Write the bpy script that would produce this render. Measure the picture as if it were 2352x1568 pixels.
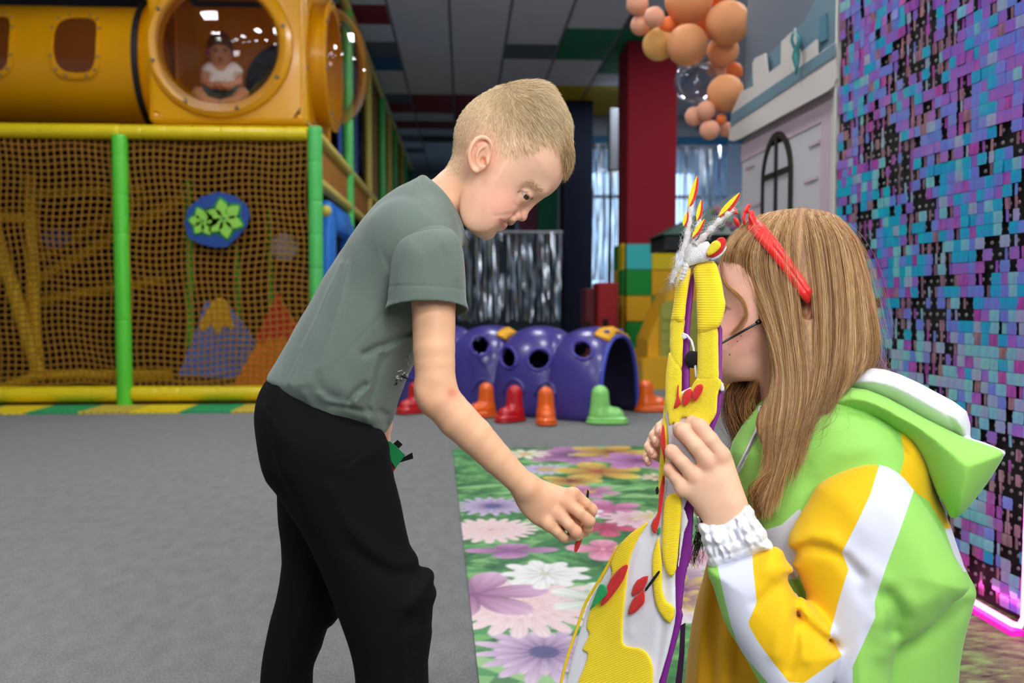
import bpy, bmesh, math, random
import numpy as np
from mathutils import Vector, Matrix
random.seed(7); np.random.seed(7)
scene = bpy.context.scene
for o in list(bpy.data.objects): bpy.data.objects.remove(o)
C = scene.collection
PI = math.pi

# ------------------------------------------------------------------ camera
FPX, CX, CY, CAMH = 2000.0, 1176.0, 784.0, 0.77
YAW, PITCH = math.radians(3.2), math.atan(92.0/2000.0)
FWD = Vector((math.sin(YAW)*math.cos(PITCH), math.cos(YAW)*math.cos(PITCH), -math.sin(PITCH)))
RGT = Vector((math.cos(YAW), -math.sin(YAW), 0))
UPV = RGT.cross(FWD)
CAM = Vector((0, 0, CAMH))
cam_data = bpy.data.cameras.new('camera'); cam = bpy.data.objects.new('camera', cam_data); C.objects.link(cam)
cam_data.sensor_width = 36.0; cam_data.lens = 36.0*FPX/2352.0
cam_data.clip_start = 0.05; cam_data.clip_end = 60
cam.matrix_world = Matrix.Translation(CAM) @ Matrix((RGT, UPV, -FWD)).transposed().to_4x4()
cam_data.dof.use_dof = True; cam_data.dof.focus_distance = 1.28; cam_data.dof.aperture_fstop = 4.5
scene.camera = cam

# ------------------------------------------------------------------ light
scene.view_settings.view_transform = 'Standard'; scene.view_settings.look = 'None'
scene.view_settings.gamma = 1.0; scene.view_settings.use_curve_mapping = False
scene.view_settings.exposure = 0.0
world = bpy.data.worlds.new('daylight'); scene.world = world; world.use_nodes = True
wb = world.node_tree.nodes['Background']; wb.inputs[0].default_value = (0.55, 0.75, 1.0, 1); wb.inputs[1].default_value = 3.0
def area(name, loc, target, size, power, colour=(1, 1, 1), sizey=None):
    d = bpy.data.lights.new(name, 'AREA'); d.energy = power; d.color = colour; d.size = size
    if sizey: d.shape = 'RECTANGLE'; d.size_y = sizey
    o = bpy.data.objects.new(name, d); C.objects.link(o); o.location = loc
    o.rotation_euler = (Vector(target)-Vector(loc)).to_track_quat('-Z', 'Y').to_euler()
    return o
area('flash_softbox', (0.55, -0.40, 1.60), (0.15, 1.3, 0.8), 0.9, 27, (1, 0.98, 0.955))
CEIL = 3.61
LAMP_E = 52.0

# ------------------------------------------------------------------ projection helpers (pixel of the photograph -> point of the room)
def ray(px, py): return FWD + RGT*((px-CX)/FPX) - UPV*((py-CY)/FPX)
def W(px, py, d): return CAM + ray(px, py)*d
def atY(px, py, Y): r = ray(px, py); return CAM + r*(Y/r.y)
def atX(px, py, X): r = ray(px, py); return CAM + r*(X/r.x)
def atZ(px, py, Z): r = ray(px, py); return CAM + r*((Z-CAMH)/r.z)

# ------------------------------------------------------------------ materials
def lin(h):
    if isinstance(h, str):
        h = h.lstrip('#'); c = [int(h[i:i+2], 16)/255 for i in (0, 2, 4)]
    else: c = [v/255 for v in h]
    return tuple(((v+0.055)/1.055)**2.4 if v > 0.04045 else v/12.92 for v in c)
def new_mat(name):
    m = bpy.data.materials.new(name); m.use_nodes = True
    nt = m.node_tree; b = nt.nodes['Principled BSDF']
    return m, nt, b
MATS = {}
def mat(name, colour, rough=0.5, metal=0.0, noise=0.0, nscale=20.0, bump=0.0, bscale=80.0, emit=0.0, spec=0.5, alpha=None, trans=0.0, sss=0.0, sheen=0.0, coat=0.0):
    if name in MATS: return MATS[name]
    m, nt, b = new_mat(name); c = lin(colour)
    b.inputs['Base Color'].default_value = (*c, 1); b.inputs['Roughness'].default_value = rough; b.inputs['Metallic'].default_value = metal
    b.inputs['Specular IOR Level'].default_value = spec
    if sheen: b.inputs['Sheen Weight'].default_value = sheen; b.inputs['Sheen Roughness'].default_value = 0.5
    if coat: b.inputs['Coat Weight'].default_value = coat; b.inputs['Coat Roughness'].default_value = 0.12
    if sss: b.inputs['Subsurface Weight'].default_value = sss; b.inputs['Subsurface Scale'].default_value = 0.02
    tc = nt.nodes.new('ShaderNodeTexCoord')
    if noise:
        n = nt.nodes.new('ShaderNodeTexNoise'); n.inputs['Scale'].default_value = nscale; n.inputs['Detail'].default_value = 4
        nt.links.new(tc.outputs['Object'], n.inputs['Vector'])
        mx = nt.nodes.new('ShaderNodeMix'); mx.data_type = 'RGBA'
        mx.inputs[6].default_value = (*[v*(1-noise) for v in c], 1); mx.inputs[7].default_value = (*[min(1, v*(1+noise)) for v in c], 1)
        nt.links.new(n.outputs['Fac'], mx.inputs[0]); nt.links.new(mx.outputs[2], b.inputs['Base Color'])
    if bump:
        n2 = nt.nodes.new('ShaderNodeTexNoise'); n2.inputs['Scale'].default_value = bscale; n2.inputs['Detail'].default_value = 3
        nt.links.new(tc.outputs['Object'], n2.inputs['Vector'])
        bp = nt.nodes.new('ShaderNodeBump'); bp.inputs['Strength'].default_value = bump; bp.inputs['Distance'].default_value = 0.004
        nt.links.new(n2.outputs['Fac'], bp.inputs['Height']); nt.links.new(bp.outputs['Normal'], b.inputs['Normal'])
    if emit: b.inputs['Emission Color'].default_value = (*c, 1); b.inputs['Emission Strength'].default_value = emit
    MATS[name] = m; return m
def vmat(name, rough=0.5, spec=0.5, bump=0.0, bscale=300.0, sss=0.0, sheen=0.0, metal=0.0, noise=0.0, nscale=200, stretch=None, sssrad=(1.0, 0.35, 0.2), sscale=0.008):
    """material that takes its own colour from the point colour attribute 'Col'"""
    if name in MATS: return MATS[name]
    m, nt, b = new_mat(name)
    a = nt.nodes.new('ShaderNodeAttribute'); a.attribute_name = 'Col'
    src = a.outputs['Color']; tc = nt.nodes.new('ShaderNodeTexCoord'); vec = tc.outputs['Object']
    if stretch:
        mp = nt.nodes.new('ShaderNodeMapping'); mp.inputs['Scale'].default_value = stretch; nt.links.new(vec, mp.inputs['Vector']); vec = mp.outputs['Vector']
    if noise:
        n = nt.nodes.new('ShaderNodeTexNoise'); n.inputs['Scale'].default_value = nscale; n.inputs['Detail'].default_value = 3; nt.links.new(vec, n.inputs['Vector'])
        mr = nt.nodes.new('ShaderNodeMapRange'); mr.inputs[1].default_value = 0.25; mr.inputs[2].default_value = 0.75; mr.inputs[3].default_value = 1-noise; mr.inputs[4].default_value = 1+noise
        nt.links.new(n.outputs['Fac'], mr.inputs[0])
        vm = nt.nodes.new('ShaderNodeVectorMath'); vm.operation = 'SCALE'; nt.links.new(src, vm.inputs[0]); nt.links.new(mr.outputs[0], vm.inputs['Scale']); src = vm.outputs['Vector']
    nt.links.new(src, b.inputs['Base Color'])
    b.inputs['Roughness'].default_value = rough; b.inputs['Specular IOR Level'].default_value = spec; b.inputs['Metallic'].default_value = metal
    if sheen: b.inputs['Sheen Weight'].default_value = sheen; b.inputs['Sheen Roughness'].default_value = 0.4
    if sss:
        b.inputs['Subsurface Weight'].default_value = sss; b.inputs['Subsurface Radius'].default_value = sssrad; b.inputs['Subsurface Scale'].default_value = sscale
    if bump:
        n2 = nt.nodes.new('ShaderNodeTexNoise'); n2.inputs['Scale'].default_value = bscale; n2.inputs['Detail'].default_value = 3
        nt.links.new(vec, n2.inputs['Vector'])
        bp = nt.nodes.new('ShaderNodeBump'); bp.inputs['Strength'].default_value = bump; bp.inputs['Distance'].default_value = 0.002
        nt.links.new(n2.outputs['Fac'], bp.inputs['Height']); nt.links.new(bp.outputs['Normal'], b.inputs['Normal'])
    MATS[name] = m; return m
def clear_mat(name, tint, gloss=0.10, rough=0.03):
    """thin clear plastic or glass: mostly see-through with Fresnel reflections"""
    if name in MATS: return MATS[name]
    m = bpy.data.materials.new(name); m.use_nodes = True; nt = m.node_tree; nt.nodes.clear()
    out = nt.nodes.new('ShaderNodeOutputMaterial'); mix = nt.nodes.new('ShaderNodeMixShader')
    tr = nt.nodes.new('ShaderNodeBsdfTransparent'); tr.inputs[0].default_value = (*lin(tint), 1)
    gl = nt.nodes.new('ShaderNodeBsdfGlossy'); gl.inputs['Roughness'].default_value = rough; gl.inputs[0].default_value = (1, 1, 1, 1)
    fr = nt.nodes.new('ShaderNodeLayerWeight'); fr.inputs['Blend'].default_value = 0.25
    mr = nt.nodes.new('ShaderNodeMapRange'); mr.inputs[3].default_value = gloss; mr.inputs[4].default_value = 0.6
    nt.links.new(fr.outputs['Fresnel'], mr.inputs[0]); nt.links.new(mr.outputs[0], mix.inputs[0])
    nt.links.new(tr.outputs[0], mix.inputs[1]); nt.links.new(gl.outputs[0], mix.inputs[2]); nt.links.new(mix.outputs[0], out.inputs[0])
    MATS[name] = m; return m

# ------------------------------------------------------------------ object helpers
def tag(o, label=None, cat=None, group=None, kind=None):
    if label: o['label'] = label
    if cat: o['category'] = cat
    if group: o['group'] = group
    if kind: o['kind'] = kind
    return o
def empty(name, loc, label=None, cat=None, group=None, kind=None):
    o = bpy.data.objects.new(name, None); C.objects.link(o); o.location = loc; o.empty_display_size = 0.1
    return tag(o, label, cat, group, kind)
def put(o, parent):
    """parent o to parent while keeping o where it was modelled"""
    if parent is not None:
        o.parent = parent
        o.matrix_parent_inverse = Matrix.Translation(-root_loc(parent))
    return o
def root_loc(p):
    # every parent that is a mesh sits at identity in the room, only root empties carry a location
    return Vector(p.location) if p.type == 'EMPTY' else Vector((0, 0, 0))
def link_mesh(name, me, material=None, parent=None, smooth=False):
    if material is not None and len(me.materials) == 0: me.materials.append(material)
    if smooth: me.polygons.foreach_set('use_smooth', [True]*len(me.polygons))
    o = bpy.data.objects.new(name, me); C.objects.link(o); put(o, parent); return o
def inst(name, me, loc, rot=(0, 0, 0), scale=(1, 1, 1), material=None, parent=None):
    o = bpy.data.objects.new(name, me); C.objects.link(o); o.location = loc; o.rotation_euler = rot; o.scale = scale
    if material is not None: o.material_slots[0].link = 'OBJECT'; o.material_slots[0].material = material
    put(o, parent); return o

class MB:
    def __init__(s): s.v = []; s.f = []
    def add(s, vs, fs):
        n = len(s.v); s.v += [tuple(p) for p in vs]; s.f += [tuple(i+n for i in f) for f in fs]; return s
    def box(s, c, d, rz=0.0, bev=0.0, M=None):
        hx, hy, hz = d[0]/2, d[1]/2, d[2]/2
        if bev > 0:
            b = min(bev, hx*.98, hy*.98, hz*.98); bm = bmesh.new(); bmesh.ops.create_cube(bm, size=1)
            for v in bm.verts: v.co = Vector((v.co.x*d[0], v.co.y*d[1], v.co.z*d[2]))
            bmesh.ops.bevel(bm, geom=bm.edges[:], offset=b, segments=2, profile=0.5, affect='EDGES')
            bm.verts.index_update(); vs = [v.co.copy() for v in bm.verts]; fs = [[v.index for v in f.verts] for f in bm.faces]; bm.free()
        else:
            vs = [Vector((x, y, z)) for x in (-hx, hx) for y in (-hy, hy) for z in (-hz, hz)]
            fs = [(0, 1, 3, 2), (4, 6, 7, 5), (0, 4, 5, 1), (2, 3, 7, 6), (0, 2, 6, 4), (1, 5, 7, 3)]
        R = (M if M is not None else Matrix.Rotation(rz, 3, 'Z')); c = Vector(c)
        return s.add([R @ v + c for v in vs], fs)
    def quad(s, a, b, c, d): return s.add([a, b, c, d], [(0, 1, 2, 3)])
    def tube(s, pts, r, n=12, cap=True):
        pts = [Vector(p) for p in pts]; rs = r if isinstance(r, (list, tuple)) else [r]*len(pts)
        t0 = (pts[1]-pts[0]).normalized(); a = Vector((0, 0, 1)) if abs(t0.z) < .9 else Vector((1, 0, 0))
        u = t0.cross(a).normalized(); vs = []; fs = []
        for i, p in enumerate(pts):
            t = (pts[min(i+1, len(pts)-1)]-pts[max(i-1, 0)])
            t = t.normalized() if t.length > 1e-9 else t0
            u = (u - t*u.dot(t)).normalized(); w = t.cross(u)
            for k in range(n):
                g = 2*PI*k/n; vs.append(p + (u*math.cos(g)+w*math.sin(g))*rs[i])
        for i in range(len(pts)-1):
            for k in range(n):
                k2 = (k+1) % n; fs.append((i*n+k, i*n+k2, (i+1)*n+k2, (i+1)*n+k))
        if cap: fs.append(tuple(range(n-1, -1, -1))); fs.append(tuple((len(pts)-1)*n+k for k in range(n)))
        return s.add(vs, fs)
    def lathe(s, prof, c, axis=(0, 0, 1), n=32, a0=0.0, a1=2*PI):
        """profile of (radius, height) turned about axis through c"""
        ax = Vector(axis).normalized(); t = Vector((0, 0, 1)) if abs(ax.z) < .9 else Vector((1, 0, 0))
        u = ax.cross(t).normalized(); w = ax.cross(u); c = Vector(c); vs = []; fs = []; full = abs(a1-a0-2*PI) < 1e-6
        m = n if full else n+1
        for (r, h) in prof:
            for k in range(m):
                g = a0+(a1-a0)*k/n; vs.append(c+ax*h+(u*math.cos(g)+w*math.sin(g))*max(r, 1e-5))
        for i in range(len(prof)-1):
            for k in range(n):
                k2 = (k+1) % m; fs.append((i*m+k, i*m+k2, (i+1)*m+k2, (i+1)*m+k))
        return s.add(vs, fs)
    def ball(s, c, r, n=20, m=12, R=None):
        r = (r, r, r) if not isinstance(r, (tuple, list)) else r
        vs = []; fs = []; c = Vector(c)
        for i in range(m+1):
            t = PI*i/m
            for k in range(n):
                g = 2*PI*k/n; p = Vector((r[0]*math.sin(t)*math.cos(g), r[1]*math.sin(t)*math.sin(g), r[2]*math.cos(t)))
                vs.append((R @ p if R is not None else p)+c)
        for i in range(m):
            for k in range(n):
                k2 = (k+1) % n; fs.append((i*n+k, (i+1)*n+k, (i+1)*n+k2, i*n+k2))
        return s.add(vs, fs)
    def slab(s, poly, thick):
        """polygon (3-D points in one plane) extruded by the vector thick"""
        n = len(poly); T = Vector(thick); p = [Vector(q) for q in poly]
        vs = p+[q+T for q in p]
        return s.add(vs, [tuple(range(n)), tuple(range(2*n-1, n-1, -1))]+[(i, i+n, (i+1) % n+n, (i+1) % n) for i in range(n)])
    def ring(s, outer, inner, thick):
        n = len(outer); T = Vector(thick); o = [Vector(q) for q in outer]; i_ = [Vector(q) for q in inner]
        vs = o+i_+[q+T for q in o]+[q+T for q in i_]; fs = []
        for k in range(n):
            j = (k+1) % n
            fs += [(k, j, n+j, n+k), (2*n+k, 3*n+k, 3*n+j, 2*n+j), (k, 2*n+k, 2*n+j, j), (n+k, n+j, 3*n+j, 3*n+k)]
        return s.add(vs, fs)
    def mesh(s, name):
        me = bpy.data.meshes.new(name); me.from_pydata(s.v, [], s.f)
        bm = bmesh.new(); bm.from_mesh(me); bmesh.ops.recalc_face_normals(bm, faces=bm.faces[:]); bm.to_mesh(me); bm.free()
        return me
    def build(s, name, material, parent=None, smooth=False, label=None, cat=None, group=None, kind=None, auto=None):
        me = s.mesh(name); o = link_mesh(name, me, material, parent, smooth)
        if auto is not None and smooth: me.set_sharp_from_angle(angle=math.radians(auto))
        return tag(o, label, cat, group, kind)
def part(name, m, parent, fn, smooth=False, auto=None, **k):
    b = MB(); fn(b); return b.build(name, m, parent, smooth, auto=auto, **k)
def colours(me, arr, name='Col'):
    a = me.attributes.new(name, 'FLOAT_COLOR', 'POINT')
    arr = np.asarray(arr, dtype=np.float32)
    if arr.shape[1] == 3: arr = np.concatenate([arr, np.ones((len(arr), 1), np.float32)], 1)
    a.data.foreach_set('color', arr.ravel())
def fast_mesh(name, v, f):
    """vertices (n,3) and quads or triangles (m,k) as numpy arrays"""
    me = bpy.data.meshes.new(name); v = np.ascontiguousarray(v, dtype=np.float32); f = np.ascontiguousarray(f, dtype=np.int32)
    k = f.shape[1]; me.vertices.add(len(v)); me.vertices.foreach_set('co', v.ravel())
    me.loops.add(f.size); me.loops.foreach_set('vertex_index', f.ravel())
    me.polygons.add(len(f)); me.polygons.foreach_set('loop_start', np.arange(0, f.size, k, dtype=np.int32))
    me.polygons.foreach_set('use_smooth', np.ones(len(f), dtype=bool))
    me.update(calc_edges=True); return me
# ================================================================== modelling by smooth distance fields (people, boots, soft things)
class Frame:
    """rigid frame: origin at pixel/depth, w along the sight line of the thing's middle, u to the right, v up"""
    def __init__(s, px, py, depth):
        s.o = W(px, py, depth); s.w = (s.o-CAM).normalized(); s.u = s.w.cross(Vector((0, 0, 1))).normalized(); s.v = s.u.cross(s.w)
        s.R = np.array([s.u, s.v, s.w]); s.on = np.array(s.o)
        s.k = (s.o-CAM).length
    def at(s, px, py, dw=0.0):
        r = ray(px, py); t = (dw+s.k)/r.dot(s.w); p = CAM+r*t-s.o
        return np.array((p.dot(s.u), p.dot(s.v), dw))
    def r(s, rpx, dw=0.0): return rpx*(s.k+dw)/FPX*0.985
    def world(s, q): return np.asarray(q) @ s.R + s.on
    def W(s, px, py, dw=0.0): return Vector(s.world(s.at(px, py, dw)))
    def pix(s, q):
        p = s.world(q)-np.array(CAM); d = p @ np.array(FWD)
        return CX+FPX*(p @ np.array(RGT))/d, CY-FPX*(p @ np.array(UPV))/d
class WFrame(Frame):
    """room-aligned frame"""
    def __init__(s, o):
        s.o = Vector(o); s.R = np.eye(3); s.on = np.array(s.o)
def sd_poly(P, U, V):
    """signed distance of the grid points to a closed polygon, negative inside"""
    d = np.full(U.shape, 1e9, np.float32); ins = np.zeros(U.shape, bool); n = len(P)
    for i in range(n):
        ax, ay = P[i]; bx, by = P[(i+1) % n]; ex, ey = bx-ax, by-ay; L = ex*ex+ey*ey+1e-20
        wx, wy = U-ax, V-ay; t = np.clip((wx*ex+wy*ey)/L, 0, 1); d = np.minimum(d, (wx-ex*t)**2+(wy-ey*t)**2)
        if ay != by:
            c = ((ay <= V) & (by > V)) | ((by <= V) & (ay > V)); xi = ax+(V-ay)/(by-ay)*ex; ins ^= c & (U < xi)
    d = np.sqrt(d); return np.where(ins, -d, d)
def d_line(P, U, V):
    d = np.full(U.shape, 1e9, np.float32)
    for i in range(len(P)-1):
        ax, ay = P[i]; bx, by = P[i+1]; ex, ey = bx-ax, by-ay; L = ex*ex+ey*ey+1e-20
        wx, wy = U-ax, V-ay; t = np.clip((wx*ex+wy*ey)/L, 0, 1); d = np.minimum(d, (wx-ex*t)**2+(wy-ey*t)**2)
    return np.sqrt(d)
def smooth_closed(P, n=4):
    """Catmull-Rom through the points of a closed outline"""
    P = np.asarray(P, float); N = len(P); out = []
    for i in range(N):
        p0, p1, p2, p3 = P[i-1], P[i], P[(i+1) % N], P[(i+2) % N]
        for k in range(n):
            t = k/n; out.append(.5*(2*p1+(p2-p0)*t+(2*p0-5*p1+4*p2-p3)*t*t+(3*p1-p0-3*p2+p3)*t**3))
    return np.array(out)
def smooth_open(P, n=8):
    P = np.asarray(P, float); Q = np.vstack([2*P[0]-P[1], P, 2*P[-1]-P[-2]]); out = []
    for i in range(1, len(Q)-2):
        p0, p1, p2, p3 = Q[i-1], Q[i], Q[i+1], Q[i+2]
        for k in range(n):
            t = k/n; out.append(.5*(2*p1+(p2-p0)*t+(2*p0-5*p1+4*p2-p3)*t*t+(3*p1-p0-3*p2+p3)*t**3))
    out.append(P[-1]); return np.array(out)
class SDF:
    def __init__(s, fr, lo, hi, h):
        s.fr = fr; s.h = h; s.lo = np.array(lo, float); s.n = np.ceil((np.array(hi)-s.lo)/h).astype(int)+1
        s.F = np.full(s.n, .2, np.float32); s.ax = [(s.lo[i]+h*np.arange(s.n[i])).astype(np.float32) for i in range(3)]
    @classmethod
    def px(cls, fr, x0, x1, y0, y1, w0, w1, h):
        a = fr.at(x0, y1, 0); b = fr.at(x1, y0, 0); return cls(fr, (a[0], a[1], w0), (b[0], b[1], w1), h)
    def sub(s, lo, hi):
        i0 = np.clip(((np.array(lo)-s.lo)/s.h).astype(int)-1, 0, s.n); i1 = np.clip(((np.array(hi)-s.lo)/s.h).astype(int)+3, 0, s.n)
        sl = tuple(slice(a, b) for a, b in zip(i0, i1)); return sl, np.meshgrid(*[s.ax[i][sl[i]] for i in range(3)], indexing='ij', sparse=True)
    def comb(s, sl, d, k, op):
        if min(d.shape) == 0: return s
        a = s.F[sl]; d = d.astype(np.float32)
        if op == 'sub': d = -d
        if op == 'add':
            if k <= 0: s.F[sl] = np.minimum(a, d)
            else: h = np.clip(.5+.5*(a-d)/k, 0, 1); s.F[sl] = a*(1-h)+d*h-k*h*(1-h)
        else:
            if k <= 0: s.F[sl] = np.maximum(a, d)
            else: h = np.clip(.5-.5*(a-d)/k, 0, 1); s.F[sl] = a*(1-h)+d*h+k*h*(1-h)
        return s
    def cone(s, a, ra, b, rb, k=.006, op='add', flat=1.0):
        """tapered capsule between local points, flat<1 squashes along w"""
        a = np.array(a); b = np.array(b); m = max(ra, rb)+k+2*s.h
        sl, (U, V, Wd) = s.sub(np.minimum(a, b)-m, np.maximum(a, b)+m); e = b-a; L = float(e @ e)+1e-12
        t = np.clip(((U-a[0])*e[0]+(V-a[1])*e[1]+(Wd-a[2])*e[2])/L, 0, 1)
        d = np.sqrt((U-a[0]-e[0]*t)**2+(V-a[1]-e[1]*t)**2+((Wd-a[2]-e[2]*t)/flat)**2)-(ra+(rb-ra)*t)
        return s.comb(sl, d, k, op)
    def chain(s, pts, k=.006, flat=1.0, op='add'):
        """pts: (local point, radius)"""
        A = np.array([p for p, _ in pts]); m = max(r for _, r in pts)+k+2*s.h
        sl, (U, V, Wd) = s.sub(A.min(0)-m, A.max(0)+m); D = None
        for (a, ra), (b, rb) in zip(pts[:-1], pts[1:]):
            a = np.array(a); b = np.array(b); e = b-a; L = float(e @ e)+1e-12
            t = np.clip(((U-a[0])*e[0]+(V-a[1])*e[1]+(Wd-a[2])*e[2])/L, 0, 1)
            d = np.sqrt((U-a[0]-e[0]*t)**2+(V-a[1]-e[1]*t)**2+((Wd-a[2]-e[2]*t)/flat)**2)-(ra+(rb-ra)*t)
            if D is None: D = d
            else: kk = .004; h = np.clip(.5+.5*(D-d)/kk, 0, 1); D = D*(1-h)+d*h-kk*h*(1-h)*.35
        return s.comb(sl, D, k, op)
    def ell(s, c, r, ang=0.0, k=.006, op='add', yaw=0.0):
        """ellipsoid, ang turns it in the u-v plane (radians), yaw about v"""
        c = np.array(c); r = np.array(r); m = max(r)+k+2*s.h; sl, (U, V, Wd) = s.sub(c-m, c+m); ca, sa = math.cos(ang), math.sin(ang)
        x, y, z = U-c[0], V-c[1], Wd-c[2]; x1 = x*ca+y*sa; y1 = -x*sa+y*ca
        if yaw: cy, sy = math.cos(yaw), math.sin(yaw); x1, z = x1*cy+z*sy, -x1*sy+z*cy
        q = np.sqrt((x1/r[0])**2+(y1/r[1])**2+(z/r[2])**2); g = np.sqrt((x1/r[0]**2)**2+(y1/r[1]**2)**2+(z/r[2]**2)**2)+1e-6
        return s.comb(sl, q*(q-1)/g, k, op)
    def pill(s, P, D, Wn, Wf=None, k=.006, wc=0.0, op='add', wslope=(0, 0), box=0.0):
        """outline P (local u,v) inflated: depth Wn towards the viewer, Wf away, rounding distance D"""
        Wf = Wn if Wf is None else Wf; P = np.asarray(P); m = k+3*s.h
        sl, (U, V, Wd) = s.sub((P[:, 0].min()-m, P[:, 1].min()-m, wc-Wn-m-.08*(wslope != (0, 0))), (P[:, 0].max()+m, P[:, 1].max()+m, wc+Wf+m+.08*(wslope != (0, 0))))
        d = -sd_poly(P, *np.broadcast_arrays(U[:, :, 0], V[:, :, 0]))[:, :, None]
        ww = Wd-(wc+wslope[0]*(U-P[:, 0].mean())+wslope[1]*(V-P[:, 1].mean())); Wx = np.where(ww < 0, Wn, Wf).astype(np.float32)
        q = np.sqrt((np.maximum(D-d, 0)/D)**2+(ww/Wx)**2); sc = min(D, Wn)
        return s.comb(sl, (q-1)*sc, k, op)
    def crease(s, P, A, sig, side=-1, wlim=0.0, taper=True):
        """furrow (A>0) or ridge (A<0) along a polyline given as local u,v on the viewer's side"""
        P = np.asarray(P, float)[:, :2]; m = 3*sig
        sl, (U, V, Wd) = s.sub((P[:, 0].min()-m, P[:, 1].min()-m, s.lo[2]), (P[:, 0].max()+m, P[:, 1].max()+m, 9)); 
        U2, V2 = np.broadcast_arrays(U[:, :, 0], V[:, :, 0]); d = d_line(P, U2, V2); g = A*np.exp(-(d/sig)**2)
        g3 = np.broadcast_to(g[:, :, None], s.F[sl].shape)
        s.F[sl] = s.F[sl]+np.where((Wd*(-side)) > wlim, 0, g3) if side < 0 else s.F[sl]+np.where(Wd < wlim, 0, g3)
        return s
    def noise(s, amp, fu, fv, fw, ph=0.0):
        U, V, Wd = np.meshgrid(*s.ax, indexing='ij', sparse=True)
        s.F = s.F+(amp*np.sin(U*fu+1.7*np.sin(V*fv*.6+ph)+ph)*np.sin(V*fv+1.3*np.sin(Wd*fw*.7+ph))*np.cos(Wd*fw+ph*2+1.1*np.sin(U*fu*.5))).astype(np.float32); return s
    def cut(s, n, c, k=0.0):
        """keep the side of the plane through c where (p-c).n < 0"""
        U, V, Wd = np.meshgrid(*s.ax, indexing='ij', sparse=True); d = (U-c[0])*n[0]+(V-c[1])*n[1]+(Wd-c[2])*n[2]
        if k > 0: h = np.clip(.5-.5*(s.F-d)/k, 0, 1); s.F = (s.F*(1-h)+d*h+k*h*(1-h)).astype(np.float32)
        else: s.F = np.maximum(s.F, d.astype(np.float32))
        return s
    def sample(s, q):
        x = (np.asarray(q)-s.lo)/s.h; i = np.clip(np.floor(x).astype(int), 0, s.n-2); f = np.clip(x-i, 0, 1); r = 0
        for dx in (0, 1):
            for dy in (0, 1):
                for dz in (0, 1):
                    w = (f[:, 0] if dx else 1-f[:, 0])*(f[:, 1] if dy else 1-f[:, 1])*(f[:, 2] if dz else 1-f[:, 2])
                    r = r+w*s.F[i[:, 0]+dx, i[:, 1]+dy, i[:, 2]+dz]
        return r
    def normal(s, q):
        e = s.h; g = np.stack([s.sample(q+np.eye(3)[i]*e)-s.sample(q-np.eye(3)[i]*e) for i in range(3)], 1)
        return g/(np.linalg.norm(g, axis=1, keepdims=True)+1e-9)
    def front(s, u, v):
        """depth w of the first surface met when looking along w at local (u, v); nan where there is none"""
        iu = np.clip(np.round((np.asarray(u)-s.lo[0])/s.h).astype(int), 0, s.n[0]-1); iv = np.clip(np.round((np.asarray(v)-s.lo[1])/s.h).astype(int), 0, s.n[1]-1)
        col = s.F[iu, iv, :] < 0; k = col.argmax(1); return np.where(col.any(1), s.lo[2]+s.h*k, np.nan)
    def nets(s):
        F = s.F; F[0] = F[-1] = np.maximum(F[0], .01); 
        for a in range(3):
            ix = [slice(None)]*3
            for e in (0, -1): ix[a] = e; F[tuple(ix)] = np.maximum(F[tuple(ix)], .01)
        S = F < 0; c = np.zeros(np.array(F.shape)-1, np.int8)
        for dx in (0, 1):
            for dy in (0, 1):
                for dz in (0, 1): c += S[dx:F.shape[0]-1+dx, dy:F.shape[1]-1+dy, dz:F.shape[2]-1+dz]
        act = (c > 0) & (c < 8); ids = np.argwhere(act); num = np.full(act.shape, -1, np.int32); num[act] = np.arange(len(ids))
        p = np.zeros((len(ids), 3), np.float32); cnt = np.zeros((len(ids), 1), np.float32)
        for ax in range(3):
            o = [a for a in range(3) if a != ax]
            for i in (0, 1):
                for j in (0, 1):
                    e0 = np.zeros(3, int); e0[o[0]] = i; e0[o[1]] = j; e1 = e0.copy(); e1[ax] = 1
                    A = ids+e0; B = ids+e1; f0 = F[A[:, 0], A[:, 1], A[:, 2]]; f1 = F[B[:, 0], B[:, 1], B[:, 2]]; cr = (f0 < 0) != (f1 < 0)
                    t = np.where(cr, f0/np.where(cr, f0-f1, 1), 0); q = e0[None].astype(np.float32).repeat(len(ids), 0); q[:, ax] = t; p += q*cr[:, None]; cnt += cr[:, None]
        v = (ids+p/np.maximum(cnt, 1))*s.h+s.lo; fs = []
        for ax in range(3):
            o = [a for a in range(3) if a != ax]; sh = list(F.shape); sl0 = [slice(None)]*3; sl1 = [slice(None)]*3; sl0[ax] = slice(0, -1); sl1[ax] = slice(1, None)
            ch = S[tuple(sl0)] != S[tuple(sl1)]; e = np.argwhere(ch); e = e[(e[:, o[0]] > 0) & (e[:, o[1]] > 0) & (e[:, o[0]] < F.shape[o[0]]-1) & (e[:, o[1]] < F.shape[o[1]]-1)]
            st = S[tuple(sl0)][e[:, 0], e[:, 1], e[:, 2]]; q = []
            for da, db in ((1, 1), (0, 1), (0, 0), (1, 0)):
                g = e.copy(); g[:, o[0]] -= da; g[:, o[1]] -= db; q.append(num[g[:, 0], g[:, 1], g[:, 2]])
            q = np.stack(q, 1); flip = st if ax != 1 else ~st; q[~flip] = q[~flip][:, ::-1]; fs.append(q)
        return v, np.concatenate(fs)
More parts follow.
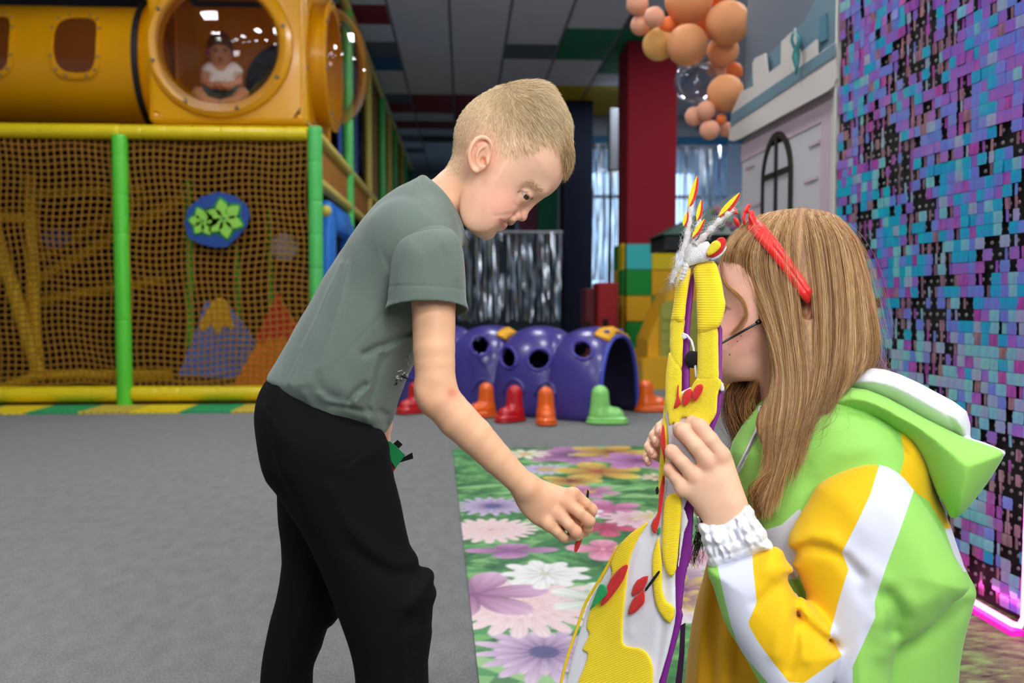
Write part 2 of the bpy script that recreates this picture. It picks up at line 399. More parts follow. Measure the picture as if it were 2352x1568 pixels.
    def build(s, name, material, parent=None, colour=None, smooth=1, **tags):
        v, f = s.nets()
        for _ in range(smooth):   # light Laplacian pass
            acc = np.zeros_like(v); cn = np.zeros((len(v), 1))
            for a in range(4):
                i, j = f[:, a], f[:, (a+1) % 4]
                for k in range(3): acc[:, k] += np.bincount(i, v[j, k], len(v))
                cn[:, 0] += np.bincount(i, minlength=len(v))
            v = v*.4+.6*acc/np.maximum(cn, 1)
        s.v = v; s.f = f
        me = fast_mesh(name, s.fr.world(v), f)
        if colour is not None:
            if callable(colour):
                x, y = s.fr.pix(v) if hasattr(s.fr, 'k') else (None, None)
                colours(me, colour(x, y, v))
            else: colours(me, np.tile(np.array(lin(colour)), (len(v), 1)))
        me.materials.append(material); o = link_mesh(name, me, None, parent)
        return tag(o, **tags)
def mixc(base, col, w):
    w = np.clip(w, 0, 1)[:, None]; return base*(1-w)+np.array(lin(col))[None]*w
def in_poly(P, x, y, soft=2.0):
    """1 inside a pixel outline, 0 outside"""
    return np.clip(.5-sd_poly(P, np.asarray(x, np.float32), np.asarray(y, np.float32))/soft, 0, 1)
def laplace(v, f, n=1):
    for _ in range(n):
        acc = np.zeros_like(v); cn = np.zeros((len(v), 1))
        for a in range(4):
            i, j = f[:, a], f[:, (a+1) % 4]
            for k in range(3): acc[:, k] += np.bincount(i, v[j, k], len(v))
            cn[:, 0] += np.bincount(i, minlength=len(v))
        v = v*.4+.6*acc/np.maximum(cn, 1)
    return v
def body_mesh(name, pieces, material, parent):
    """several fields of one figure, overlapping where clothes hide it, as one mesh"""
    V = []; Fq = []; Cc = []; n = 0
    for S, col in pieces:
        v, f = S.nets(); v = laplace(v, f, 1); S.v = v; S.f = f; x, y = S.fr.pix(v); V.append(S.fr.world(v)); Fq.append(f+n); Cc.append(col(x, y, v)); n += len(v)
    me = fast_mesh(name, np.concatenate(V), np.concatenate(Fq)); colours(me, np.concatenate(Cc)); me.materials.append(material)
    return link_mesh(name, me, None, parent)
def strands(name, paths, width, material, parent, cols, fr=None, nrm=None):
    """hair: paths (n, m, 3) room points as tapering three-sided blades; cols (n,3)"""
    n, m, _ = paths.shape; t = np.gradient(paths, axis=1); t /= np.linalg.norm(t, axis=2, keepdims=True)+1e-9
    a = np.random.normal(size=(n, 1, 3)); s1 = np.cross(t, a); s1 /= np.linalg.norm(s1, axis=2, keepdims=True)+1e-9; s2 = np.cross(t, s1)
    w = np.asarray(width).reshape(-1, 1, 1)*np.linspace(1, .15, m).reshape(1, m, 1)**.6
    ring = np.stack([paths+w*(s1*math.cos(g)+s2*math.sin(g)) for g in (0, 2.094, 4.189)], 2).reshape(n, m*3, 3)
    q = []
    for i in range(m-1):
        for k in range(3): q.append((i*3+k, i*3+(k+1) % 3, i*3+3+(k+1) % 3, i*3+3+k))
    q = np.array(q)[None]+np.arange(n).reshape(-1, 1, 1)*m*3
    me = fast_mesh(name, ring.reshape(-1, 3), q.reshape(-1, 4)); colours(me, np.repeat(cols, m*3, 0)); me.materials.append(material)
    o = link_mesh(name, me, None, parent); o['kind'] = 'stuff'; return o
def poly_slab(name, m, parent, pts, thick, smooth=False, **k):
    return part(name, m, parent, lambda b: b.slab(pts, thick), smooth, **k)
SKIN = vmat('skin', .48, .4, .06, 900, sss=.22, noise=.03, nscale=60)
HAIRM = vmat('hair_strand', .42, .45)

def panelled(name, S, base, panels, parent, **tags):
    """garment sewn from coloured panels: each panel's outline is kept as a distance on the cloth so that seams stay crisp"""
    v, f = S.nets(); v = laplace(v, f, 1); S.v = v; S.f = f; x, y = S.fr.pix(v); me = fast_mesh(name, S.fr.world(v), f)
    m, nt, b = new_mat(name+'_cloth'); src = None
    for i, (poly, col) in enumerate(panels):
        a = me.attributes.new('panel%d' % i, 'FLOAT', 'POINT'); a.data.foreach_set('value', np.clip(-sd_poly(poly, x.astype(np.float32), y.astype(np.float32)), -30, 30).astype(np.float32))
        at = nt.nodes.new('ShaderNodeAttribute'); at.attribute_name = 'panel%d' % i
        mr = nt.nodes.new('ShaderNodeMapRange'); mr.inputs[1].default_value = -.6; mr.inputs[2].default_value = .6; nt.links.new(at.outputs['Fac'], mr.inputs[0])
        mx = nt.nodes.new('ShaderNodeMix'); mx.data_type = 'RGBA'; mx.inputs[7].default_value = (*lin(col), 1); nt.links.new(mr.outputs[0], mx.inputs[0])
        if src is None: mx.inputs[6].default_value = (*lin(base), 1)
        else: nt.links.new(src, mx.inputs[6])
        src = mx.outputs[2]
    nt.links.new(src, b.inputs['Base Color']); b.inputs['Roughness'].default_value = .72; b.inputs['Specular IOR Level'].default_value = .3; b.inputs['Sheen Weight'].default_value = .15
    tc = nt.nodes.new('ShaderNodeTexCoord'); nz = nt.nodes.new('ShaderNodeTexNoise'); nz.inputs['Scale'].default_value = 1500; nt.links.new(tc.outputs['Object'], nz.inputs['Vector'])
    bp = nt.nodes.new('ShaderNodeBump'); bp.inputs['Strength'].default_value = .12; bp.inputs['Distance'].default_value = .002; nt.links.new(nz.outputs['Fac'], bp.inputs['Height']); nt.links.new(bp.outputs[0], b.inputs['Normal'])
    me.materials.append(m); o = link_mesh(name, me, None, parent); return tag(o, **tags)
# ================================================================== the room
def carpet_mat():
    m, nt, b = new_mat('grey_carpet'); tc = nt.nodes.new('ShaderNodeTexCoord')
    n1 = nt.nodes.new('ShaderNodeTexNoise'); n1.inputs['Scale'].default_value = 260; n1.inputs['Detail'].default_value = 5; n1.inputs['Roughness'].default_value = .7
    n2 = nt.nodes.new('ShaderNodeTexNoise'); n2.inputs['Scale'].default_value = 26; n2.inputs['Detail'].default_value = 5
    mp = nt.nodes.new('ShaderNodeMapping'); mp.inputs['Scale'].default_value = (1.0, 0.45, 1)
    nt.links.new(tc.outputs['Object'], mp.inputs['Vector'])
    for n in (n1, n2): nt.links.new(mp.outputs['Vector'], n.inputs['Vector'])
    ad = nt.nodes.new('ShaderNodeMath'); ad.operation = 'MULTIPLY_ADD'; ad.inputs[1].default_value = .3; nt.links.new(n2.outputs['Fac'], ad.inputs[0]); nt.links.new(n1.outputs['Fac'], ad.inputs[2])
    cr = nt.nodes.new('ShaderNodeValToRGB'); e = cr.color_ramp.elements
    e[0].position = .42; e[0].color = (*lin('#525353'), 1); e[1].position = .9; e[1].color = (*lin('#8c8d8c'), 1)
    nt.links.new(ad.outputs[0], cr.inputs[0]); nt.links.new(cr.outputs[0], b.inputs['Base Color'])
    b.inputs['Roughness'].default_value = .95; b.inputs['Specular IOR Level'].default_value = .15; b.inputs['Sheen Weight'].default_value = .2
    bp = nt.nodes.new('ShaderNodeBump'); bp.inputs['Strength'].default_value = .6; bp.inputs['Distance'].default_value = .004
    nt.links.new(n1.outputs['Fac'], bp.inputs['Height']); nt.links.new(bp.outputs['Normal'], b.inputs['Normal'])
    return m
XL, XR, YB, YF = -6.0, 5.2, -5.0, 19.5
part('floor', carpet_mat(), None, lambda b: b.box(((XL+XR)/2, (YB+YF)/2, -.05), (XR-XL, YF-YB, .1)), kind='structure')
wallm = mat('painted_plaster', '#9aa6b6', .8, noise=.05, nscale=3)
part('wall_left', wallm, None, lambda b: b.box((XL-.05, (YB+YF)/2, CEIL/2), (.1, YF-YB, CEIL+.16)), kind='structure')
part('wall_right', wallm, None, lambda b: b.box((XR+.05, (YB+YF)/2, CEIL/2), (.1, YF-YB, CEIL+.16)), kind='structure')
part('wall_rear', wallm, None, lambda b: b.box(((XL+XR)/2, YB-.05, CEIL/2), (XR-XL+.2, .1, CEIL+.16)), kind='structure')
# far walls with window openings: (x0, x1, z0, z1); the right half of the room ends nearer than the left
YN = 13.4
part('wall_far', wallm, None, lambda b: b.box(((XL+1.16)/2, YF+.06, CEIL/2), (1.16-XL, .12, CEIL+.16)), kind='structure')
part('wall_corner', wallm, None, lambda b: [b.box((1.16, 13.86, CEIL/2), (.12, .92, CEIL+.16)), b.box((1.16, 19.16, CEIL/2), (.12, .8, CEIL+.16)), b.box((1.16, 16.54, .45), (.12, 4.44, .9)), b.box((1.16, 16.54, 3.37), (.12, 4.44, .64))], kind='structure')
wc3 = part('window_3', mat('window_frame_white', '#c8d0d8', .5), None, lambda b: [b.box((1.16, yy, 1.975), (.08, .06, 2.15)) for yy in (14.35, 15.8, 17.25, 18.73)]+[b.box((1.16, 16.54, zz), (.08, 4.32, .06)) for zz in (.93, 3.02)], kind='structure')  # unseen window added to let daylight into the dark far end
for yy in (15.075, 16.525, 17.99): part('pane', clear_mat('window_glass', '#eef4fa', .05), wc3, lambda b: b.box((1.16, yy, 1.975), (.008, 1.38, 2.03)))
WINS = [(1.43, 2.50, .75, 3.16), (3.22, 4.42, .75, 3.16)]
def back_wall(b):
    xs = [1.1]+[v for w in WINS for v in w[:2]]+[XR]
    for i in range(0, len(xs), 2): b.box(((xs[i]+xs[i+1])/2, YN+.06, CEIL/2), (xs[i+1]-xs[i], .12, CEIL+.16))
    for (x0, x1, z0, z1) in WINS:
        b.box(((x0+x1)/2, YN+.06, z0/2), (x1-x0, .12, z0)); b.box(((x0+x1)/2, YN+.06, (z1+CEIL+.08)/2), (x1-x0, .12, CEIL+.08-z1))
part('wall_back', wallm, None, back_wall, kind='structure')
framem = mat('window_frame_white', '#c8d0d8', .5)
glassm = clear_mat('window_glass', '#eef4fa', .05)
for i, (x0, x1, z0, z1) in enumerate(WINS):
    w = part('window_%d' % (i+1), framem, None, lambda b: [b.box((x0+.03, YN+.06, (z0+z1)/2), (.06, .1, z1-z0)), b.box((x1-.03, YN+.06, (z0+z1)/2), (.06, .1, z1-z0)), b.box(((x0+x1)/2, YN+.06, z0+.03), (x1-x0-.12, .1, .06)), b.box(((x0+x1)/2, YN+.06, z1-.03), (x1-x0-.12, .1, .06)), b.box(((x0+x1)/2, YN+.06, (z0+z1)/2), (.05, .08, z1-z0-.12)), b.box(((x0+x1)/2, YN+.06, z0+(z1-z0)*.68), (x1-x0-.12, .07, .05))], kind='structure')
    for sx in (0, 1):
        part('pane', glassm, w, lambda b: b.box((x0+(x1-x0)*(.25+.5*sx), YN+.06, (z0+z1)/2), ((x1-x0)/2-.08, .008, z1-z0-.12)))
# ceiling slab, grid and tiles
ceil = part('ceiling', mat('ceiling_grid_metal', '#7f8b98', .6), None, lambda b: b.box(((XL+XR)/2, (YB+YF)/2, CEIL+.05), (XR-XL, YF-YB, .06)), kind='structure')
TW = .60
gx0 = atZ(1031, 0, CEIL).x % TW; gy0 = atZ(855, 58.7, CEIL).y % TW
tm = bpy.data.meshes.new('ceiling_tile'); _b = MB(); _b.box((0, 0, 0), (TW-.03, TW-.03, .016), bev=.004); tm = _b.mesh('ceiling_tile')
TC = {'w': mat('tile_grey_white', '#d3dbe4', .85, noise=.06, nscale=40), 'r': mat('tile_red', '#7c0e1c', .7), 'g': mat('tile_green', '#0c7a4b', .7),
      'y': mat('tile_yellow', '#c0a708', .7), 'b': mat('tile_blue', '#0f5d94', .7), 'k': mat('tile_black', '#20262b', .8), 's': mat('tile_slate', '#5b6a78', .8)}
tm.materials.append(TC['w'])
special = {}
def tile_at(px, py):
    p = atZ(px, py, CEIL); return (math.floor((p.x-gx0)/TW), math.floor((p.y-gy0)/TW))
for px, py, c in [(855, 35, 'r'), (878, 116, 's'), (900, 150, 'b'), (1000, 230, 'r'), (1000, 249, 'r'), (1075, 230, 'r'), (1075, 249, 'r'), (1075, 268, 'r'), (930, 249, 'r'), (930, 229, 's'), (940, 287, 'r'), (1010, 287, 'r'),
                  (1010, 323, 'k'), (965, 352, 's'), (1355, 86, 'g'), (1325, 124, 'g'), (1430, 88, 'g'), (1400, 128, 'g'), (1405, 157, 'g'), (1213, 122, 's'), (1300, 214, 'y'), (1290, 234, 'y'), (1275, 252, 'y'), (1390, 212, 'y'), (1380, 234, 'y'), (1370, 254, 'y'), (1470, 50, 's'), (1120, 290, 'r'), (1150, 340, 's'), (905, 312, 's')]:
    special[tile_at(px, py)] = c
for iy in range(math.floor((7.2-gy0)/TW), math.floor((YF-gy0)/TW)):
    for ix in range(math.floor((-4.2-gx0)/TW), math.floor((XR-.3-gx0)/TW)):
        x = gx0+(ix+.5)*TW; y = gy0+(iy+.5)*TW
        px = CX+FPX*(Vector((x, y, CEIL))-CAM).dot(RGT)/(Vector((x, y, CEIL))-CAM).dot(FWD)
        if px < 640 or px > 1800 or (x > 1.1 and y > YN-.25): continue
        o = inst('ceiling_tile', tm, (x, y, CEIL+.014-random.choice((0, 0, 0, .003))), material=TC[special.get((ix, iy), 'w')], parent=ceil)
# lamps in the ceiling, mostly of the part of the room behind and beside the camera
lampm = mat('lamp_diffuser', '#fdfdff', .5, emit=LAMP_E); lampf = mat('lamp_frame', '#d8dce0', .5)
LAMPS = [(-2.1, -2.2), (.3, -2.2), (2.7, -2.2), (-2.1, .2), (.3, .2), (2.7, .2), (-2.1, 2.6), (.3, 2.6), (2.7, 2.6), (-2.1, 5.0), (.3, 5.0), (2.7, 5.0), (.3, 7.3), (3.2, 8.0), (2.4, 11.2)]  # last lamp added, hidden behind the red pillar, to brighten the back
for i, (x, y) in enumerate(LAMPS):
    t = empty('ceiling_lamp', (x, y, CEIL+.02), 'square ceiling lamp with four glowing strips, unseen overhead', 'lamp', 'ceiling lamps')
    part('lamp_frame', lampf, t, lambda b: b.ring([(x-.3, y-.3, CEIL+.019), (x+.3, y-.3, CEIL+.019), (x+.3, y+.3, CEIL+.019), (x-.3, y+.3, CEIL+.019)], [(x-.27, y-.27, CEIL+.019), (x+.27, y-.27, CEIL+.019), (x+.27, y+.27, CEIL+.019), (x-.27, y+.27, CEIL+.019)], (0, 0, -.03)))
    for k in range(4):
        part('lamp_strip', lampm, t, lambda b: b.box((x-.2+k*.1333, y, CEIL+.008), (.085, .53, .012)))
# ---------------------------------------------------------------- pillars
redm = mat('pillar_red_felt', '#8c0a20', .9, noise=.05, nscale=30); navym = mat('pillar_navy', '#0c1a33', .9, noise=.08, nscale=20)
PY = 9.55
p0 = atY(1443, 90, PY).x; p1 = atY(1557, 90, PY).x
part('red_pillar', redm, None, lambda b: b.box(((p0+p1)/2, PY+.3, CEIL/2), (p1-p0, .6, CEIL), bev=.01), kind='structure', label='tall dark red square pillar with checkered foam mats round its base', cat='pillar')
bpy.data.objects['red_pillar'].name = 'red_pillar'
pil = bpy.data.objects['red_pillar']
foam = {'t': mat('foam_teal', '#3bb9b5', .8), 'y': mat('foam_yellow', '#d8bf12', .8), 'o': mat('foam_orange_yellow', '#dfa710', .8), 'g': mat('foam_green', '#0d8c2a', .8), 'p': mat('foam_plum', '#4f4a72', .8)}
tw = (p1-p0+.02)/2
def puzzle_tile(w, h, t, teeth=9, depth=.012):
    b = MB(); pts = []
    for k in range(teeth*2+1): pts.append((-w/2+w*k/(teeth*2), 0, h/2+(depth if k % 2 else -depth)))
    pts += [(w/2, 0, -h/2), (-w/2, 0, -h/2)]
    b.slab(pts, (0, t, 0)); return b.mesh('foam_tile')
ft = puzzle_tile(tw-.006, .275, .02); ft.materials.append(foam['t'])
z_top = atY(1500, 560, PY).z; rows = ['ty', 'go', 'og', 'gy', 'og']
side = 'ygoyg'
for r in range(5):
    z = z_top-.1425-r*.285
    for c in range(2): inst('foam_tile', ft, (p0-.01+tw*(c+.5), PY-.022, z), material=foam[rows[r][c]], parent=pil)
    for c in range(2): inst('foam_tile', ft, (p0-.022, PY+.02+tw*(c+.5), z), rot=(0, 0, PI/2), material=foam[(side[r] if c == 0 else 'goygo'[r])], parent=pil)
navy_y = 12.4
n0 = atY(1294, 400, navy_y).x; n1 = atY(1362, 400, navy_y).x
part('navy_pillar', navym, None, lambda b: b.box(((n0+n1)/2, navy_y+.22, CEIL/2), (n1-n0, .44, CEIL), bev=.01), kind='structure', label='narrow navy blue square pillar beside the red pillar', cat='pillar')
# blue band painted on the wall above the windows
part('trim_1', mat('band_blue', '#3f86b8', .7), None, lambda b: b.box((3.1, YN-.008, 3.24), (3.9, .016, .12)), kind='structure')
part('trim_2', mat('band_pale', '#b6c3d2', .7), None, lambda b: b.box((3.1, YN-.008, 3.44), (3.9, .016, .26)), kind='structure')
# ---------------------------------------------------------------- silver foil curtains
def foil_mat():
    m, nt, b = new_mat('silver_foil'); b.inputs['Metallic'].default_value = 1; b.inputs['Roughness'].default_value = .20
    b.inputs['Base Color'].default_value = (.76, .88, .98, 1); b.inputs['Metallic'].default_value = .85; return m
foilm = foil_mat()
def foil(name, x0, x1, y, z0, z1, label, group='silver foil curtains', step=.022, fill=1.0):
    v = []; f = []; rnd = random.Random(name+label); x = x0
    while x < x1:
        w = step*rnd.uniform(.6, 1.5); n = 9; base = len(v); ph = rnd.uniform(0, 6); tw_ = rnd.uniform(-1.1, 1.1); dy = rnd.uniform(-.05, .05); zz0 = z0+rnd.uniform(0, .05)
        for i in range(n+1):
            t = i/n; z = z1+(zz0-z1)*t; a = tw_+.9*math.sin(ph+t*rnd.uniform(4, 9)); cx = x+.008*math.sin(ph*2+t*5)
            for s in (-1, 1): v.append((cx+s*w*.5*math.cos(a), y+dy+s*w*.5*math.sin(a), z))
        for i in range(n): k = base+2*i; f.append((k, k+1, k+3, k+2))
        x += step*.8/fill*rnd.uniform(.5, 1.5)
    me = bpy.data.meshes.new(name); me.from_pydata(v, [], f); me.materials.append(foilm)
    t = empty(name, ((x0+x1)/2, y, z0), label, 'curtain', group)
    o = link_mesh('foil_strips', me, None, t); tag(o, kind='stuff')
    part('curtain_rail', framem, t, lambda b: b.tube([(x0, y, z1), (x1, y, z1)], .018, 8))
    if y > 13:
        for s in (.1, .9): part('rail_bracket', framem, t, lambda b: b.box((x0+(x1-x0)*s, (y+YN)/2, z1), (.03, YN-y, .03)))
def foil_px(name, px0, px1, py0, py1, y, label, **k):
    a = atY(px0, py1, y); c = atY(px1, py0, y); foil(name, a.x, c.x, y, a.z, c.z, label, **k)
foil_px('foil_curtain', 1364, 1428, 332, 650, 13.2, 'narrow silver foil curtain hanging between the navy and red pillars')
foil_px('foil_curtain', 1560, 1664, 336, 640, 13.2, 'silver foil curtain on the far window right of the red pillar')
foil_px('foil_curtain', 1056, 1292, 533, 742, 11.6, 'low wide silver foil fringe hanging behind the purple caterpillar tunnel', step=.019, fill=.55)
stg = empty('stage_backing', (0.3, 11.85, 0), 'dark blue screen standing behind the low silver foil fringe', 'screen')
a = atY(1052, 533, 11.8); c = atY(1290, 533, 11.8)
part('screen_panel', mat('screen_dark_blue', '#15293c', .6, noise=.3, nscale=4), stg, lambda b: b.box(((a.x+c.x)/2, 11.85, a.z/2), (c.x-a.x, .06, a.z), bev=.01))
for k in range(2): part('foot', mat('screen_dark_blue', '#15293c'), stg, lambda b: b.box((a.x+.15+k*(c.x-a.x-.3), 11.85, .02), (.08, .5, .04)))
def board(name, px0, px1, py0, py1, y, m, label, th=.05, posts=True):
    a = atY(px0, py1, y); c = atY(px1, py0, y)
    t = empty(name, ((a.x+c.x)/2, y, 0), label, 'panel')
    part('panel_sheet', m, t, lambda b: b.box(((a.x+c.x)/2, y, (a.z+c.z)/2), (c.x-a.x, th, c.z-a.z), bev=.008))
    for s in ((.15, .85) if posts else ()): part('support_post', mat('dark_steel', '#26292d', .5, .6), t, lambda b: b.box((a.x+(c.x-a.x)*s, y+.04, a.z/2), (.04, .03, a.z)))
board('green_panel', 1235, 1280, 400, 530, 13.1, mat('panel_green', '#0b7a55', .7), 'tall green wall panel seen past the boy\'s nose')
board('plum_panel', 1190, 1234, 440, 530, 13.1, mat('panel_plum', '#6b2a4a', .7), 'plum coloured panel beside the green panel')
board('mural_panel', 1600, 1690, 238, 300, 13.36, mat('panel_violet_blue', '#7686b8', .7, noise=.3, nscale=2.5), 'pale violet and blue panel on the wall above the far window', posts=False)
board('white_column_cover', 1398, 1431, 252, 392, 11.5, mat('cover_white', '#8b94a0', .6), 'white vertical housing standing behind and left of the red pillar', th=.18)
board('window_blind', 1668, 1712, 330, 640, 13.1, mat('curtain_pale_blue', '#a9c6ea', .8), 'pale blue blind at the far window beside the castle')
# red foam blocks by the pillar
def foam_block(px0, px1, py0, Y, D, m, label):
    a = atY(px0, py0, Y); c = atY(px1, py0, Y); cx = (a.x+c.x)/2
    t = empty('foam_block', (cx, Y, 0), label, 'foam block', 'red foam blocks')
    part('block_body', m, t, lambda b: b.box((cx, Y+D/2, a.z/2), (c.x-a.x, D, a.z), bev=.02))
    part('handle_slot', mat('slot_black', '#160507', .9), t, lambda b: b.box((cx-.03, Y-.002, a.z*.55), (.06, .012, .1), bev=.005))
foam_block(1374, 1421, 648, 9.15, .42, mat('foam_red', '#9a0d16', .7), 'tall bright red foam block against the checkered pillar base')
foam_block(1345, 1369, 662, 9.3, .4, mat('foam_dark_red', '#5e131c', .7), 'narrow dark red foam block left of the bright red one')
# ================================================================== soft-play frame on the left
PYF = 6.54; PX = -1.087
yel = mat('pad_yellow', '#e2c80c', .45, noise=.05, nscale=8, coat=.2); grn = mat('pad_green', '#58cf35', .45, noise=.05, nscale=8, coat=.2); grn2 = mat('pad_green_cool', '#4fc25c', .45, noise=.05, nscale=8, coat=.2)
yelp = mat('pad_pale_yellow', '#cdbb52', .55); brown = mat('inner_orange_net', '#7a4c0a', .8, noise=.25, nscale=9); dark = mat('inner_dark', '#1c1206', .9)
plast = mat('plastic_orange_yellow', '#f0ac00', .28, noise=.04, nscale=4, coat=.3)
def translucent(m, col, f):
    nt = m.node_tree; out = nt.nodes['Material Output']; b = nt.nodes['Principled BSDF']; tr = nt.nodes.new('ShaderNodeBsdfTranslucent'); tr.inputs[0].default_value = (*lin(col), 1); mx = nt.nodes.new('ShaderNodeMixShader'); mx.inputs[0].default_value = f
    nt.links.new(b.outputs[0], mx.inputs[1]); nt.links.new(tr.outputs[0], mx.inputs[2]); nt.links.new(mx.outputs[0], out.inputs[0])
translucent(plast, '#f0a000', .22); blackrub = mat('rubber_black', '#15110d', .6); steel = mat('bolt_steel', '#8a8a86', .3, .9)
ps = empty('play_frame', (-2.4, 7.4, 0), 'large padded indoor play frame with yellow tubes, green posts, net and bubble windows', 'play frame')
def padded(b, p, q, r, seg=.32, seed=0):
    """foam sleeve in lengths with a pinched joint between them"""
    rnd = random.Random(seed); p = Vector(p); q = Vector(q); L = (q-p).length; pts = []; rs = []; s = 0
    while s < L-.02:
        e = min(L, s+seg*rnd.uniform(.5, 1.3))
        if L-e < .08: e = L
        for t, k in ((s, .93), (s+.008, .99), (s+.02, 1), (e-.02, 1), (e-.008, .99), (e, .93)): pts.append(p+(q-p)*(min(max(t, 0), L)/L)); rs.append(r*k)
        s = e+.001
    b.tube(pts, rs, 18)
def pad(name, m, p, q, r, seed=0, seg=.32): return part(name, m, ps, lambda b: padded(b, p, q, r, seg, seed), True, 60)
XL2 = -4.9
pad('post', grn2, (PX, PYF, 0), (PX, PYF, 2.05), .052, 1, .28)
xg = atY(285, 700, PYF).x
pad('post', grn, (xg, PYF-.02, 0), (xg, PYF-.02, 1.97), .056, 2, .5)
pad('post', grn, (XL2, PYF, 0), (XL2, PYF, 1.97), .056, 3, .5)
pad('rail', yel, (XL2, PYF, 2.0), (xg, PYF, 2.0), .054, 4, .45); pad('rail', yel, (xg, PYF, 2.0), (PX-.05, PYF, 2.0), .052, 5, .16)
pad('rail', yel, (XL2, PYF, .09), (xg-.05, PYF, .09), .058, 6, .4); pad('rail', yel, (xg+.05, PYF, .09), (PX-.05, PYF, .09), .056, 7, .25)
for z, r, s in ((2.0, .045, 8), (1.66, .045, 9)): pad('rail', yelp, (PX, PYF+.06, z), (PX, 12.0, z), r, s, .5)
pad('rail', yelp, (PX, PYF+1.3, 3.52), (PX, 19.0, 3.52), .045, 10, .8)
for px, m, r in ((799, grn2, .052), (846, yelp, .04), (877, grn2, .05), (893, yelp, .045), (906, grn2, .05), (921, yelp, .045), (929, grn2, .05), (944, mat('pad_teal', '#2f9a72', .5), .06)):
    Y = atX(px, 300, PX).y
    pad('post', m, (PX, Y, 0), (PX, Y, 3.54), r, int(px), .5)
# panels of the long side
def sidepanel(name, m, px0, px1, z0, z1, dx=-.06):
    y0 = atX(px0, 300, PX).y; y1 = atX(px1, 300, PX).y
    part(name, m, ps, lambda b: b.box((PX+dx, (y0+y1)/2, (z0+z1)/2), (.03, y1-y0, z1-z0), bev=.01))
sidepanel('side_panel', mat('panel_blue', '#2457a8', .4), 806, 843, 2.05, 3.4, -.12)
sidepanel('side_slot', dark, 828, 833, 2.7, 3.1, -.1)
ob = mat('panel_ochre', '#8c6310', .7, noise=.15, nscale=6)
for p in ((848, 875), (879, 892), (895, 905), (908, 920), (923, 928)): sidepanel('side_panel', ob, p[0], p[1], 1.0, 3.45)
sidepanel('side_net', mat('net_orange_dark', '#9a6208', .8, noise=.3, nscale=14), 735, 846, 1.70, 1.98, -.02)
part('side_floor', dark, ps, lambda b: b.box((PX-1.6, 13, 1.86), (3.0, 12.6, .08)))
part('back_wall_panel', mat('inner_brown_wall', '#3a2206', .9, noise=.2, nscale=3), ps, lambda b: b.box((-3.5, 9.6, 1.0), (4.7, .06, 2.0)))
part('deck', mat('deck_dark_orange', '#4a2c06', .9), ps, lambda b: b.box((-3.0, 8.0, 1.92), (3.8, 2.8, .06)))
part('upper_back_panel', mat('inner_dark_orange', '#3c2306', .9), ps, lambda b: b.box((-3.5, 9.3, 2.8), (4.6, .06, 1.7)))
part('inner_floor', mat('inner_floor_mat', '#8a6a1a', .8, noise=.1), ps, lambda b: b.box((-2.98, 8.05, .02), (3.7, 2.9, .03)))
# knotted net in the front: orange-brown cords, gathered at the bottom
def net(b):
    rnd = random.Random(3); x0, x1, z0, z1 = -4.85, PX-.05, .15, 1.95; pitch = .0475
    def P(x, z):
        wob = .012*math.sin(z*9+x*2.3)+.010*math.sin(x*6.1+z*3); sag = .02*math.sin(x*3.7)*(1-(z-z0)/(z1-z0))
        return (x+wob, PYF-.004+.02*math.sin(z*2.6+x*1.7), z+sag+.010*math.sin(x*11+z*4))
    nx = int((x1-x0)/pitch); nz = int((z1-z0)/pitch)
    for i in range(nx+1):
        x = x0+i*pitch; b.tube([P(x, z0+(z1-z0)*k/24) for k in range(25)], .0058, 4, False)
    for j in range(nz+1):
        z = z0+j*pitch; b.tube([P(x0+(x1-x0)*k/44, z) for k in range(45)], .0058, 4, False)
tag(part('net', mat('net_cord', '#9a6b0c', .8), ps, net, True), label='orange brown safety net')
# inside: diagonal and upright yellow beams, green posts, mountains
iy = mat('inner_yellow', '#efbd10', .6)
def beam(px, py, qx, qy, Y, r, m=iy):
    part('inner_beam', m, ps, lambda b: b.tube([atY(px, py, Y), atY(qx, qy, Y)], r, 12), True, 60)
beam(66, 350, 84, 868, 7.5, .05); beam(-30, 470, 90, 860, 7.4, .055); beam(-20, 495, 72, 502, 7.5, .05); beam(90, 640, 440, 440, 8.6, .05); beam(90, 690, 380, 640, 8.7, .045); beam(95, 590, 420, 400, 8.9, .045)
beam(-20, 900, 90, 862, 7.2, .045); beam(90, 862, 390, 862, 7.6, .05); beam(432, 360, 438, 800, 7.8, .035, grn); beam(543, 560, 548, 760, 8.2, .022, grn); beam(618, 480, 622, 740, 8.2, .022, grn); beam(70, 372, 420, 370, 7.9, .04, mat('inner_green', '#8cc422', .6)); beam(340, 346, 700, 346, 7.0, .045, mat('inner_green', '#8cc422', .6))
beam(60, 445, 330, 430, 8.2, .05)
def cutout(name, m, pts, Y, th=.03, parent=ps): return part(name, m, parent, lambda b: b.slab([atY(x, y, Y) for x, y in pts], (0, th, 0)))
MY = 7.05
mb = cutout('mountain', mat('mountain_blue', '#4f7ad0', .6, noise=.12, nscale=12), [(408, 864), (545, 868), (590, 790), (556, 742), (515, 690), (470, 690), (455, 745)], MY)
cutout('snow_cap', mat('mountain_cap_yellow', '#f0b312', .6), [(457, 745), (466, 762), (485, 742), (500, 769), (517, 744), (530, 758), (538, 752), (520, 690), (505, 682), (488, 690)], MY-.01, .012, mb)
mo = cutout('mountain', mat('mountain_orange', '#ff8418', .6, noise=.15, nscale=14), [(532, 890), (720, 890), (700, 780), (636, 672), (600, 770)], MY-.12)
cutout('snow_cap', mat('mountain_cap_red', '#d2261c', .6), [(588, 775), (606, 790), (618, 766), (633, 785), (648, 768), (664, 786), (690, 770), (636, 672)], MY-.13, .012, mo)
part('ball', mat('ball_blue', '#4064b4', .5), ps, lambda b: b.ball(atY(128, 545, 8.4), (.14, .05, .1)), True)
